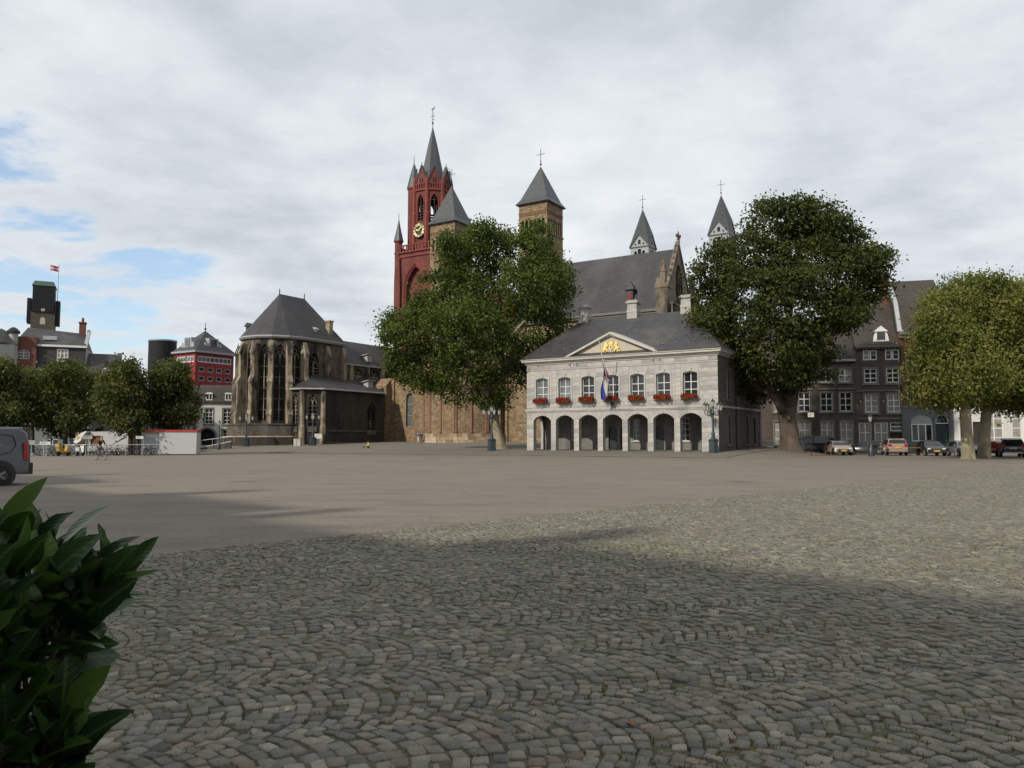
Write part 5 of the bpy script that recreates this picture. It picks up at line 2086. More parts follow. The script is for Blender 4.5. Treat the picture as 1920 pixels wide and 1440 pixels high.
# house C: brick over grey stucco ground floor
sC = s_of(1786)
hC = house('town_house', 'town house with grey rusticated ground floor beside the golden plane tree', 0.02)
wC = sC - .04
zE_ = zrow(622, 3)
o1 = [(s_of(1729) - s_of(1708) - .4 + .6, s_of(1745) - .2, 1.35, 4.0, .35)]
xc = s_of(1727)
x3 = [s_of(1727), s_of(1727) + 4.3]
opC = [(xc - 1.15, xc + 1.15, 1.35, 4.55, .6), (s_of(1765) - .68, s_of(1765) + .68, .1, 4.5, .6)]
for zz in ((6.2, 8.6), (9.4, 11.6)):
    for x in (xc - .8, xc + 2.3, xc + 4.6):
        opC.append((x - .65, x + .65, *zz))
k = MB()
k.mi = 0
wall(k, 0, wC, -.2, 5.4, opC[:2], .25)
k.mi = 1
wall(k, 0, wC, 5.4, zE_, opC[2:], .25)
for xx in (0, wC):
    k.poly([(xx, 0, -.2), (xx, 12, -.2), (xx, 12, zE_), (xx, 0, zE_)])
k.poly([(0, 12, -.2), (wC, 12, -.2), (wC, 12, zE_), (0, 12, zE_)])
k.build('wall', [MT['grey_pl'], MT['brick_r']], hC)
window(hC, I4, (opC[0][0], opC[0][1], 1.35, 3.4), .12, 3, 1, fw=.14, bar=.09)
q = MB()
q.poly([(p[0], .12, p[1]) for p in outline((opC[0][0], opC[0][1], 3.4, 4.55, .6))])
q.build('fanlight', MT['pale_pl'], hC)
q = MB()
o = opC[1]
q.poly([(p[0], .2, p[1]) for p in outline((o[0], o[1], .1, 3.3))])
for a in (0, 1):
    for b_ in (0, 1, 2):
        q.box(o[0] + .12 + a * .58, o[0] + .6 + a * .58, .15, .195, .4 + b_ * .95, 1.2 + b_ * .95)
dC = q.build('door', mat('door_blue', (0.012, 0.03, 0.035), .4), hC)
q = MB()
q.ell((o[1] - .3, .1, 1.5), (.06, .06, .06))
q.build('handle', MT['chrome'], dC)
window(hC, I4, (o[0], o[1], 3.4, 4.5, .6), .15, 1, 1, fw=.1)
for o in opC[2:]:
    window(hC, I4, o, .12, 2, 3, fw=.1, bar=.05)
for i in range(12):                       # rustication courses
    q = MB()
    z = .05 + i * .43
    for xa, xb in ((0.02, opC[0][0] - .15), (opC[0][1] + .15, opC[1][0] - .15), (opC[1][1] + .15, wC - .02)):
        q.box(xa, xb, -.05, -.002, z, z + .39)
    q.build('rusticated_course', MT['grey_pl'], hC)['kind'] = 'stuff'
q = MB()
q.box(0.01, wC - .01, -.14, 0, 5.3, 5.55)
q.box(0.01, wC - .01, -.3, 0, zE_ - .7, zE_ - .3)
q.box(0.01, wC - .01, -.5, 0, zE_ - .298, zE_)
q.build('cornice', MT['surround'], hC)['kind'] = 'stuff'
k = MB()
b = k.av([(0, -.2, zE_ + .01), (wC, -.2, zE_ + .01), (wC, 1.6, zE_ + 3.6), (0, 1.6, zE_ + 3.6), (0, 6.2, zE_ + 7.3), (wC, 6.2, zE_ + 7.3), (0, 12.2, zE_), (wC, 12.2, zE_)])
k.af(b, b + 1, b + 2, b + 3)
k.af(b + 3, b + 2, b + 5, b + 4)
k.af(b + 4, b + 5, b + 7, b + 6)
k.af(b, b + 3, b + 4, b + 6)
k.af(b + 1, b + 7, b + 5, b + 2)
rC = k.build('roof', MT['tile'], hC)
k = MB()
k.box(.01, .5, -.15, 6.2, zE_ - .2, zE_ + .3)
k.prism([(-.15, zE_ + .1), (.35, zE_ + .1), (2.0, zE_ + 3.7), (6.3, zE_ + 7.2), (6.3, zE_ + 7.7), (1.7, zE_ + 4.0)], 'x', -.1, .35)
k.build('party_wall_coping', MT['zinc'], rC)['kind'] = 'stuff'
k = MB()
k.box(3.6, 5.4, .3, 2.2, zE_ + .8, zE_ + 3.0)
k.box(3.4, 5.6, .0, 2.3, zE_ + 3.002, zE_ + 3.25)
dm = k.build('dormer', MT['white'], rC)
k = MB()
k.box(3.8, 5.2, .25, .299, zE_ + 1.1, zE_ + 2.8)
k.build('pane', MT['glass'], dm)

# house D: white house at the right edge
hD = house('white_house', 'white stucco house with tall many-paned windows behind the golden plane tree', sC + .02)
wD = 26.0
opD = [(2.0, 3.9, .1, 3.6)]
for x in (s_of(1862) - sC, s_of(1912) - sC, s_of(1912) - sC + 5.2, s_of(1912) - sC + 10.4):
    opD.append((x - .98, x + .98, .7, 5.0))
    opD.append((x - 1.1, x + 1.1, 7.0, 10.0))
k = MB()
shell(k, 0, wD, 12, -.2, 12.4, opD, .25)
k.build('wall', MT['white_pl'], hD)
q = MB()
q.poly([(p[0], .2, p[1]) for p in outline(opD[0])])
q.build('doorway', MT['louvre'], hD)
for o in opD[1:]:
    window(hD, I4, o, .1, 2, 4, fw=.16, bar=.07, glass=MT['curtain'])
q = MB()
q.box(0.02, wD, -.2, 0, 5.75, 6.1)
q.box(0.02, wD, -.5, 0, 12.0, 12.4)
q.build('cornice', MT['white'], hD)['kind'] = 'stuff'
for x in (.4, 7.2):
    q = MB()
    q.box(x - .35, x + .35, -.08, 0, 0, 5.7)
    q.build('pilaster', MT['white'], hD)
k = MB()
gable_roof(k, 0.02, wD, 0, 12, 12.42, 20.2, .3, 'x')
k.build('roof', MT['slate'], hD)
q = MB()
q.box(4.4, 4.7, -.25, -.05, 3.35, 3.6)
q.build('wall_lamp', MT['wood'], hD)

# ------------------------------------------------------------------ buildings on the left
def facing(px, py, Y, rz):
    return Vector((xp(px, py, Y), Y, 0)), rz


# white gate house beside the choir
HY = 127.0
wh = thing('gate_house', 'white plastered house with arched gateway and two dormers beside the choir', 'house', (xp(367, 800, HY), HY, 0), R(14))
sc_ = F / HY
fx = HY / 113
wW = 6.2 * fx
zE_ = zp(753, HY)
gate = (.5 * fx, 2.6 * fx, -.2, zp(804, HY), 1.1)
w1 = (1.2 * fx, 2.25 * fx, zp(795, HY), zp(766, HY))
w2 = (3.65 * fx, 4.75 * fx, zp(795, HY), zp(766, HY))
w3 = (3.7 * fx, 4.7 * fx, zp(827, HY), zp(806, HY))
k = MB()
shell(k, 0, wW, 9, -.2, zE_, [gate, w1, w2, w3], .3)
k.build('wall', MT['white_pl'], wh)
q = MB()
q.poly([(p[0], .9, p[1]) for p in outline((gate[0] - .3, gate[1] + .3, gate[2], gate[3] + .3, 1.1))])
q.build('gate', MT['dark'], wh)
q = MB()
surround(q, gate, .3, .06, False)
q.build('gate_arch', MT['surround'], wh)
for o in (w1, w2, w3):
    window(wh, I4, o, .12, 2, 4 if o[3] - o[2] > 2 else 3, fw=.1, bar=.05)
    q = MB()
    surround(q, o, .2, .05, True)
    q.build('window_surround', MT['surround'], wh)
k = MB()
gable_roof(k, -.05, wW, 0, 9, zE_ + .1, zE_ + 3.0, .3, 'x')
b = k.av([(0, -.25, zE_), (wW, -.25, zE_), (wW, .9, zE_ + 1.9), (0, .9, zE_ + 1.9)])
k.af(b, b + 1, b + 2, b + 3)
rw_ = k.build('roof', MT['tile'], wh)
for x in (1.7 * fx, 4.3 * fx):
    q = MB()
    q.box(x - .5, x + .5, -.1, 1.3, zE_ + .2, zE_ + 1.25)
    q.prism([(x - .62, zE_ + 1.252), (x + .62, zE_ + 1.252), (x + .4, zE_ + 1.5), (x - .4, zE_ + 1.5)], 'y', -.25, 1.4)
    dm = q.build('dormer', MT['white'], rw_)
    for s in (-.22, .22):
        q = MB()
        q.box(x + s - .15, x + s + .15, -.125, -.102, zE_ + .4, zE_ + 1.1)
        q.build('pane', MT['glass'], dm)
q = MB()
q.tube([(.12, -.1, zE_), (.12, -.1, 0)], .06, 6)
q.build('drain_pipe', MT['zinc'], wh)
# low balcony wing left of the gate house
wg = thing('balcony_wing', 'pale wing with a balcony and awning between the clipped trees and the gate house', 'house', (xp(287, 800, 127), 127, 0), R(14))
wl = 6.2
opW = [(3.2, 4.5, 2.9, 5.4), (.6, 1.9, 2.9, 5.4)]
k = MB()
shell(k, 0, wl, 8, -.2, 7.6, opW, .25)
k.build('wall', MT['pale_pl'], wg)
for o in opW:
    window(wg, I4, o, .12, 2, 3)
q = MB()
q.box(2.6, wl, -1.2, 0, 1.9, 2.1)
q.box(2.6, wl, -1.25, -1.1, 2.8, 2.9)
for i in range(9):
    q.box(2.7 + i * .42, 2.76 + i * .42, -1.2, -1.14, 2.1, 2.8)
q.build('balcony', MT['white'], wg)
k = MB()
gable_roof(k, 0, wl, 0, 8, 7.6, 10.6, .3, 'x')
k.build('roof', MT['tile'], wg)

# red office building with pyramid roof
OD = 150.0
ob = Vector((xp(366, 690, OD), OD, 0))
of = thing('red_office_building', 'red office building with white window band and slate pyramid roof', 'building', ob, AX)
lu, lv = 6.4, 8.8
zb_, zt_ = zp(693, OD), zp(662, OD)
zE_ = zp(660, OD)
rows_ = [zp(712, OD), zp(698, OD), zp(691.5, OD), zp(683, OD)]
k = MB()
opl = [(.8 + i * 2.0, 2.15 + i * 2.0, zp(713, OD), zp(703.5, OD)) for i in range(4)] + [(.8 + i * 2.0, 2.15 + i * 2.0, zp(696, OD), zp(684.5, OD) - .2) for i in range(4)]
band = (.5, lv - .5, zp(678, OD), zp(666, OD))
k.M = SIDE_R(0)
wall(k, 0, lv, -.2, zE_, opl + [band], .2)
k.M = Matrix.Translation((-lu, 0, 0))
opf = [(1.2 + i * 2.2, 2.4 + i * 2.2, zp(696, OD), zp(684.5, OD) - .2) for i in range(2)]
bandf = (.5, lu - .5, zp(678, OD), zp(666, OD))
wall(k, 0, lu, -.2, zE_, opf + [bandf], .2)
k.M = I4
k.poly([(-lu, lv, -.2), (-lu, 0, -.2), (-lu, 0, zE_), (-lu, lv, zE_)])
k.build('wall', MT['red_office'], of)
for o in opl:
    window(of, SIDE_R(0), o, .1, 1, 1, fw=.18, frame=MT['zinc'])
for o in opf:
    window(of, Matrix.Translation((-lu, 0, 0)), o, .1, 1, 1, fw=.15, frame=MT['surround'])
window(of, SIDE_R(0), band, .1, 8, 1, fw=.2, bar=.06, glass=MT['glass_s'])
window(of, Matrix.Translation((-lu, 0, 0)), bandf, .1, 5, 1, fw=.2, bar=.06, glass=MT['glass_s'])
q = MB()
q.box(-lu - .5, .5, -.5, lv + .5, zE_, zE_ + .35)
q.build('cornice', MT['zinc'], of)
q = MB()
zap = zp(617, OD + 3)
pyramid(q, -lu - .4, .4, -.4, lv + .4, zE_ + .36, zap)
rO = q.build('roof', MT['slate'], of)
q = MB()
q.tube([(-lu / 2, lv / 2, zap - .2), (-lu / 2, lv / 2, zap + 1.6)], .06, 5)
q.ell((-lu / 2, lv / 2, zap + .35), (.22, .22, .25))
q.build('roof_finial', MT['iron'], rO)
for M, ln in ((SIDE_R(0), lv), (Matrix.Translation((-lu, 0, 0)), lu)):
    q = MB()
    q.M = M
    q.box(ln / 2 - 1.9, ln / 2 + 1.9, .5, 3.5, zE_ + .6, zE_ + 2.1)
    q.box(ln / 2 - 1.1, ln / 2 + 1.1, .5, 4.5, zE_ + 2.1, zE_ + 3.1)
    dm = q.build('dormer', MT['zinc'], rO)
    q = MB()
    q.M = M
    q.box(ln / 2 - .7, ln / 2 + .7, .45, .495, zE_ + .8, zE_ + 2.9)
    q.build('pane', MT['glass_s'], dm)

# black round stair tower
CY = 165.0
cyl = thing('round_black_tower', 'plain black cylindrical tower left of the red office building', 'tower', (xp(304, 680, CY), CY, 0))
q = MB()
zt_ = zp(641, CY)
q.rev([(2.75, -.2), (2.75, zt_)], n=32)
q.build('drum', MT['black_clad'], cyl, smooth=40)
q = MB()
q.rev([(2.85, zt_), (2.85, zt_ + .3), (2.5, zt_ + .31), (2.5, zt_ - .1)], n=32)
q.build('parapet', MT['zinc'], cyl, smooth=40)

# brick corner house with slate mansard
BD = 112.0
bh = thing('brick_corner_house', 'red brick house with slate mansard, white dormer window and brick chimney at left', 'house', (xp(22, 700, BD), BD, 0), R(22))
sc_ = BD / F
wbh = 9.2
k = MB()
zE_ = zp(668, BD)
opb = [(.55, 2.0, zp(688, BD), zp(655, BD) - .2)]
shell(k, 0, 2.9, 9, -.2, zp(630, BD), [(.6, 2.1, zp(672, BD), zp(655, BD), .4)], .2)
k.build('brick_bay', MT['brick_r'], bh)
window(bh, I4, (.6, 2.1, zp(672, BD), zp(655, BD), .4), .1, 2, 3)
k = MB()
opm = [(5.4, 6.9, zp(675, BD), zp(650, BD))]
k.M = Matrix.Translation((0, .6, 0))
wall(k, 2.9, wbh, zp(690, BD), zp(646, BD), opm, .2)
k.M = I4
k.build('slate_wall', MT['slate_b'], bh)
window(bh, Matrix.Translation((0, .6, 0)), opm[0], .05, 3, 3, fw=.16, bar=.08, glass=MT['curtain'])
k = MB()
opg = [(2.9 + i * 2.0, 4.1 + i * 2.0, 1.0, 3.2) for i in range(3)] + [(3.2 + i * 2.0, 4.3 + i * 2.0, 4.8, 7.2) for i in range(3)]
k.M = Matrix.Translation((0, .2, 0))
wall(k, 2.9, wbh, -.2, zp(692, BD), opg, .2)
k.M = I4
k.poly([(wbh, .2, -.2), (wbh, 9, -.2), (wbh, 9, zp(646, BD)), (wbh, .2, zp(646, BD))])
k.build('wall', MT['pale_pl'], bh)
for o in opg:
    window(bh, Matrix.Translation((0, .2, 0)), o, .1, 2, 3)
q = MB()
q.box(2.95, wbh + .1, .3, .58, zp(646, BD) - .05, zp(646, BD) + .25)
q.box(2.95, wbh + .1, .1, .58, zp(690, BD) - .2, zp(690, BD))
q.build('cornice', MT['white'], bh)['kind'] = 'stuff'
k = MB()
zt_ = zp(613, BD + 4)
b = k.av([(0, .4, zp(646, BD) + .2), (wbh, .4, zp(646, BD) + .2), (wbh - .6, 4.5, zt_ - .6), (1.0, 4.5, zt_), (0, 9, zp(646, BD)), (wbh, 9, zp(646, BD))])
for q_ in ((0, 1, 2, 3), (1, 5, 2), (5, 4, 3, 2), (4, 0, 3)):
    k.af(*[b + i for i in q_])
rb_ = k.build('roof', MT['slate'], bh)
q = MB()
q.box(wbh - 1.4, wbh - .6, 3.6, 4.8, zt_ - 3, zt_ + .9)
q.box(wbh - 1.5, wbh - .5, 3.5, 4.9, zt_ + .9, zt_ + 1.1)
q.rev([(.2, 0), (.16, .7)], (wbh - 1.0, 4.2, zt_ + 1.1), 8)
q.build('chimney', MT['brick_r'], rb_)
q = MB()
q.prism([(.4, zp(646, BD)), (1.0, zp(646, BD)), (4.7, zt_ - .3), (4.2, zt_)], 'x', wbh - .35, wbh + .1)
q.build('verge', MT['zinc'], rb_)
q = MB()
q.box(3.4, 5.2, 1.6, 2.0, zp(632, BD), zp(627, BD) + .2)
q.build('skylight', MT['zinc'], rb_)
# small neighbour with round turret at the frame's edge
nb_ = thing('edge_house', 'grey house with dark conical turret roof at the left edge', 'house', (xp(-30, 700, 110), 110, 0), R(20))
k = MB()
shell(k, 0, 3.6, 8, -.2, zp(640, 110), [(.8, 2.0, 5, 7.2), (.8, 2.0, 1, 3.2)], .2)
k.build('wall', MT['grey_pl'], nb_)
for o in ((.8, 2.0, 5, 7.2), (.8, 2.0, 1, 3.2)):
    window(nb_, I4, o, .1, 2, 3)
k = MB()
gable_roof(k, 0, 3.6, 0, 8, zp(640, 110), zp(618, 112), .2, 'y')
k.build('roof', MT['slate'], nb_)
k = MB()
k.rev([(.62, zp(700, 110)), (.62, zp(622, 110))], (3.2, .6, 0), 10)
tt = k.build('turret', MT['pale_pl'], nb_, smooth=40)
k = MB()
k.rev([(.85, zp(622, 110)), (.85, zp(618, 110)), (.4, zp(612, 110)), (.05, zp(610, 110))], (3.2, .6, 0), 10)
k.build('turret_roof', MT['iron'], tt)

# stepped dark tower with green copper top and flag
SD = 145.0
stt = thing('stepped_dark_tower', 'dark stepped tower with green copper top and a red and white flag', 'tower', (xp(83, 570, SD), SD, 0), R(27))
s1 = SD / F
k = MB()
k.box(-1.9, 1.9, -2.2, 1.8, -.2, zp(588, SD))
k.build('shaft', MT['dark_stone'], stt)
k = MB()
k.box(-1.75, 1.75, -2.4, 1.6, zp(588, SD), zp(540, SD))
k.box(-2.6, -1.92, -1.6, 1.2, zp(608, SD), zp(563, SD))
k.box(1.92, 2.6, -1.6, 1.2, zp(610, SD), zp(565, SD))
k.build('cladding', MT['black_clad'], stt)['kind'] = 'stuff'
k = MB()
k.loft([[(-1.9, -2.5, zp(540, SD)), (1.9, -2.5, zp(540, SD)), (1.9, 1.7, zp(540, SD)), (-1.9, 1.7, zp(540, SD))], [(-1.5, -2.1, zp(531, SD)), (1.5, -2.1, zp(531, SD)), (1.5, 1.4, zp(531, SD)), (-1.5, 1.4, zp(531, SD))]])
k.build('copper_roof', MT['copper'], stt)
k = MB()
k.poly([(p[0], -2.22, p[1]) for p in outline((-.4, .4, zp(611, SD), zp(598, SD), .4))])
k.build('window', MT['cream'], stt)
k = MB()
k.box(-.3, .3, -2.44, -2.4, zp(587, SD), zp(582, SD))
k.build('vent', MT['pale_pl'], stt)
k = MB()
k.tube([(2.1, 0, zp(565, SD)), (2.1, 0, zp(494, SD))], .06, 5)
k.build('mast', MT['zinc'], stt)
for j, cc in enumerate(((0.5, 0.05, 0.06), (0.62, 0.6, 0.6), (0.45, 0.06, 0.07))):
    k = MB()
    g = []
    zt_ = zp(498, SD) - j * .33
    for i in range(8):
        x = 2.05 - i * .19
        g.append(((x, .12 * math.sin(i * 1.1), zt_ + .03 * i), (x, .12 * math.sin(i * 1.1) + .02, zt_ - .33 + .03 * i)))
    for p, q_ in zip(g[:-1], g[1:]):
        k.poly([p[0], q_[0], q_[1], p[1]])
    k.build('flag_stripe', mat('town_flag_%d' % j, cc, .8), stt)

# long dark roofed house behind the clipped trees
lh = thing('long_roofed_house', 'low house with long dark roof and white dormer behind the clipped trees', 'house', (xp(136, 700, 114), 114, 0), R(20))
k = MB()
opq = [(.8 + i * 2.1, 2.0 + i * 2.1, 1.0, 3.3) for i in range(3)] + [(.8 + i * 2.1, 2.0 + i * 2.1, 4.8, 7.2) for i in range(3)]
shell(k, 0, 11.5, 9, -.2, zp(706, 114), opq, .2)
k.build('wall', MT['pale_pl'], lh)
for o in opq:
    window(lh, I4, o, .1, 2, 3)
k = MB()
gable_roof(k, 0, 5.8, 0, 9, zp(700, 114), zp(659, 116), .3, 'x')
rl = k.build('roof', MT['slate_b'], lh)
q = MB()
q.box(5.3, 5.8, 3.8, 5.0, zp(668, 116), zp(657, 116))
q.build('chimney', MT['surround'], rl)
q = MB()
q.box(3.6, 5.0, -.05, 2, zp(712, 114), zp(694, 114))
q.prism([(3.4, zp(694, 114)), (5.2, zp(694, 114)), (4.3, zp(688, 114))], 'y', -.2, 2)
dm = q.build('dormer', MT['white'], rl)
q = MB()
q.box(3.9, 4.7, -.09, -.055, zp(711, 114), zp(697, 114))
q.build('pane', MT['glass'], dm)
# plain grey houses closing the square under the trees
gh2 = thing('grey_terrace_house', 'grey plastered house with dark doorway seen under the clipped trees', 'house', (xp(-40, 800, 100), 100, 0), R(-3))
k = MB()
opz = [(2.2, 3.6, .9, 3.0), (5.0, 7.2, .1, 3.4), (9.0, 10.4, .9, 3.0), (12.0, 13.4, .9, 3.2, .4), (15.0, 16.2, .1, 3.0, .5), (18.2, 19.4, .9, 3.0)]
shell(k, 0, 21.5, 8, -.2, 4.9, opz, .2)
k.build('wall', MT['grey_pl'], gh2)
for i, o in enumerate(opz):
    if i in (1, 4):
        q = MB()
        q.poly([(p[0], .15, p[1]) for p in outline(o)])
        q.build('door', MT['dark'], gh2)
    else:
        window(gh2, I4, o, .1, 2, 3)
q = MB()
q.box(0, 21.5, -.2, 0, 4.5, 4.9)
q.build('cornice', MT['pale_pl'], gh2)
q = MB()
q.box(4.6, 7.6, -.15, 0, 3.45, 3.7)
q.build('lintel', MT['pale_pl'], gh2)
q = MB()
b = q.av([(0, -.3, 4.95), (21.5, -.3, 4.95), (21.5, 4, 6.8), (0, 4, 6.8), (0, 8.2, 4.95), (21.5, 8.2, 4.95)])
q.af(b, b + 1, b + 2, b + 3)
q.af(b + 3, b + 2, b + 5, b + 4)
q.build('roof', MT['slate'], gh2)

# houses on the near side of the square, behind the viewer: their shade lies over the cobbles
k = MB()
e_ = Vector((-0.70, 0.714, 0))
m_ = Vector((0.714, 0.70, 0))
s = -58.0
i = 0
hh = [11.6, 12.6, 11.0, 12.9, 12.0, 13.2, 11.4, 12.4, 13.0, 11.8, 12.6, 11.2, 12.8, 12.2, 11.6, 12.4]
while s < 46:
    w = 6.6 + (i % 3) * .7
    p = e_ * s + m_ * -8.6
    k.M = Matrix(((e_.x, -m_.x, 0, p.x), (e_.y, -m_.y, 0, p.y), (0, 0, 1, 0), (0, 0, 0, 1)))
    H = hh[i % len(hh)] - 3.0 + max(0, min(1, (s - 3) / 20)) * 1.1
    k.box(0, w - .02, 0, 10, -.1, H)
    k.prism([(-.3, H), (5, H + 5.4), (10.3, H)], 'x', 0, w - .02)
    k.box(w - 1.3, w - .5, 4.2, 5.4, H + 4, H + 6.6)
    s += w
    i += 1
tag(k.build('near_side_terrace', MT['brick_r']), kind='structure')

# ------------------------------------------------------------------ trees
def crown_mesh(lobes, n_leaves, size, seed, clump=0.55, fill=0.18, up=0.5, per=26, flat=0.7, voids=0):
    """lobes: (centre, radii). Leaves sit in clumps near the surface of the lobes, with some inside"""
    r = np.random.default_rng(seed)
    C = np.array([l[0] for l in lobes], float)
    Rd = np.array([l[1] for l in lobes], float)
    wgt = (Rd[:, 0] * Rd[:, 1] + Rd[:, 1] * Rd[:, 2] + Rd[:, 0] * Rd[:, 2])
    wgt = wgt / wgt.sum()
    ncl = max(1, n_leaves // per)
    li = r.choice(len(lobes), ncl * 3, p=wgt)
    d = r.normal(0, 1, (ncl * 3, 3))
    d /= np.linalg.norm(d, axis=1, keepdims=True)
    rad = np.where(r.random(ncl * 3) < fill, r.uniform(.3, .8, ncl * 3), r.normal(.97, .085, ncl * 3))
    P = C[li] + d * Rd[li] * rad[:, None]
    # drop most clumps that lie deep inside another lobe
    depth = np.full(len(P), 9.0)
    for c, q in zip(C, Rd):
        depth = np.minimum(depth, np.linalg.norm((P - c) / q, axis=1))
    keep = (depth > .80) | (r.random(len(P)) < .16)
    # open places in the crown where limbs and sky show
    big_ = np.argsort(-Rd[:, 0])[:max(6, len(lobes) // 5)]
    for _ in range(voids):
        j = r.choice(big_)
        dd = r.normal(0, 1, 3)
        dd[1] -= .6
        dd /= np.linalg.norm(dd)
        vc = C[j] + dd * Rd[j] * r.uniform(.75, 1.15)
        q = r.uniform(.35, .62) * Rd[j]
        keep &= np.linalg.norm((P - vc) / (q * np.array([1.15, 1.6, .75])), axis=1) > 1
    P, d = P[keep][:ncl], d[keep][:ncl]
    ncl = len(P)
    cs = r.uniform(.6, 1.35, (ncl, 1, 1)) * clump
    off = r.normal(0, 1, (ncl, per, 3)) * cs * np.array([1, 1, flat])
    L = (P[:, None] + off).reshape(-1, 3)
    n = len(L)
    nr = r.normal(0, 1, (n, 3)) + np.repeat(d, per, 0) * .8 + np.array([0, 0, up])
    nr /= np.linalg.norm(nr, axis=1, keepdims=True)
    a = np.cross(nr, r.normal(0, 1, (n, 3)))
    a /= np.linalg.norm(a, axis=1, keepdims=True)
    b = np.cross(nr, a)
    s = size * r.uniform(.55, 1.25, (n, 1))
    droop = np.array([0, 0, -1]) * s * .25
    v = np.stack([L - a * s, L - b * s * .62, L + a * s + droop, L + b * s * .62], 1)
    return v.reshape(-1, 3), np.arange(4 * n).reshape(-1, 4)


def px_lobes(base, Y, items, seed, depth=.75, squash=1.0):
    """crown lobes read off the photograph: (px, py, radius px) at distance Y, spread in depth; local to base"""
    r = random.Random(seed)
    out = []
    for it in items:
        px, py, pr = it[:3]
        rr = pr / F * Y
        dy = it[3] if len(it) > 3 else r.uniform(-1, 1) * depth * 3.0
        p = at(px, py, Y + dy)
        c = (p.x - base.x, p.y - base.y, p.z - base.z)
        out.append((c, (rr * .84, rr * r.uniform(.8, 1.0), rr * r.uniform(.75, .86) * squash)))
        for _ in range(7):                # smaller boughs breaking the outline of each mass
            d = Vector((r.gauss(0, 1), r.gauss(0, 1) - .3, r.gauss(0, .8) + .15)).normalized()
            q = rr * r.uniform(.26, .42)
            e = rr * r.uniform(.70, .86)
            out.append(((c[0] + d.x * e, c[1] + d.y * e, c[2] + d.z * e), (q, q, q * r.uniform(.6, .85))))
    return out


def limb(k, p0, p1, r0, r1, seed, n=6, wob=.35, sides=7):
    r = random.Random(seed)
    p0, p1 = Vector(p0), Vector(p1)
    pts, rad = [], []
    for i in range(n + 1):
        t = i / n
        p = p0.lerp(p1, t)
        if 0 < i < n:
            p += Vector((r.gauss(0, wob), r.gauss(0, wob), r.gauss(0, wob * .5)))
        p.z += math.sin(math.pi * t) * (p1 - p0).length * .05
        pts.append(p)
        rad.append(r0 + (r1 - r0) * t)
    k.tube(pts, rad, sides)
    return pts


def big_tree(name, label, base, Y, items, n, size, leafmat, bark, trunk, forks, seed, per=26, clump=.55, group=None, depth=.75, flat=.7, up=.5, voids=16):
    t = thing(name, label, 'tree', base, 0, group)
    lob = px_lobes(base, Y, items, seed, depth)
    v, f = crown_mesh(lob, n, size, seed, clump, per=per, flat=flat, up=up, voids=voids)
    np_mesh('crown', v, f, leafmat, t)
    k = MB()
    pts = [Vector(p[:3]) for p in trunk]
    # trunk with flared, slightly fluted foot
    rings = []
    for (x, y, z, r) in trunk:
        ring_ = []
        for j in range(14):
            a = 2 * math.pi * j / 14
            fl = 1 + (.16 * math.sin(a * 5 + seed) * max(0, 1 - z / 2.0))
            ring_.append((x + r * fl * math.cos(a), y + r * fl * math.sin(a), z))
        rings.append(ring_)
    k.loft(rings)
    tr = k.build('trunk', bark, t, smooth=60)
    for i, (p0, p1, r0, r1) in enumerate(forks):
        k = MB()
        pp = limb(k, p0, p1, r0, r1, seed * 31 + i)
        end = Vector(p1)
        rr = random.Random(seed * 7 + i)
        near = sorted(lob, key=lambda L: (Vector(L[0]) - end).length)[:3]
        for L in near:
            limb(k, pp[3 + rr.randint(0, 2)], Vector(L[0]) + Vector((rr.gauss(0, .5), rr.gauss(0, .5), rr.gauss(0, .3))), r1 * 1.0, .05, seed * 91 + i + int(L[0][0] * 7), 5, .25, 5)
        k.build('limb', bark, tr, smooth=60)
    return t


# plane tree in front of the basilica
b1 = Vector((xp(934, 842, 88), 88, ground_h(xp(934, 842, 88), 88)))
items = [(765, 640, 48), (740, 608, 24), (800, 690, 56), (836, 620, 62), (815, 545, 36), (862, 570, 66), (880, 490, 56), (925, 470, 46), (985, 480, 52), (1028, 520, 42),
         (955, 560, 80), (905, 650, 84), (990, 620, 66), (1040, 585, 34), (862, 715, 50), (920, 728, 42), (760, 690, 34), (850, 470, 34), (1000, 545, 70, -2.5), (880, 620, 70, -4), (960, 690, 46), (905, 445, 30), (1010, 450, 34), (1052, 540, 26), (795, 590, 40)]
sc8 = 88 / F
def rel(base, Y, px, py, dy=0.0):
    p = at(px, py, Y + dy)
    return (p.x - base.x, p.y - base.y, p.z - base.z)
trunk = [(.35, 0, -.3, 1.0), (.25, 0, .3, .72), (-.05, 0, 1.5, .56), (-.5, 0, 3.6, .52), (-.75, 0, 5.2, .55)]
fk = [((-.7, 0, 5.0), rel(b1, 88, 840, 640, -2), .42, .14), ((-.6, 0, 5.0), rel(b1, 88, 985, 600, -3.5), .40, .14), ((-.7, 0, 4.6), rel(b1, 88, 890, 545, 1), .42, .14), ((-.8, 0, 4.2), rel(b1, 88, 850, 718, -1), .26, .1), ((-.6, 0, 5.0), rel(b1, 88, 950, 520, 2), .34, .12)]
big_tree('plane_tree', 'large green plane tree with leaning trunk in front of the basilica apse', b1, 88, items, 82000, .172, MT['leaf_plane'], MT['bark_p'], trunk, fk, 3, clump=.5)

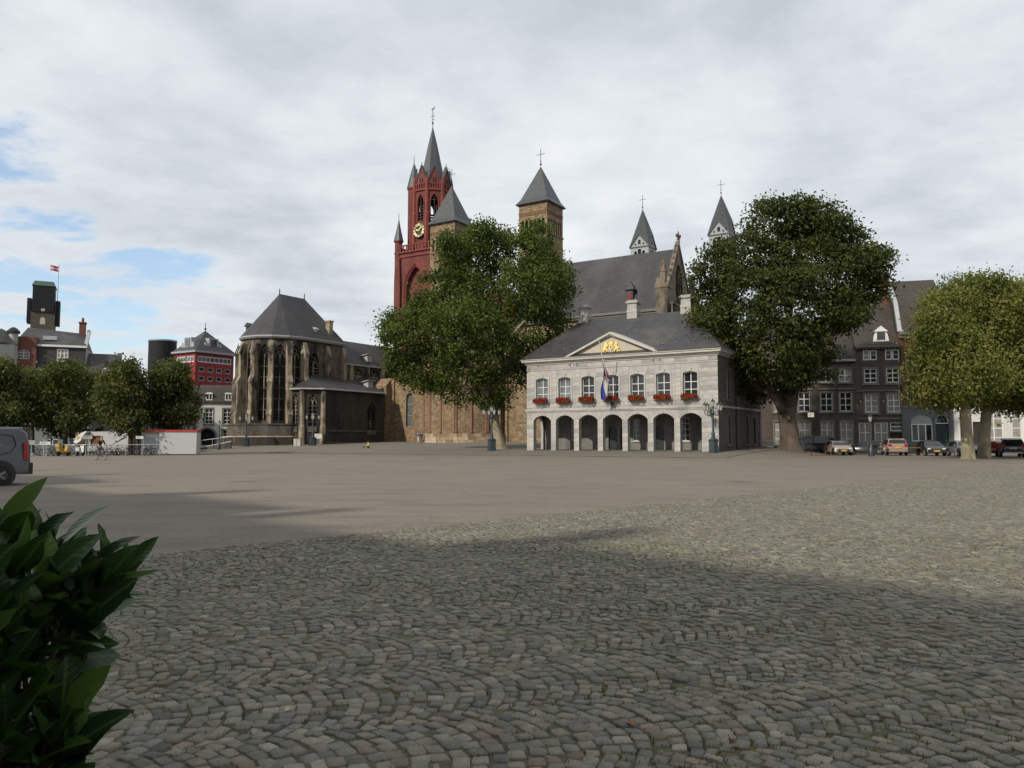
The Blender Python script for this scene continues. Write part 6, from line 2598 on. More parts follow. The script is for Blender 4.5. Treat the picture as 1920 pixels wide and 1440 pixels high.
# chestnut right of the guard house
b2 = Vector((xp(1483, 850, 79), 79, 0.0))
items = [(1442, 425, 50), (1490, 410, 46), (1540, 425, 52), (1588, 450, 38), (1345, 500, 46), (1330, 560, 36), (1385, 590, 66), (1400, 490, 56), (1470, 500, 70), (1540, 510, 68), (1605, 500, 44), (1640, 500, 30), (1630, 545, 30), (1588, 582, 42), (1655, 475, 16),
         (1350, 645, 40), (1380, 690, 46), (1450, 640, 72, -4), (1522, 640, 56), (1500, 570, 80, -4), (1422, 725, 34), (1480, 700, 38), (1535, 690, 28), (1340, 690, 24), (1335, 605, 40, -3), (1330, 655, 34, -3), (1440, 385, 20), (1520, 395, 22), (1420, 560, 60, -5), (1560, 580, 50, -4)]
trunk = [(.0, 0, -.3, 1.75), (-.05, 0, .35, 1.28), (-.1, 0, 1.3, .95), (-.25, 0, 3.0, .82), (-.4, 0, 4.7, .88)]
fk = [((-.6, 0, 4.2), rel(b2, 79, 1415, 640, -1), .55, .16), ((.1, 0, 4.2), rel(b2, 79, 1545, 610, 0), .6, .16), ((-.2, 0, 4.4), rel(b2, 79, 1480, 540, 1), .6, .16), ((-.3, 0, 4.0), rel(b2, 79, 1385, 690, -2), .35, .12), ((.2, 0, 4.2), rel(b2, 79, 1590, 540, -1), .42, .12), ((.1, 0, 4.4), rel(b2, 79, 1500, 450, 0), .45, .12)]
big_tree('chestnut_tree', 'tall dark green chestnut tree with thick flared trunk right of the guard house', b2, 79, items, 84000, .182, MT['leaf_chest'], MT['bark'], trunk, fk, 5, clump=.55, per=30, flat=.55, up=.9)
k = MB()
for i in range(24):
    a = 2 * math.pi * i / 24
k.rev([(4.2, .012), (3.0, .05), (1.6, .16), (.5, .22)], (b2.x + .6, b2.y - .3, 0), 24)
o = k.build('leaf_litter', MT['leaf_litter'])
tag(o, 'brown leaf litter heaped round the chestnut trunk', 'leaf litter', kind='stuff')

# clipped planes on the right
def clipped(name, label, px, Y, items, seed, n, size, leafmat, tr_r, group, lean=0.0, hfork=5.4):
    b = Vector((xp(px, 856, Y), Y, 0.0))
    trunk = [(0, 0, -.3, tr_r * 1.45), (0, 0, .25, tr_r * 1.15), (lean * .4, 0, 2.0, tr_r), (lean, 0, hfork, tr_r * .92)]
    lob = px_lobes(b, Y, items, seed)
    fk = [((lean, 0, hfork - .3), L[0], tr_r * .5, .07) for L in sorted(lob, key=lambda L: -L[1][0])[:5]]
    return big_tree(name, label, b, Y, items, n, size, leafmat, MT['bark_p'], trunk, fk, seed, clump=.42, group=group, per=20, flat=.85, up=.3, voids=5)


items = [(1790, 585, 52), (1835, 560, 50), (1770, 650, 60), (1840, 640, 78), (1742, 690, 40), (1775, 725, 52), (1840, 712, 58), (1735, 735, 26), (1800, 545, 34), (1860, 590, 50), (1765, 600, 40), (1810, 690, 70, -3), (1740, 650, 34)]
clipped('plane_tree', 'yellowing clipped plane tree with pale trunk before the right-hand houses', 1815, 62, items, 11, 46000, .13, MT['leaf_gold'], .42, 'clipped plane trees on the right', -.1, 3.9)
items = [(1890, 600, 50), (1925, 640, 60), (1900, 690, 60), (1960, 600, 60), (1960, 680, 70), (1885, 730, 42), (1930, 732, 42), (1890, 560, 36), (1850, 650, 40), (1940, 560, 40)]
clipped('plane_tree', 'second plane tree, its pale trunk just right of the yellowing one', 1845, 65, [(p - 2, q, r) for p, q, r in items], 12, 42000, .135, MT['leaf_gold'], .42, 'clipped plane trees on the right', .35, 3.8)
items = [(2010, 600, 60), (2040, 680, 70), (1985, 720, 60), (2080, 620, 60), (2070, 730, 50)]
clipped('plane_tree', 'plane tree crown reaching in at the right edge', 2035, 66, items, 13, 16000, .17, MT['leaf_gold'], .48, 'clipped plane trees on the right', .1, 4.2)

# clipped planes on the left
def left_tree(px, cx, Y, label, seed, w=1.0, h=1.0):
    rr = random.Random(seed)
    items = []
    for (dx, dy, r) in ((0, -45, 26), (-22, -28, 26), (24, -26, 26), (-36, 4, 25), (36, 6, 25), (0, 0, 40), (-24, 34, 26), (26, 34, 26), (0, 42, 30), (-12, -50, 17), (14, -48, 18), (-40, 26, 16), (42, 26, 16)):
        items.append((cx + dx * w + rr.uniform(-5, 5), 744 + dy * h * 1.06 + rr.uniform(-4, 4), r * rr.uniform(.9, 1.12) * w))
    return clipped('plane_tree', label, px, Y, items, seed, 22000, .165, MT['leaf_left'], .21, 'clipped plane trees on the left', rr.uniform(-.2, .2), 3.6)


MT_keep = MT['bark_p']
MT['bark_p'] = MT['bark_shade']
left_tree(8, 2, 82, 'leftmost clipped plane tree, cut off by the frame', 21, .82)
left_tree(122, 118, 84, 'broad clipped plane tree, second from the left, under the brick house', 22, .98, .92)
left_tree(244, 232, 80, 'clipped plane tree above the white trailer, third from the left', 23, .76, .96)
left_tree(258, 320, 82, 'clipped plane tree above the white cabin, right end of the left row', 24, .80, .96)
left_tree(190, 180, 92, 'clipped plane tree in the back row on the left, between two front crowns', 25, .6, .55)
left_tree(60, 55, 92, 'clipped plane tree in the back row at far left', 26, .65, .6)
MT['bark_p'] = MT_keep

# ------------------------------------------------------------------ street lamps with five lanterns
def lantern(parent, M):
    k = MB()
    k.M = M
    k.rev([(.10, .0), (.19, .42), (.19, .44)], n=6)
    ln = k.build('lantern', MT['lamp_glass'], parent)
    k = MB()
    k.M = M
    k.rev([(.23, .44), (.15, .56), (.06, .64), (.03, .74)], n=6)
    k.rev([(.12, -.05), (.12, 0)], n=6)
    for j in range(6):
        a = j * math.pi / 3
        k.tube([(.10 * math.cos(a), .10 * math.sin(a), 0), (.19 * math.cos(a), .19 * math.sin(a), .43)], .014, 4)
    k.build('lantern_cap', MT['lamp_iron'], ln)


def street_lamp(label, loc, H=4.9):
    t = thing('street_lamp', label, 'street lamp', loc, R(20), 'five-lantern street lamps')
    k = MB()
    k.rev([(.52, 0), (.52, .12), (.46, .16), (.44, 1.05), (.50, 1.1), (.50, 1.2), (.30, 1.3)], n=6)
    k.build('pedestal', MT['lamp_iron'], t)
    k = MB()
    k.rev([(.19, 1.3), (.15, 1.5), (.17, 1.7), (.11, 1.9), (.085, H - 1.5), (.13, H - 1.45), (.15, H - 1.25), (.07, H - 1.1), (.06, H - .75)], n=10)
    k.build('post', MT['lamp_iron'], t, smooth=40)
    lantern(t, Matrix.Translation((0, 0, H - .72)))
    for j in range(4):
        a = j * math.pi / 2
        k = MB()
        M = Matrix.Rotation(a, 4, 'Z')
        k.M = M
        pts = [(.05, 0, H - 1.3), (.3, 0, H - 1.5), (.6, 0, H - 1.55), (.85, 0, H - 1.38), (.86, 0, H - 1.12)]
        k.tube(pts, .03, 5)
        k.tube([(.1, 0, H - 1.1), (.35, 0, H - 1.12), (.5, 0, H - 1.3), (.4, 0, H - 1.42), (.3, 0, H - 1.32)], .018, 4)
        k.build('arm', MT['lamp_iron'], t)
        lantern(t, M @ Matrix.Translation((.86, 0, H - 1.05)))
    return t


def on_ground(px, py, Y):
    x = xp(px, py, Y)
    return Vector((x, Y, ground_h(x, Y)))


street_lamp('lamp post with lanterns at the right corner of the guard house', on_ground(1338, 850, 71))
street_lamp('lamp post with lanterns before the trunk of the large plane tree', on_ground(922, 843, 84))
street_lamp('lamp post with lanterns left in front of the black choir', on_ground(461, 836, 114))
street_lamp('lamp post with lanterns right in front of the black choir', on_ground(586, 834, 114))


def single_lamp(label, px, Y):
    t = thing('street_lamp', label, 'street lamp', on_ground(px, 855, Y), 0)
    k = MB()
    k.rev([(.28, 0), (.26, .7), (.14, .9), (.08, 1.1), (.06, 3.2)], n=8)
    k.build('post', MT['lamp_iron'], t, smooth=40)
    lantern(t, Matrix.Translation((0, 0, 3.2)))
    return t


single_lamp('single-lantern lamp post among the parked cars', 1634, 73)
single_lamp('single-lantern lamp post beside the gate house', 410, 104)


def sign_post(label, px, Y, H, zs, face=(.36, .5), paintc=None, legs=1, panel=None):
    t = thing('sign_post', label, 'sign', on_ground(px, 855, Y), R(8))
    k = MB()
    for i in range(legs):
        x = (i - (legs - 1) / 2) * .22
        k.tube([(x, 0, 0), (x, 0, H)], .035, 6)
    k.build('post', MT['zinc'] if legs > 1 else MT['iron'], t)
    for z in zs:
        k = MB()
        k.box(-face[0], face[0], -.06, -.036, z - face[1] / 2, z + face[1] / 2)
        b = k.build('board', panel or MT['white'], t)
        for j in range(3):
            k = MB()
            w = face[0] * (.7 - .15 * j)
            k.box(-face[0] * .8, -face[0] * .8 + 2 * w, -.063, -.0605, z + face[1] * (.25 - .22 * j) - .015, z + face[1] * (.25 - .22 * j) + .015)
            k.build('printed_line', MT['surround'], b)
    return t


sign_post('thin black post with white plate beside the chestnut tree', 1522, 74, 5.9, (3.85,), (.30, .42))
sign_post('small grey sign on a post at the left end of the bicycle stand', 56, 72, 1.5, (1.3,), (.38, .34), legs=2, panel=MT['pale_pl'])
sign_post('white sign on two legs among the parked bicycles', 84, 70, 1.55, (1.22,), (.44, .26), legs=2)
sign_post('grey sign on a post left of the white trailer', 163, 74, 1.9, (1.75,), (.42, .32), legs=2, panel=MT['pale_pl'])
sign_post('small white sign on a post left of the white cabin', 261, 77, 1.9, (1.75,), (.34, .26))
sign_post('white information board in front of the sacristy', 596, 116, 1.6, (1.35,), (.52, .7), legs=2)

# ------------------------------------------------------------------ cars
def rounded_prism(k, prof, W, top_w, belt, roof, inset=.05):
    """side outline prof [(x,z)] (x forward) made solid: full width below the belt line, drawn in towards the roof"""
    cx = sum(p[0] for p in prof) / len(prof)
    cz = sum(p[1] for p in prof) / len(prof)

    def hw(z):
        if z <= belt:
            return W
        return W + (top_w - W) * min(1, (z - belt) / (roof - belt))
    rings = []
    for f, sh in ((-1, .07), (-.97, .03), (-.90, 0), (-.5, -.005), (0, -.01), (.5, -.005), (.90, 0), (.97, .03), (1, .07)):
        ring_ = []
        for x, z in prof:
            d = Vector((cx - x, cz - z))
            d = d.normalized() if d.length else d
            ring_.append((x + d.x * max(0, sh), f * hw(z), z + d.y * max(0, sh)))
        rings.append(ring_)
    k.loft(rings)


CARS = {
    'hatch': dict(L=4.1, W=.86, top=.62, belt=.92, roof=1.46, prof=[(-2.0, .30), (-2.03, .55), (-1.98, .95), (-1.72, 1.35), (-1.3, 1.45), (-.2, 1.46), (.45, 1.32), (1.05, .96), (1.75, .82), (2.0, .62), (2.04, .34)], ws=((.52, 1.28), (1.0, .98)), rw=((-1.70, 1.34), (-1.93, .98)), side=[(-1.55, .96), (-1.45, 1.34), (-.2, 1.39), (.42, 1.27), (.88, .96)]),
    'suv': dict(L=4.4, W=.91, top=.70, belt=1.05, roof=1.66, prof=[(-2.15, .34), (-2.2, .7), (-2.12, 1.1), (-1.85, 1.52), (-1.5, 1.64), (-.1, 1.66), (.55, 1.50), (1.15, 1.12), (1.95, .98), (2.15, .72), (2.2, .36)], ws=((.62, 1.46), (1.1, 1.13)), rw=((-1.86, 1.52), (-2.07, 1.14)), side=[(-1.8, 1.1), (-1.62, 1.5), (-.1, 1.57), (.52, 1.43), (.98, 1.09)]),
    'van': dict(L=4.8, W=.96, top=.86, belt=1.15, roof=1.92, prof=[(-2.35, .34), (-2.4, .7), (-2.38, 1.3), (-2.3, 1.82), (-2.1, 1.91), (.5, 1.92), (1.0, 1.75), (1.6, 1.2), (2.2, 1.05), (2.4, .75), (2.42, .36)], ws=((1.05, 1.70), (1.55, 1.22)), rw=((-2.33, 1.75), (-2.4, 1.25)), side=[(-2.1, 1.2), (-2.05, 1.72), (.55, 1.78), (.98, 1.66), (1.38, 1.18)]),
}


def wheel(parent, x, y, r, out):
    k = MB()
    k.M = Matrix.Translation((x, y, r)) @ Matrix.Rotation(math.pi / 2, 4, 'X')
    w = .11
    k.rev([(r * .62, -w), (r * .92, -w), (r, -w * .6), (r, w * .6), (r * .92, w), (r * .62, w)], n=20)
    wh_ = k.build('wheel', MT['rubber'], parent, smooth=40)
    k = MB()
    k.M = Matrix.Translation((x, y + out * .09, r)) @ Matrix.Rotation(math.pi / 2, 4, 'X')
    k.rev([(r * .64, -.02), (r * .64, .02)], n=18)
    for j in range(5):
        a = j * 2 * math.pi / 5
        k.tube([(0, 0, -out * .04), (r * .6 * math.cos(a), r * .6 * math.sin(a), -out * .035)], .045, 4)
    k.build('rim', MT['rim'], wh_)


def car(name, label, kind, loc, rz, body, plate='plate', lit=False, wipe=False):
    c = CARS[kind]
    t = thing(name, label, 'van' if kind == 'van' else 'car', loc, rz, 'cars parked along the right side')
    k = MB()
    rounded_prism(k, c['prof'], c['W'], c['top'], c['belt'], c['roof'])
    b = k.build('body', body, t, smooth=38)
    W, T = c['W'], c['top']

    def hw(z):
        return W if z <= c['belt'] else W + (T - W) * (z - c['belt']) / (c['roof'] - c['belt'])
    for s in (-1, 1):
        k = MB()
        k.poly([(x, s * (hw(z) + .012), z) for x, z in c['side']])
        k.build('side_window', MT['car_glass'], b)
        k = MB()
        xm = (c['side'][0][0] + c['side'][-1][0]) / 2 + .1
        k.poly([(xm - .05, s * (hw(c['belt']) + .016), c['belt']), (xm + .05, s * (hw(c['belt']) + .016), c['belt']), (xm + .03, s * (hw(c['roof'] - .1) + .016), c['roof'] - .1), (xm - .05, s * (hw(c['roof'] - .1) + .016), c['roof'] - .1)])
        k.build('door_pillar', MT['blackp'], b)
        k = MB()
        k.ell((c['side'][-1][0] - .15, s * (W + .1), c['belt'] + .08), (.1, .1, .08), 8, 5)
        k.build('wing_mirror', body, b)
        for xw in (-c['L'] * .305, c['L'] * .315):
            k = MB()
            k.M = Matrix.Translation((xw, s * (W - .03), .33)) @ Matrix.Rotation(math.pi / 2, 4, 'X')
            k.rev([(.42, -.045), (.42, .045)], n=20)
            k.build('wheel_arch', MT['blackp'], b)
            wheel(t, xw, s * (W - .06), .32, s)
    for (nm_, (p, q), m_) in (('windscreen', c['ws'], MT['car_glass']), ('rear_window', c['rw'], MT['car_glass'])):
        k = MB()
        sg = 1 if nm_ == 'windscreen' else -1
        n_ = Vector((abs(p[1] - q[1]), 0, abs(p[0] - q[0]))).normalized() * .02
        k.poly([(p[0] + sg * n_.x, -hw(p[1]) * .90, p[1] + n_.z), (p[0] + sg * n_.x, hw(p[1]) * .90, p[1] + n_.z), (q[0] + sg * n_.x, hw(q[1]) * .93, q[1] + n_.z), (q[0] + sg * n_.x, -hw(q[1]) * .93, q[1] + n_.z)])
        k.build(nm_, m_, b)
    xf, xr = max(p[0] for p in c['prof']), min(p[0] for p in c['prof'])
    zb = .62 if kind == 'hatch' else .78
    for s in (-1, 1):
        k = MB()
        k.ell((xf - .12, s * (W * .74), zb + .03), (.16, .17, .085), 10, 6)
        k.build('headlight', MT['head'], t)
        k = MB()
        k.box(xr - .03, xr + .14, s * W * .62, s * W * .93, zb + .12, zb + .34)
        k.build('tail_light', MT['tail'], t)
    k = MB()
    k.box(xf - .05, xf + .015, -.55, .55, .40, .60)
    k.build('grille', MT['blackp'], t)
    k = MB()
    k.box(xf - .02, xf + .045, -.7, .7, .30, .385)
    k.box(xr - .05, xr + .03, -.72, .72, .34, .46)
    k.build('bumper_trim', MT['chrome'] if kind == 'suv' else MT['blackp'], t)['kind'] = 'stuff'
    for x0, x1 in ((xf + .02, xf + .05), (xr - .045, xr - .01)):
        k = MB()
        z = .48 if x0 > 0 else zb
        k.box(x0, x1, -.26, .26, z - .06, z + .06)
        k.build('number_plate', MT[plate], t)
    return t


pt = dict(black=paint('paint_black', (0.012, 0.012, 0.014), .25), navy=paint('paint_navy', (0.014, 0.017, 0.024), .28), beige=paint('paint_beige', (0.36, 0.29, 0.235), .3, .25),
          gold=paint('paint_gold', (0.42, 0.30, 0.235), .3, .25), grey=paint('paint_grey', (0.18, 0.20, 0.215), .3, .2), red=paint('paint_red', (0.22, 0.02, 0.02), .3))


def carpos(px, Y):
    return Vector((xp(px, 850, Y), Y, 0.0))


car('parked_car', 'black car half hidden behind the chestnut trunk', 'hatch', carpos(1472, 83), R(190), pt['black'])
car('parked_van', 'dark navy van parked just right of the chestnut trunk', 'van', carpos(1519, 84), R(166), pt['navy'])
car('parked_car', 'beige hatchback facing the square with yellow number plate', 'hatch', carpos(1572, 79), R(-98), pt['beige'])
car('parked_car', 'black car parked sideways behind the single-lantern lamp post', 'hatch', carpos(1622, 81), R(158), pt['black'])
car('parked_car', 'rose gold car showing its rear beside the lamp post', 'suv', carpos(1676, 78), R(74), pt['gold'])
car('parked_car', 'small black car with round bright headlights and yellow plate', 'hatch', carpos(1746, 76), R(-104), pt['black'])
car('parked_car', 'grey car with chrome front left of the plane trunks', 'hatch', carpos(1806, 74), R(-100), pt['grey'])
car('parked_car', 'red car just right of the plane trunks', 'hatch', carpos(1853, 73), R(62), pt['red'])
car('parked_car', 'black off-road car showing its rear at the right edge', 'suv', carpos(1894, 70), R(64), pt['black'], plate='plate_w')

# the delivery van at the left edge
V0 = Vector((xp(53, 860, 26.6), 26.6, 0.0))
vm = paint('paint_van_grey', (0.035, 0.044, 0.046), .35, .1)
van = thing('delivery_van', 'dark grey delivery van with orange and white graphics cut off by the left edge', 'van', V0, R(216))
k = MB()
pv = [(.02, .36), (.0, .62), (.03, 1.2), (.13, 1.70), (.30, 1.83), (2.9, 1.86), (3.3, 1.70), (3.9, 1.18), (4.3, 1.02), (4.4, .7), (4.42, .36)]
rounded_prism(k, pv, .9, .80, 1.1, 1.86)
vb = k.build('body', vm, van, smooth=38)


def vy(z):
    return .9 if z < 1.1 else .9 - .1 * (z - 1.1) / .76


for s in (-1, 1):
    k = MB()
    pts_ = [(x, s * (vy(z) + .005), z) for x, z in ((.55, 1.08), (.42, 1.3), (.5, 1.58), (.7, 1.64), (2.2, 1.66))]
    k.tube(pts_, .012, 4)
    k.tube([(x, s * (vy(z) + .005), z) for x, z in ((.55, 1.08), (.9, 1.0), (2.2, .98))], .012, 4)
    k.build('panel_crease', MT['blackp'], vb)
    k = MB()
    b0_ = k.av([(x, s * (vy(z) + .012), z) for x, z in ((.8, 1.02), (1.05, 1.12), (1.9, 1.25), (1.9, .92), (1.2, .92))])
    k.af(*[b0_ + i for i in range(5)])
    k.build('orange_graphic', mat('van_orange', (0.75, 0.10, 0.015), .35) if 'van_orange' not in bpy.data.materials else bpy.data.materials['van_orange'], vb)
    k = MB()
    b0_ = k.av([(x, s * (vy(z) + .011), z) for x, z in ((1.0, .80), (1.9, .86), (1.9, .62), (1.25, .56))])
    k.af(*[b0_ + i for i in range(4)])
    k.build('white_graphic', MT['white'], vb)
    k = MB()
    k.tube([(.85 + i * .12, s * (vy(1.3) + .012), 1.30 + .05 * math.sin(i * .9)) for i in range(9)], .012, 4)
    k.build('white_lettering_stroke', MT['white'], vb)
    for xw in (.85, 3.55):
        k = MB()
        k.M = Matrix.Translation((xw, s * .87, .36)) @ Matrix.Rotation(math.pi / 2, 4, 'X')
        k.rev([(.46, -.04), (.46, .04)], n=22)
        k.build('wheel_arch', MT['blackp'], vb)
        wheel(van, xw, s * .85, .34, s)
    k = MB()
    k.prism([(.06, .78), (.20, .82), (.22, 1.38), (.13, 1.42)], 'y', s * .80, s * .906)
    k.build('tail_light', MT['tail'], van)
k = MB()
k.box(-.07, .25, -.88, .88, .36, .72)
k.build('rear_bumper', MT['blackp'], van)
k = MB()
k.tube([(.25, -.76, 1.86), (2.6, -.76, 1.89)], .02, 5)
k.tube([(.25, .76, 1.86), (2.6, .76, 1.89)], .02, 5)
k.build('roof_rail', MT['zinc'], van)['kind'] = 'stuff'
k = MB()
k.poly([(.02, -.6, 1.25), (.02, .6, 1.25), (.125, .55, 1.68), (.125, -.55, 1.68)])
k.build('rear_window', MT['car_glass'], van)

# ------------------------------------------------------------------ bicycles
BIKE_R = .34


def bike_parts(t, frame_m):
    k = MB()
    bb, st_, hd_ = (0, 0, .30), (-.20, 0, .78), (.42, 0, .82)
    rw_, fw_ = (-.52, 0, BIKE_R), (.56, 0, BIKE_R)
    for a, b in ((bb, st_), (bb, (.44, 0, .70)), (st_, (.42, 0, .80)), (bb, rw_), (st_, rw_), ((.40, 0, .86), fw_)):
        k.tube([a, b], .018, 5)
    k.tube([(.40, 0, .85), (.36, 0, 1.0)], .014, 5)
    k.tube([st_, (-.24, 0, .92)], .014, 5)
    k.tube([(-.52, .04, .7), (-.15, .04, .72)], .012, 4)
    k.build('frame', frame_m, t)
    for c in (rw_, fw_):
        k = MB()
        k.torus(c, (0, 1, 0), BIKE_R - .015, .019, 20, 5)
        w = k.build('wheel', MT['rubber'], t)
        k = MB()
        k.torus(c, (0, 1, 0), BIKE_R - .045, .011, 18, 4)
        for j in range(8):
            a = j * math.pi / 4
            k.tube([c, (c[0] + (BIKE_R - .05) * math.cos(a), 0, c[2] + (BIKE_R - .05) * math.sin(a))], .004, 3)
        k.build('rim', MT['rim'], w)
    k = MB()
    k.loft([[(-.40, -.09, .93), (-.40, .09, .93), (-.40, .09, .97), (-.40, -.09, .97)], [(-.22, -.05, .94), (-.22, .05, .94), (-.22, .05, .98), (-.22, -.05, .98)], [(-.08, -.02, .94), (-.08, .02, .94), (-.08, .02, .97), (-.08, -.02, .97)]])
    k.build('saddle', MT['blackp'], t)
    k = MB()
    k.tube([(.22, -.28, 1.02), (.34, -.2, 1.04), (.37, 0, 1.0), (.34, .2, 1.04), (.22, .28, 1.02)], .013, 5)
    k.build('handlebar', MT['chrome'], t)
    for s in (-1, 1):
        k = MB()
        k.tube([(0, s * .06, .30), (s * .10, s * .07, .30 - s * .13)], .012, 4)
        k.box(s * .10 - .05, s * .10 + .05, s * .07 - .0 if s > 0 else -.16, .16 if s > 0 else -.07, .285 - s * .13, .305 - s * .13)
        k.build('pedal', MT['blackp'], t)


b_cols = [paint('bike_black', (0.02, 0.02, 0.02), .4), paint('bike_green', (0.03, 0.15, 0.12), .4), paint('bike_grey', (0.25, 0.26, 0.27), .4, .3), paint('bike_blue', (0.03, 0.06, 0.14), .4)]
protos = []
spots_b = [(60, 75), (67, 74), (74, 75.5), (95, 74), (100, 75), (104, 74.4), (134, 75), (140, 76), (176, 76), (182, 75.5), (196, 78), (205, 77.5), (212, 78), (219, 77), (226, 78), (232, 77.4), (246, 78), (263, 78), (268, 77.3), (276, 78), (281, 77.4), (287, 78)]
ordw = 'first second third fourth fifth sixth seventh eighth ninth tenth eleventh twelfth thirteenth fourteenth fifteenth sixteenth seventeenth eighteenth nineteenth twentieth twenty-first twenty-second'.split()
cold = ('black', 'green', 'grey', 'dark blue')
lab = 'parked bicycle'
for i, (px, Y) in enumerate(spots_b):
    c = i % 4
    if len(protos) <= c:
        t = thing('bicycle', lab, 'bicycle', (0, 0, 0), 0, 'bicycles parked under the left trees')
        bike_parts(t, b_cols[c])
        protos.append(t)
        o = t
    else:
        o = copy_tree(protos[c])
    o['label'] = '%s bicycle parked under the clipped trees, %s from the left end of the stand' % (cold[c], ordw[i])
    o.location = carpos(px, Y)
    o.rotation_euler = (random.uniform(-.05, .05), 0, R(random.choice((70, 100, 250, 285, 60, 40))) + random.uniform(-.2, .2))

# rail the bicycles stand at
rt_ = thing('bicycle_rail', 'thin grey metal rail behind the parked bicycles at left', 'railing', carpos(150, 77), R(-3))
k = MB()
k.tube([(-5.6, 0, 1.05), (8.0, 0, 1.05)], .03, 6)
k.build('rail', MT['zinc'], rt_)
for i in range(9):
    k = MB()
    x = -5.5 + i * 1.68
    k.tube([(x, 0, 0), (x, 0, 1.04)], .03, 6)
    k.build('post', MT['zinc'], rt_)

# yellow mopeds / crates
mo = thing('yellow_moped', 'yellow moped standing among the bicycles at left', 'moped', carpos(118, 74), R(75))
k = MB()
k.prism([(-.6, .45), (-.65, .75), (-.2, .8), (-.05, .5), (.3, .45), (.4, .95), (.52, .95), (.55, .4), (.2, .28), (-.3, .28)], 'y', -.17, .17)
k.build('body', mat('moped_yellow', (0.42, 0.27, 0.04), .5), mo)
for x in (-.5, .6):
    k = MB()
    k.M = Matrix.Translation((x, 0, .25)) @ Matrix.Rotation(math.pi / 2, 4, 'X')
    k.rev([(.12, -.05), (.25, -.05), (.25, .05), (.12, .05)], n=14)
    k.build('wheel', MT['rubber'], mo)
k = MB()
k.tube([(.45, -.3, 1.0), (.48, 0, 1.02), (.45, .3, 1.0)], .02, 5)
k.build('handlebar', MT['chrome'], mo)
k = MB()
k.box(-.7, -.25, -.2, .2, .82, 1.15)
k.build('top_case', mat('case_yellow', (0.45, 0.3, 0.05), .5), mo)
sc = thing('white_scooter', 'white scooter parked among the bicycles left of the trailer', 'scooter', carpos(150, 75), R(95))
k = MB()
k.prism([(-.6, .45), (-.65, .78), (-.2, .8), (-.05, .4), (.3, .35), (.38, .98), (.5, .98), (.55, .4), (.2, .25), (-.3, .25)], 'y', -.16, .16)
k.build('body', MT['white'], sc)
for x in (-.5, .6):
    k = MB()
    k.M = Matrix.Translation((x, 0, .22)) @ Matrix.Rotation(math.pi / 2, 4, 'X')
    k.rev([(.1, -.05), (.22, -.05), (.22, .05), (.1, .05)], n=14)
    k.build('wheel', MT['rubber'], sc)
k = MB()
k.tube([(.42, -.28, 1.05), (.45, 0, 1.07), (.42, .28, 1.05)], .02, 5)
k.build('handlebar', MT['chrome'], sc)

# white trailer with raised flap
tl = thing('white_trailer', 'white sales trailer with raised striped flap behind the cyclist', 'trailer', carpos(212, 83), R(-4))
k = MB()
wq = MB()
wall(k, -2.2, 2.6, .35, 2.35, [(-1.9, -.7, .9, 1.95)], .1, y=-1.0)
k.poly([(2.6, -1, .35), (2.6, 1.1, .35), (2.6, 1.1, 2.35), (2.6, -1, 2.35)])
k.poly([(-2.2, 1.1, .35), (-2.2, -1, .35), (-2.2, -1, 2.35), (-2.2, 1.1, 2.35)])
k.poly([(-2.2, -1, 2.35), (2.6, -1, 2.35), (2.6, 1.1, 2.45), (-2.2, 1.1, 2.45)])
k.poly([(-2.2, -1, .35), (2.6, -1, .35), (2.6, 1.1, .35), (-2.2, 1.1, .35)])
k.build('body', mat('trailer_white', (0.48, 0.49, 0.49), .5), tl)
k = MB()
k.poly([(-1.9, -.85, .9), (-.7, -.85, .9), (-.7, -.85, 1.95), (-1.9, -.85, 1.95)])
k.build('interior', mat('trailer_inside', (0.16, 0.05, 0.02), .7), tl)
k = MB()
k.prism([(-3.35, 1.25), (-3.1, 1.75), (-2.6, 2.2), (-2.15, 2.40), (-1.95, 2.38), (-2.4, 1.9), (-2.6, 1.4), (-3.0, 1.15)], 'y', -1.6, .9)
fl_ = k.build('flap', MT['white'], tl)
k = MB()
k.poly([(-3.08, -1.61, 1.5), (-2.75, -1.61, 1.6), (-2.62, -1.61, 1.95), (-2.95, -1.61, 1.8)])
k.build('yellow_emblem', mat('emblem_yellow', (0.55, 0.32, 0.05), .5), fl_)
k = MB()
k.prism([(.3, .95), (.4, 1.0), (1.9, 1.75), (1.95, 1.85), (1.75, 1.82)], 'y', -1.03, -1.002)
k.build('dark_stripe', MT['blackp'], tl)
for x in (-.6, 1.2):
    k = MB()
    k.M = Matrix.Translation((x, -.9, .3)) @ Matrix.Rotation(math.pi / 2, 4, 'X')
    k.rev([(.12, -.07), (.3, -.07), (.3, .07), (.12, .07)], n=16)
    k.build('wheel', MT['rubber'], tl)

# white site cabin with red rim
cb = thing('site_cabin', 'white site cabin with red top rim and roller shutter beside the bicycles', 'cabin', carpos(298, 79), R(12))
cm = mat('cabin_white', (0.50, 0.51, 0.51), .55, .06)
k = MB()
k.box(0, 3.5, 0, 2.4, .1, 2.3)
k.box(-1.75, -.002, .25, 2.4, .1, 2.3)
k.build('body', cm, cb)['kind'] = 'stuff'
k = MB()
k.box(-1.8, 3.55, -.05, 2.45, 2.302, 2.52)
k.build('roof_rim', mat('rim_red', (0.42, 0.05, 0.03), .5), cb)
k = MB()
k.box(-1.45, -.35, .21, .248, .12, 1.85)
for j in range(8):
    k.box(-1.45, -.35, .195, .209, .2 + j * .2, .36 + j * .2)
k.build('roller_shutter', MT['zinc'], cb)['kind'] = 'stuff'
k = MB()
k.box(-1.55, -1.46, .2, .25, .1, 1.95)
k.box(-.34, -.25, .2, .25, .1, 1.95)
k.box(-1.455, -.345, .2, .25, 1.86, 1.95)
k.build('shutter_frame', MT['white'], cb)['kind'] = 'stuff'

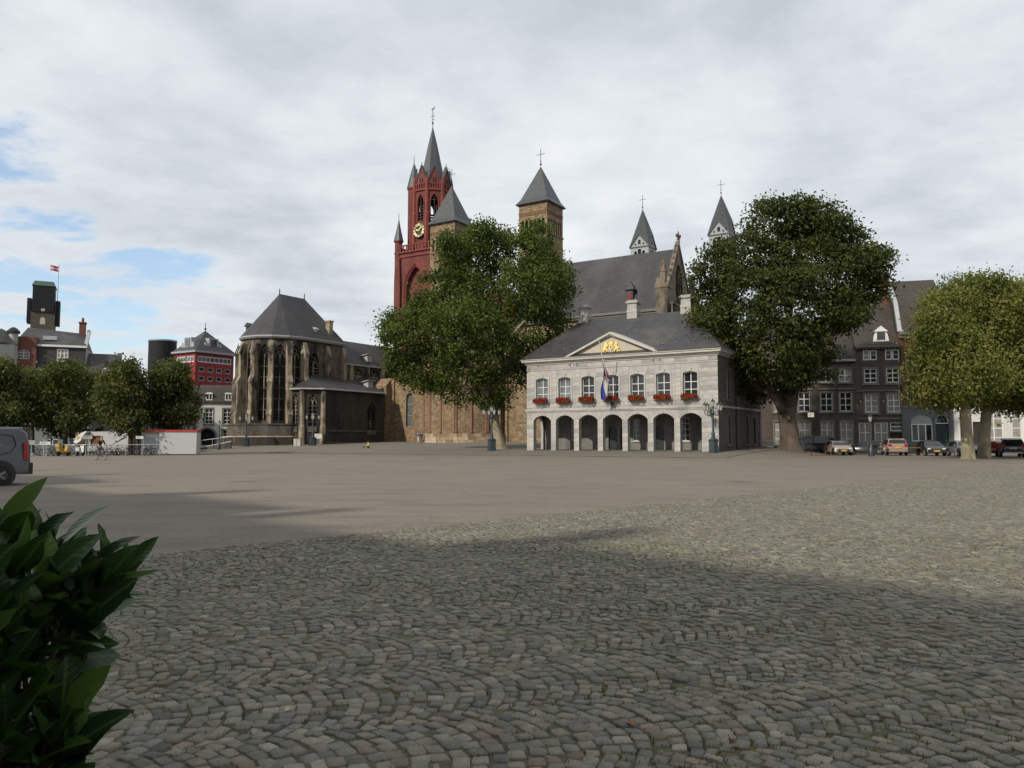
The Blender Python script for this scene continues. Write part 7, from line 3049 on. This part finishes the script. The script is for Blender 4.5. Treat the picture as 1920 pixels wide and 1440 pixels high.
# green kiosk and timber frame under the trees
kg = thing('green_cabinet', 'tall green cabinet standing under the clipped trees', 'cabinet', carpos(164, 86), 0)
k = MB()
k.box(-.45, .45, -.3, .3, 0, 2.5)
k.build('body', mat('cabinet_green', (0.05, 0.14, 0.06), .6, .3, 5), kg)
k = MB()
k.prism([(-.55, 2.5), (.55, 2.5), (.3, 2.72), (-.3, 2.72)], 'y', -.38, .38)
k.build('cap', mat('cabinet_cap', (0.07, 0.12, 0.07), .6), kg)
tf = thing('timber_swing_frame', 'pale timber frame with slanting strut under the clipped trees', 'frame', carpos(150, 82), R(10))
for a, b in (((-.3, 0, 0), (-.25, 0, 2.3)), ((.05, 0, 0), (.05, 0, 2.1)), ((.05, 0, 2.0), (1.0, .2, .8)), ((-.3, 0, 2.1), (.1, 0, 2.1))):
    k = MB()
    k.tube([a, b], .06, 4)
    k.build('beam', mat('pale_timber', (0.42, 0.30, 0.12), .7) if 'pale_timber' not in bpy.data.materials else bpy.data.materials['pale_timber'], tf)

# grey cabinets before the choir
cg = thing('utility_cabinet', 'pair of grey utility cabinets at the foot of the choir podium', 'cabinet', on_ground(558, 832, 113), R(-20))
for x in (-.55, .05):
    k = MB()
    k.box(x, x + .55, -.2, .2, 0, 1.05)
    k.box(x + .04, x + .51, -.215, -.202, .1, .95)
    k.build('door', mat('cabinet_grey', (0.42, 0.40, 0.36), .6) if 'cabinet_grey' not in bpy.data.materials else bpy.data.materials['cabinet_grey'], cg)
k = MB()
k.prism([(-.6, 1.052), (.65, 1.052), (.6, 1.15), (-.55, 1.15)], 'y', -.25, .25)
k.build('lid', MT['surround'], cg)

# ramp parapet beside the gate house
rp = thing('ramp_wall', 'sloping dark ramp wall with pale coping left of the choir podium', 'wall', (xp(372, 848, 106), 106, 0.0), 0)
e0, e1 = Vector((0, 0, 0)), Vector((xp(443, 836, 108) - xp(372, 848, 106), 2, 0))
k = MB()
k.prism([(0, -.2), (e1.x, -.2), (e1.x, 1.25), (0, .35)], 'y', 0, .35)
k.build('wall', MT['podium'], rp)
k = MB()
k.prism([(-.05, .352), (e1.x, 1.252), (e1.x, 1.42), (-.05, .52)], 'y', -.05, .4)
k.build('coping', MT['pale_pl'], rp)
for i in range(4):
    k = MB()
    x = .3 + i * 1.45
    k.tube([(x, .2, .4 + x * .17), (x, .2, 1.45 + x * .1)], .03, 5)
    k.build('rail_post', MT['zinc'], rp)
k = MB()
k.tube([(.2, .2, 1.45), (e1.x, .2, 1.45 + .55)], .035, 5)
k.build('rail', MT['zinc'], rp)

# cafe tables by the parked cars
for i, (px, Y, lb) in enumerate(((1713, 77, 'light wooden terrace table between the rose gold and the small black car'), (1786, 76, 'light wooden terrace table left of the grey car'))):
    t = thing('terrace_table', lb, 'table', carpos(px, Y), R(10 + 40 * i))
    k = MB()
    k.box(-.7, .7, -.4, .4, .72, .78)
    k.build('table_top', MT['wood'], t)
    for sx in (-.55, .55):
        for sy in (-.3, .3):
            k = MB()
            k.tube([(sx, sy, 0), (sx * .9, sy * .9, .72)], .035, 5)
            k.build('leg', MT['wood'], t)

# ------------------------------------------------------------------ people
def skin_body(name, parent, joints, edges, mats, rules, root=0):
    """joints: [(co, (rx, ry))]; one continuous skinned surface, coloured by nearest bone rule"""
    me = bpy.data.meshes.new(name)
    me.from_pydata([j[0] for j in joints], edges, [])
    o = bpy.data.objects.new(name, me)
    col.objects.link(o)
    o.modifiers.new('skin', 'SKIN')
    if not me.skin_vertices:
        me.attributes.new
    sv = me.skin_vertices[0].data if me.skin_vertices else None
    if sv is None:
        bpy.context.view_layer.objects.active = o
        bpy.ops.mesh.customdata_skin_add()
        sv = me.skin_vertices[0].data
    for i, j in enumerate(joints):
        sv[i].radius = j[1]
        sv[i].use_root = (i == root)
    ss = o.modifiers.new('sub', 'SUBSURF')
    ss.levels = 1
    ss.render_levels = 1
    dg = bpy.context.evaluated_depsgraph_get()
    nm = bpy.data.meshes.new_from_object(o.evaluated_get(dg))
    bpy.data.objects.remove(o)
    for m_ in mats:
        nm.materials.append(m_)
    segs = [(Vector(joints[a][0]), Vector(joints[b][0])) for a, b in edges]
    for p in nm.polygons:
        c = p.center
        best, bi = 9e9, 0
        for i, (a, b) in enumerate(segs):
            d = b - a
            t = max(0, min(1, (c - a).dot(d) / max(1e-9, d.length_squared)))
            q = (a + d * t - c).length
            if q < best:
                best, bi = q, i
        p.material_index = rules[bi]
        p.use_smooth = True
    nm.name = name
    return link(name, nm, parent)


def make_person(label, loc, rz, pose, shirt, legs, shoe, hair, group=None, hair_r=1.0, bare_arm=False, bare_leg=False):
    """pose: dict of joint positions (x forward, y left, z up)"""
    t = thing('person', label, 'person', loc, rz, group)
    J, E, RU = [], [], []
    ix = {}

    def add(nm, co, r, par=None, mt=0):
        ix[nm] = len(J)
        J.append((co, r if isinstance(r, tuple) else (r, r)))
        if par is not None:
            E.append((ix[par], ix[nm]))
            RU.append(mt)
    P = pose
    add('pelvis', P['pelvis'], (.15, .12))
    add('waist', P['waist'], (.14, .11), 'pelvis', 0)
    add('chest', P['chest'], (.17, .12), 'waist', 0)
    add('neck', P['neck'], .055, 'chest', 2)
    add('chin', P['chin'], (.075, .085), 'neck', 2)
    add('crown', P['crown'], (.08, .09), 'chin', 2)
    for s in ('l', 'r'):
        add('sh' + s, P['sh' + s], .065, 'chest', 0)
        add('el' + s, P['el' + s], .05, 'sh' + s, 0)
        add('wr' + s, P['wr' + s], .036, 'el' + s, 2 if bare_arm else 0)
        w, e = Vector(P['wr' + s]), Vector(P['el' + s])
        d = (w - e).normalized()
        side = d.cross(Vector((0, 0, 1)))
        side = side.normalized() if side.length > .1 else Vector((1, 0, 0))
        palm = w + d * .07
        add('pm' + s, tuple(palm), (.04, .022), 'wr' + s, 2)
        for f in range(4):
            off = side * (.03 - .02 * f)
            ln = (.07, .08, .075, .06)[f]
            add('f%d' % f + s, tuple(palm + off + d * (.035 + ln * .5)), .010, 'pm' + s, 2)
            add('g%d' % f + s, tuple(palm + off * 1.1 + d * (.03 + ln) + Vector((0, 0, -.02))), .009, 'f%d' % f + s, 2)
        add('th' + s, tuple(palm + side * .055 + d * .02), .011, 'pm' + s, 2)
        add('hp' + s, P['hp' + s], .10, 'pelvis', 1)
        add('kn' + s, P['kn' + s], .068, 'hp' + s, 1)
        add('an' + s, P['an' + s], .045, 'kn' + s, 2 if bare_leg else 1)
        add('to' + s, P['to' + s], (.042, .035), 'an' + s, 3)
    b = skin_body('body', t, J, E, [shirt, legs, MT['skin'], shoe], RU)
    c = Vector(P['chin']).lerp(Vector(P['crown']), .62)
    k = MB()
    k.ell((c.x - .03, c.y, c.z + .035), (.105 * hair_r, .092 * hair_r, .105), 12, 8)
    k.build('hair', hair, t, smooth=60)
    f = Vector(P['chin']).lerp(Vector(P['crown']), .35)
    k = MB()
    k.ell((f.x + .10, f.y, f.z), (.02, .014, .022), 6, 4)
    k.build('nose', MT['skin'], t)
    for s in (-1, 1):
        k = MB()
        k.ell((f.x + .075, f.y + s * .034, f.z + .035), (.012, .014, .009), 6, 4)
        k.build('eye', MT['hair'], t)
    return t


def standing(step=.12, arm=.1):
    return dict(pelvis=(0, 0, .93), waist=(0, 0, 1.08), chest=(.0, 0, 1.32), neck=(0, 0, 1.47), chin=(.02, 0, 1.56), crown=(.0, 0, 1.68),
                shl=(0, .19, 1.38), shr=(0, -.19, 1.38), ell=(-.02 - arm, .25, 1.12), elr=(-.02 + arm, -.25, 1.12), wrl=(.06 - arm * 1.5, .25, .88), wrr=(.06 + arm * 1.5, -.25, .88),
                hpl=(0, .09, .88), hpr=(0, -.09, .88), knl=(step * .7, .09, .49), knr=(-step * .3, -.09, .49), anl=(step, .09, .08), anr=(-step * 1.4, -.09, .10),
                tol=(step + .15, .1, .035), tor=(-step * 1.4 + .14, -.1, .04))


cl = dict(white=mat('cloth_white', (0.62, 0.60, 0.56), .8), navy=mat('cloth_navy', (0.05, 0.045, 0.07), .85), plum=mat('cloth_plum', (0.13, 0.10, 0.14), .85), black=mat('cloth_black', (0.016, 0.016, 0.018), .85),
          hivis=mat('cloth_yellow', (0.62, 0.60, 0.06), .7), shoe=mat('shoe', (0.03, 0.028, 0.026), .7), tan=mat('cloth_dark', (0.03, 0.03, 0.028), .85))
make_person('person in dark top and white trousers walking beside the apse', on_ground(784, 829, 122), R(80), standing(.14, .08), cl['plum'], cl['white'], cl['shoe'], MT['hair'])
make_person('person in a black coat walking close to one in white trousers', on_ground(790.5, 829, 122), R(80), standing(.08, .05), cl['black'], cl['navy'], cl['shoe'], MT['hair'])

# person sitting on the ground in a yellow top
sit = dict(pelvis=(0, 0, .14), waist=(-.04, 0, .30), chest=(.02, 0, .52), neck=(.08, 0, .66), chin=(.13, 0, .73), crown=(.13, 0, .86),
           shl=(.03, .18, .58), shr=(.03, -.18, .58), ell=(.18, .26, .38), elr=(.18, -.26, .38), wrl=(.40, .18, .40), wrr=(.40, -.18, .40),
           hpl=(.05, .1, .13), hpr=(.05, -.1, .13), knl=(.45, .16, .44), knr=(.45, -.16, .44), anl=(.68, .12, .09), anr=(.68, -.12, .09), tol=(.84, .12, .04), tor=(.84, -.12, .04))
pz = on_ground(692, 836, 96)
make_person('person in yellow top sitting on the ground before the black sacristy', (pz.x, pz.y, pz.z + .035), R(195), sit, cl['hivis'], cl['black'], cl['shoe'], MT['hair'])

# cyclist crossing the square
cp = Vector((xp(188, 862, 59), 59, 0.0))
bk = thing('bicycle', 'dark bicycle ridden across the square before the white trailer', 'bicycle', cp, R(-32))
bike_parts(bk, b_cols[0])
ride = dict(pelvis=(-.24, 0, 1.02), waist=(-.16, 0, 1.16), chest=(.0, 0, 1.38), neck=(.09, 0, 1.52), chin=(.15, 0, 1.60), crown=(.13, 0, 1.73),
            shl=(.03, .18, 1.43), shr=(.03, -.18, 1.43), ell=(.10, .26, 1.18), elr=(.10, -.26, 1.18), wrl=(.20, .27, 1.06), wrr=(.20, -.27, 1.06),
            hpl=(-.2, .1, .98), hpr=(-.2, -.1, .98), knl=(.18, .11, .72), knr=(.12, -.11, .58), anl=(.06, .11, .30), anr=(-.08, -.11, .50), tol=(.2, .11, .22), tor=(.05, -.11, .46))
make_person('cyclist in black top and shorts riding across the square', cp, R(-32), ride, cl['black'], cl['tan'], cl['shoe'], MT['hair_g'], bare_leg=True, bare_arm=True)

# ------------------------------------------------------------------ laurel in a tub, close to the viewer on the left
m, nt, b = new_mat('laurel_leaf')
t_ = N(nt, 'ShaderNodeTexCoord').outputs['Object']
oi = N(nt, 'ShaderNodeObjectInfo').outputs['Random']
n1 = N(nt, 'ShaderNodeTexNoise', None, Vector=t_, Scale=12.0, Detail=4.0).outputs['Fac']
sx_ = N(nt, 'ShaderNodeSeparateXYZ', None, Vector=t_)
rib = ramp(nt, math_n(nt, 'ABSOLUTE', sx_.outputs[1]), [(0.0, (1, 1, 1)), (0.0016, (0, 0, 0))])
cc = ramp(nt, oi, [(0.0, (0.011, 0.027, 0.009)), (0.5, (0.022, 0.052, 0.013)), (0.8, (0.042, 0.092, 0.018)), (1.0, (0.08, 0.13, 0.028))])
cc = mix_c(nt, 1.0, cc, ramp(nt, n1, [(0.3, (0.75, 0.75, 0.75)), (0.7, (1.2, 1.2, 1.2))]), 'MULTIPLY')
cc = mix_c(nt, math_n(nt, 'MULTIPLY', rib, .6), cc, (0.07, 0.12, 0.035))
setc(nt, b.inputs['Base Color'], cc)
b.inputs['Roughness'].default_value = 0.33
b.inputs['Specular IOR Level'].default_value = 0.35
vein = N(nt, 'ShaderNodeTexWave', {'wave_type': 'BANDS', 'bands_direction': 'DIAGONAL'}, Vector=t_, Scale=60.0, Distortion=2.0).outputs['Fac']
bump(nt, b, vein, 0.12, 0.002)
tr = N(nt, 'ShaderNodeBsdfTranslucent', None, Color=mix_c(nt, 1.0, cc, (1.2, 1.5, .6), 'MULTIPLY'))
mx = N(nt, 'ShaderNodeMixShader', None, i0=.18, i1=b.outputs[0], i2=tr.outputs[0])
nt.links.new(mx.outputs[0], [n for n in nt.nodes if n.type == 'OUTPUT_MATERIAL'][0].inputs[0])
MT['laurel'] = m
leaf_meshes = []
for v in range(6):
    rr = random.Random(v)
    Lf, Wf = 0.098, 0.021 * rr.uniform(.9, 1.25)
    curl, fold, wav = rr.uniform(-.25, .35), rr.uniform(.15, .55), rr.uniform(.0, .0025)
    nu, nv_ = 9, 5
    vs_, fs_ = [], []
    for i in range(nu):
        t = i / (nu - 1)
        wd = Wf * (math.sin(math.pi * min(1, t * .97 + .03)) ** .75) * (1.1 - .25 * t)
        for j in range(nv_):
            q = (j - 2) / 2
            x = t * Lf
            z = -curl * Lf * t * t * .6 + abs(q) * wd * fold + wav * math.sin(t * 17 + q * 2) * abs(q)
            vs_.append((x, q * wd, z))
    for i in range(nu - 1):
        for j in range(nv_ - 1):
            a = i * nv_ + j
            fs_.append((a, a + nv_, a + nv_ + 1, a + 1))
    me = bpy.data.meshes.new('leaf')
    me.from_pydata(vs_, [], fs_)
    me.materials.append(m)
    me.polygons.foreach_set('use_smooth', [True] * len(fs_))
    leaf_meshes.append(me)
LB = Vector((-.74, 1.10, 0))
lr = thing('laurel_bush', 'dark glossy laurel bush in the left foreground', 'bush', LB)
MT['stem'] = mat('laurel_stem', (0.05, 0.055, 0.025), .7)
k = MB()
k.rev([(.20, 0), (.23, .02), (.27, .42), (.29, .42), (.29, .46), (.255, .46), (.25, .40), (.02, .40)], n=24)
k.build('tub', mat('tub_grey', (0.10, 0.10, 0.10), .7), lr, smooth=40)
# shoots read off the photograph: the place of each tip and the way it points
shoots = []
rs = random.Random(5)
tips = [(10, 985, 1.0), (70, 1010, 1.02), (118, 1010, 1.05), (165, 1065, 1.0), (40, 1050, .95), (95, 1075, .97), (200, 1080, 1.02), (232, 1072, 1.05), (10, 1120, .92), (130, 1125, .98), (60, 1165, .95), (165, 1150, 1.0), (25, 1235, .93),
        (60, 1290, .95), (130, 1320, .98), (25, 1350, .9), (90, 1390, .94), (150, 1385, .96), (20, 1430, .92), (-30, 1010, .95), (-40, 1080, .9), (-30, 1200, .9), (-40, 1330, .9), (-90, 1040, .95), (-90, 1180, .95), (-100, 1320, .95), (120, 1450, .95), (60, 1500, .95), (-20, 1520, .92)]
nl = 0
for (px, py, Y) in tips:
    tip_ = at(px, py, Y) - LB
    root_ = Vector((rs.uniform(-.06, .06), rs.uniform(-.06, .06), .42 + rs.uniform(0, .1)))
    outd = Vector((tip_.x - root_.x, tip_.y - root_.y, .0))
    up_ = Vector((outd.x * .8 + .05, outd.y * .4, .30)).normalized()
    mid_ = root_.lerp(tip_, .55) + Vector((0, 0, .05))
    k = MB()
    k.tube([root_, mid_, tip_ - up_ * .03, tip_], [.007, .005, .0035, .002], 5)
    k.build('stem', MT['stem'], lr)
    nlv = rs.randint(8, 11)
    for i in range(nlv):
        f = i / nlv
        a = i * 2.4 + rs.uniform(-.4, .4)
        e1_ = up_.orthogonal().normalized()
        e2_ = up_.cross(e1_)
        rad_ = e1_ * math.cos(a) + e2_ * math.sin(a)
        spread = .35 + 1.0 * f
        dr = (up_ * (1.15 - .75 * f) + rad_ * spread + Vector((0, 0, .1))).normalized()
        pos = tip_ - up_ * (.015 + .075 * f)
        o = link('leaf', rs.choice(leaf_meshes), lr)
        xq = dr
        zq = (up_ - dr * up_.dot(dr))
        zq = zq.normalized() if zq.length > .05 else dr.orthogonal().normalized()
        yq = zq.cross(xq)
        M = Matrix((xq, yq, zq)).transposed()
        o.location = pos
        o.rotation_euler = (M @ Matrix.Rotation(rs.uniform(-.5, .5), 3, 'X')).to_euler()
        s_ = rs.uniform(.55, .92)
        o.scale = (s_, s_ * rs.uniform(.9, 1.25), s_)
        nl += 1
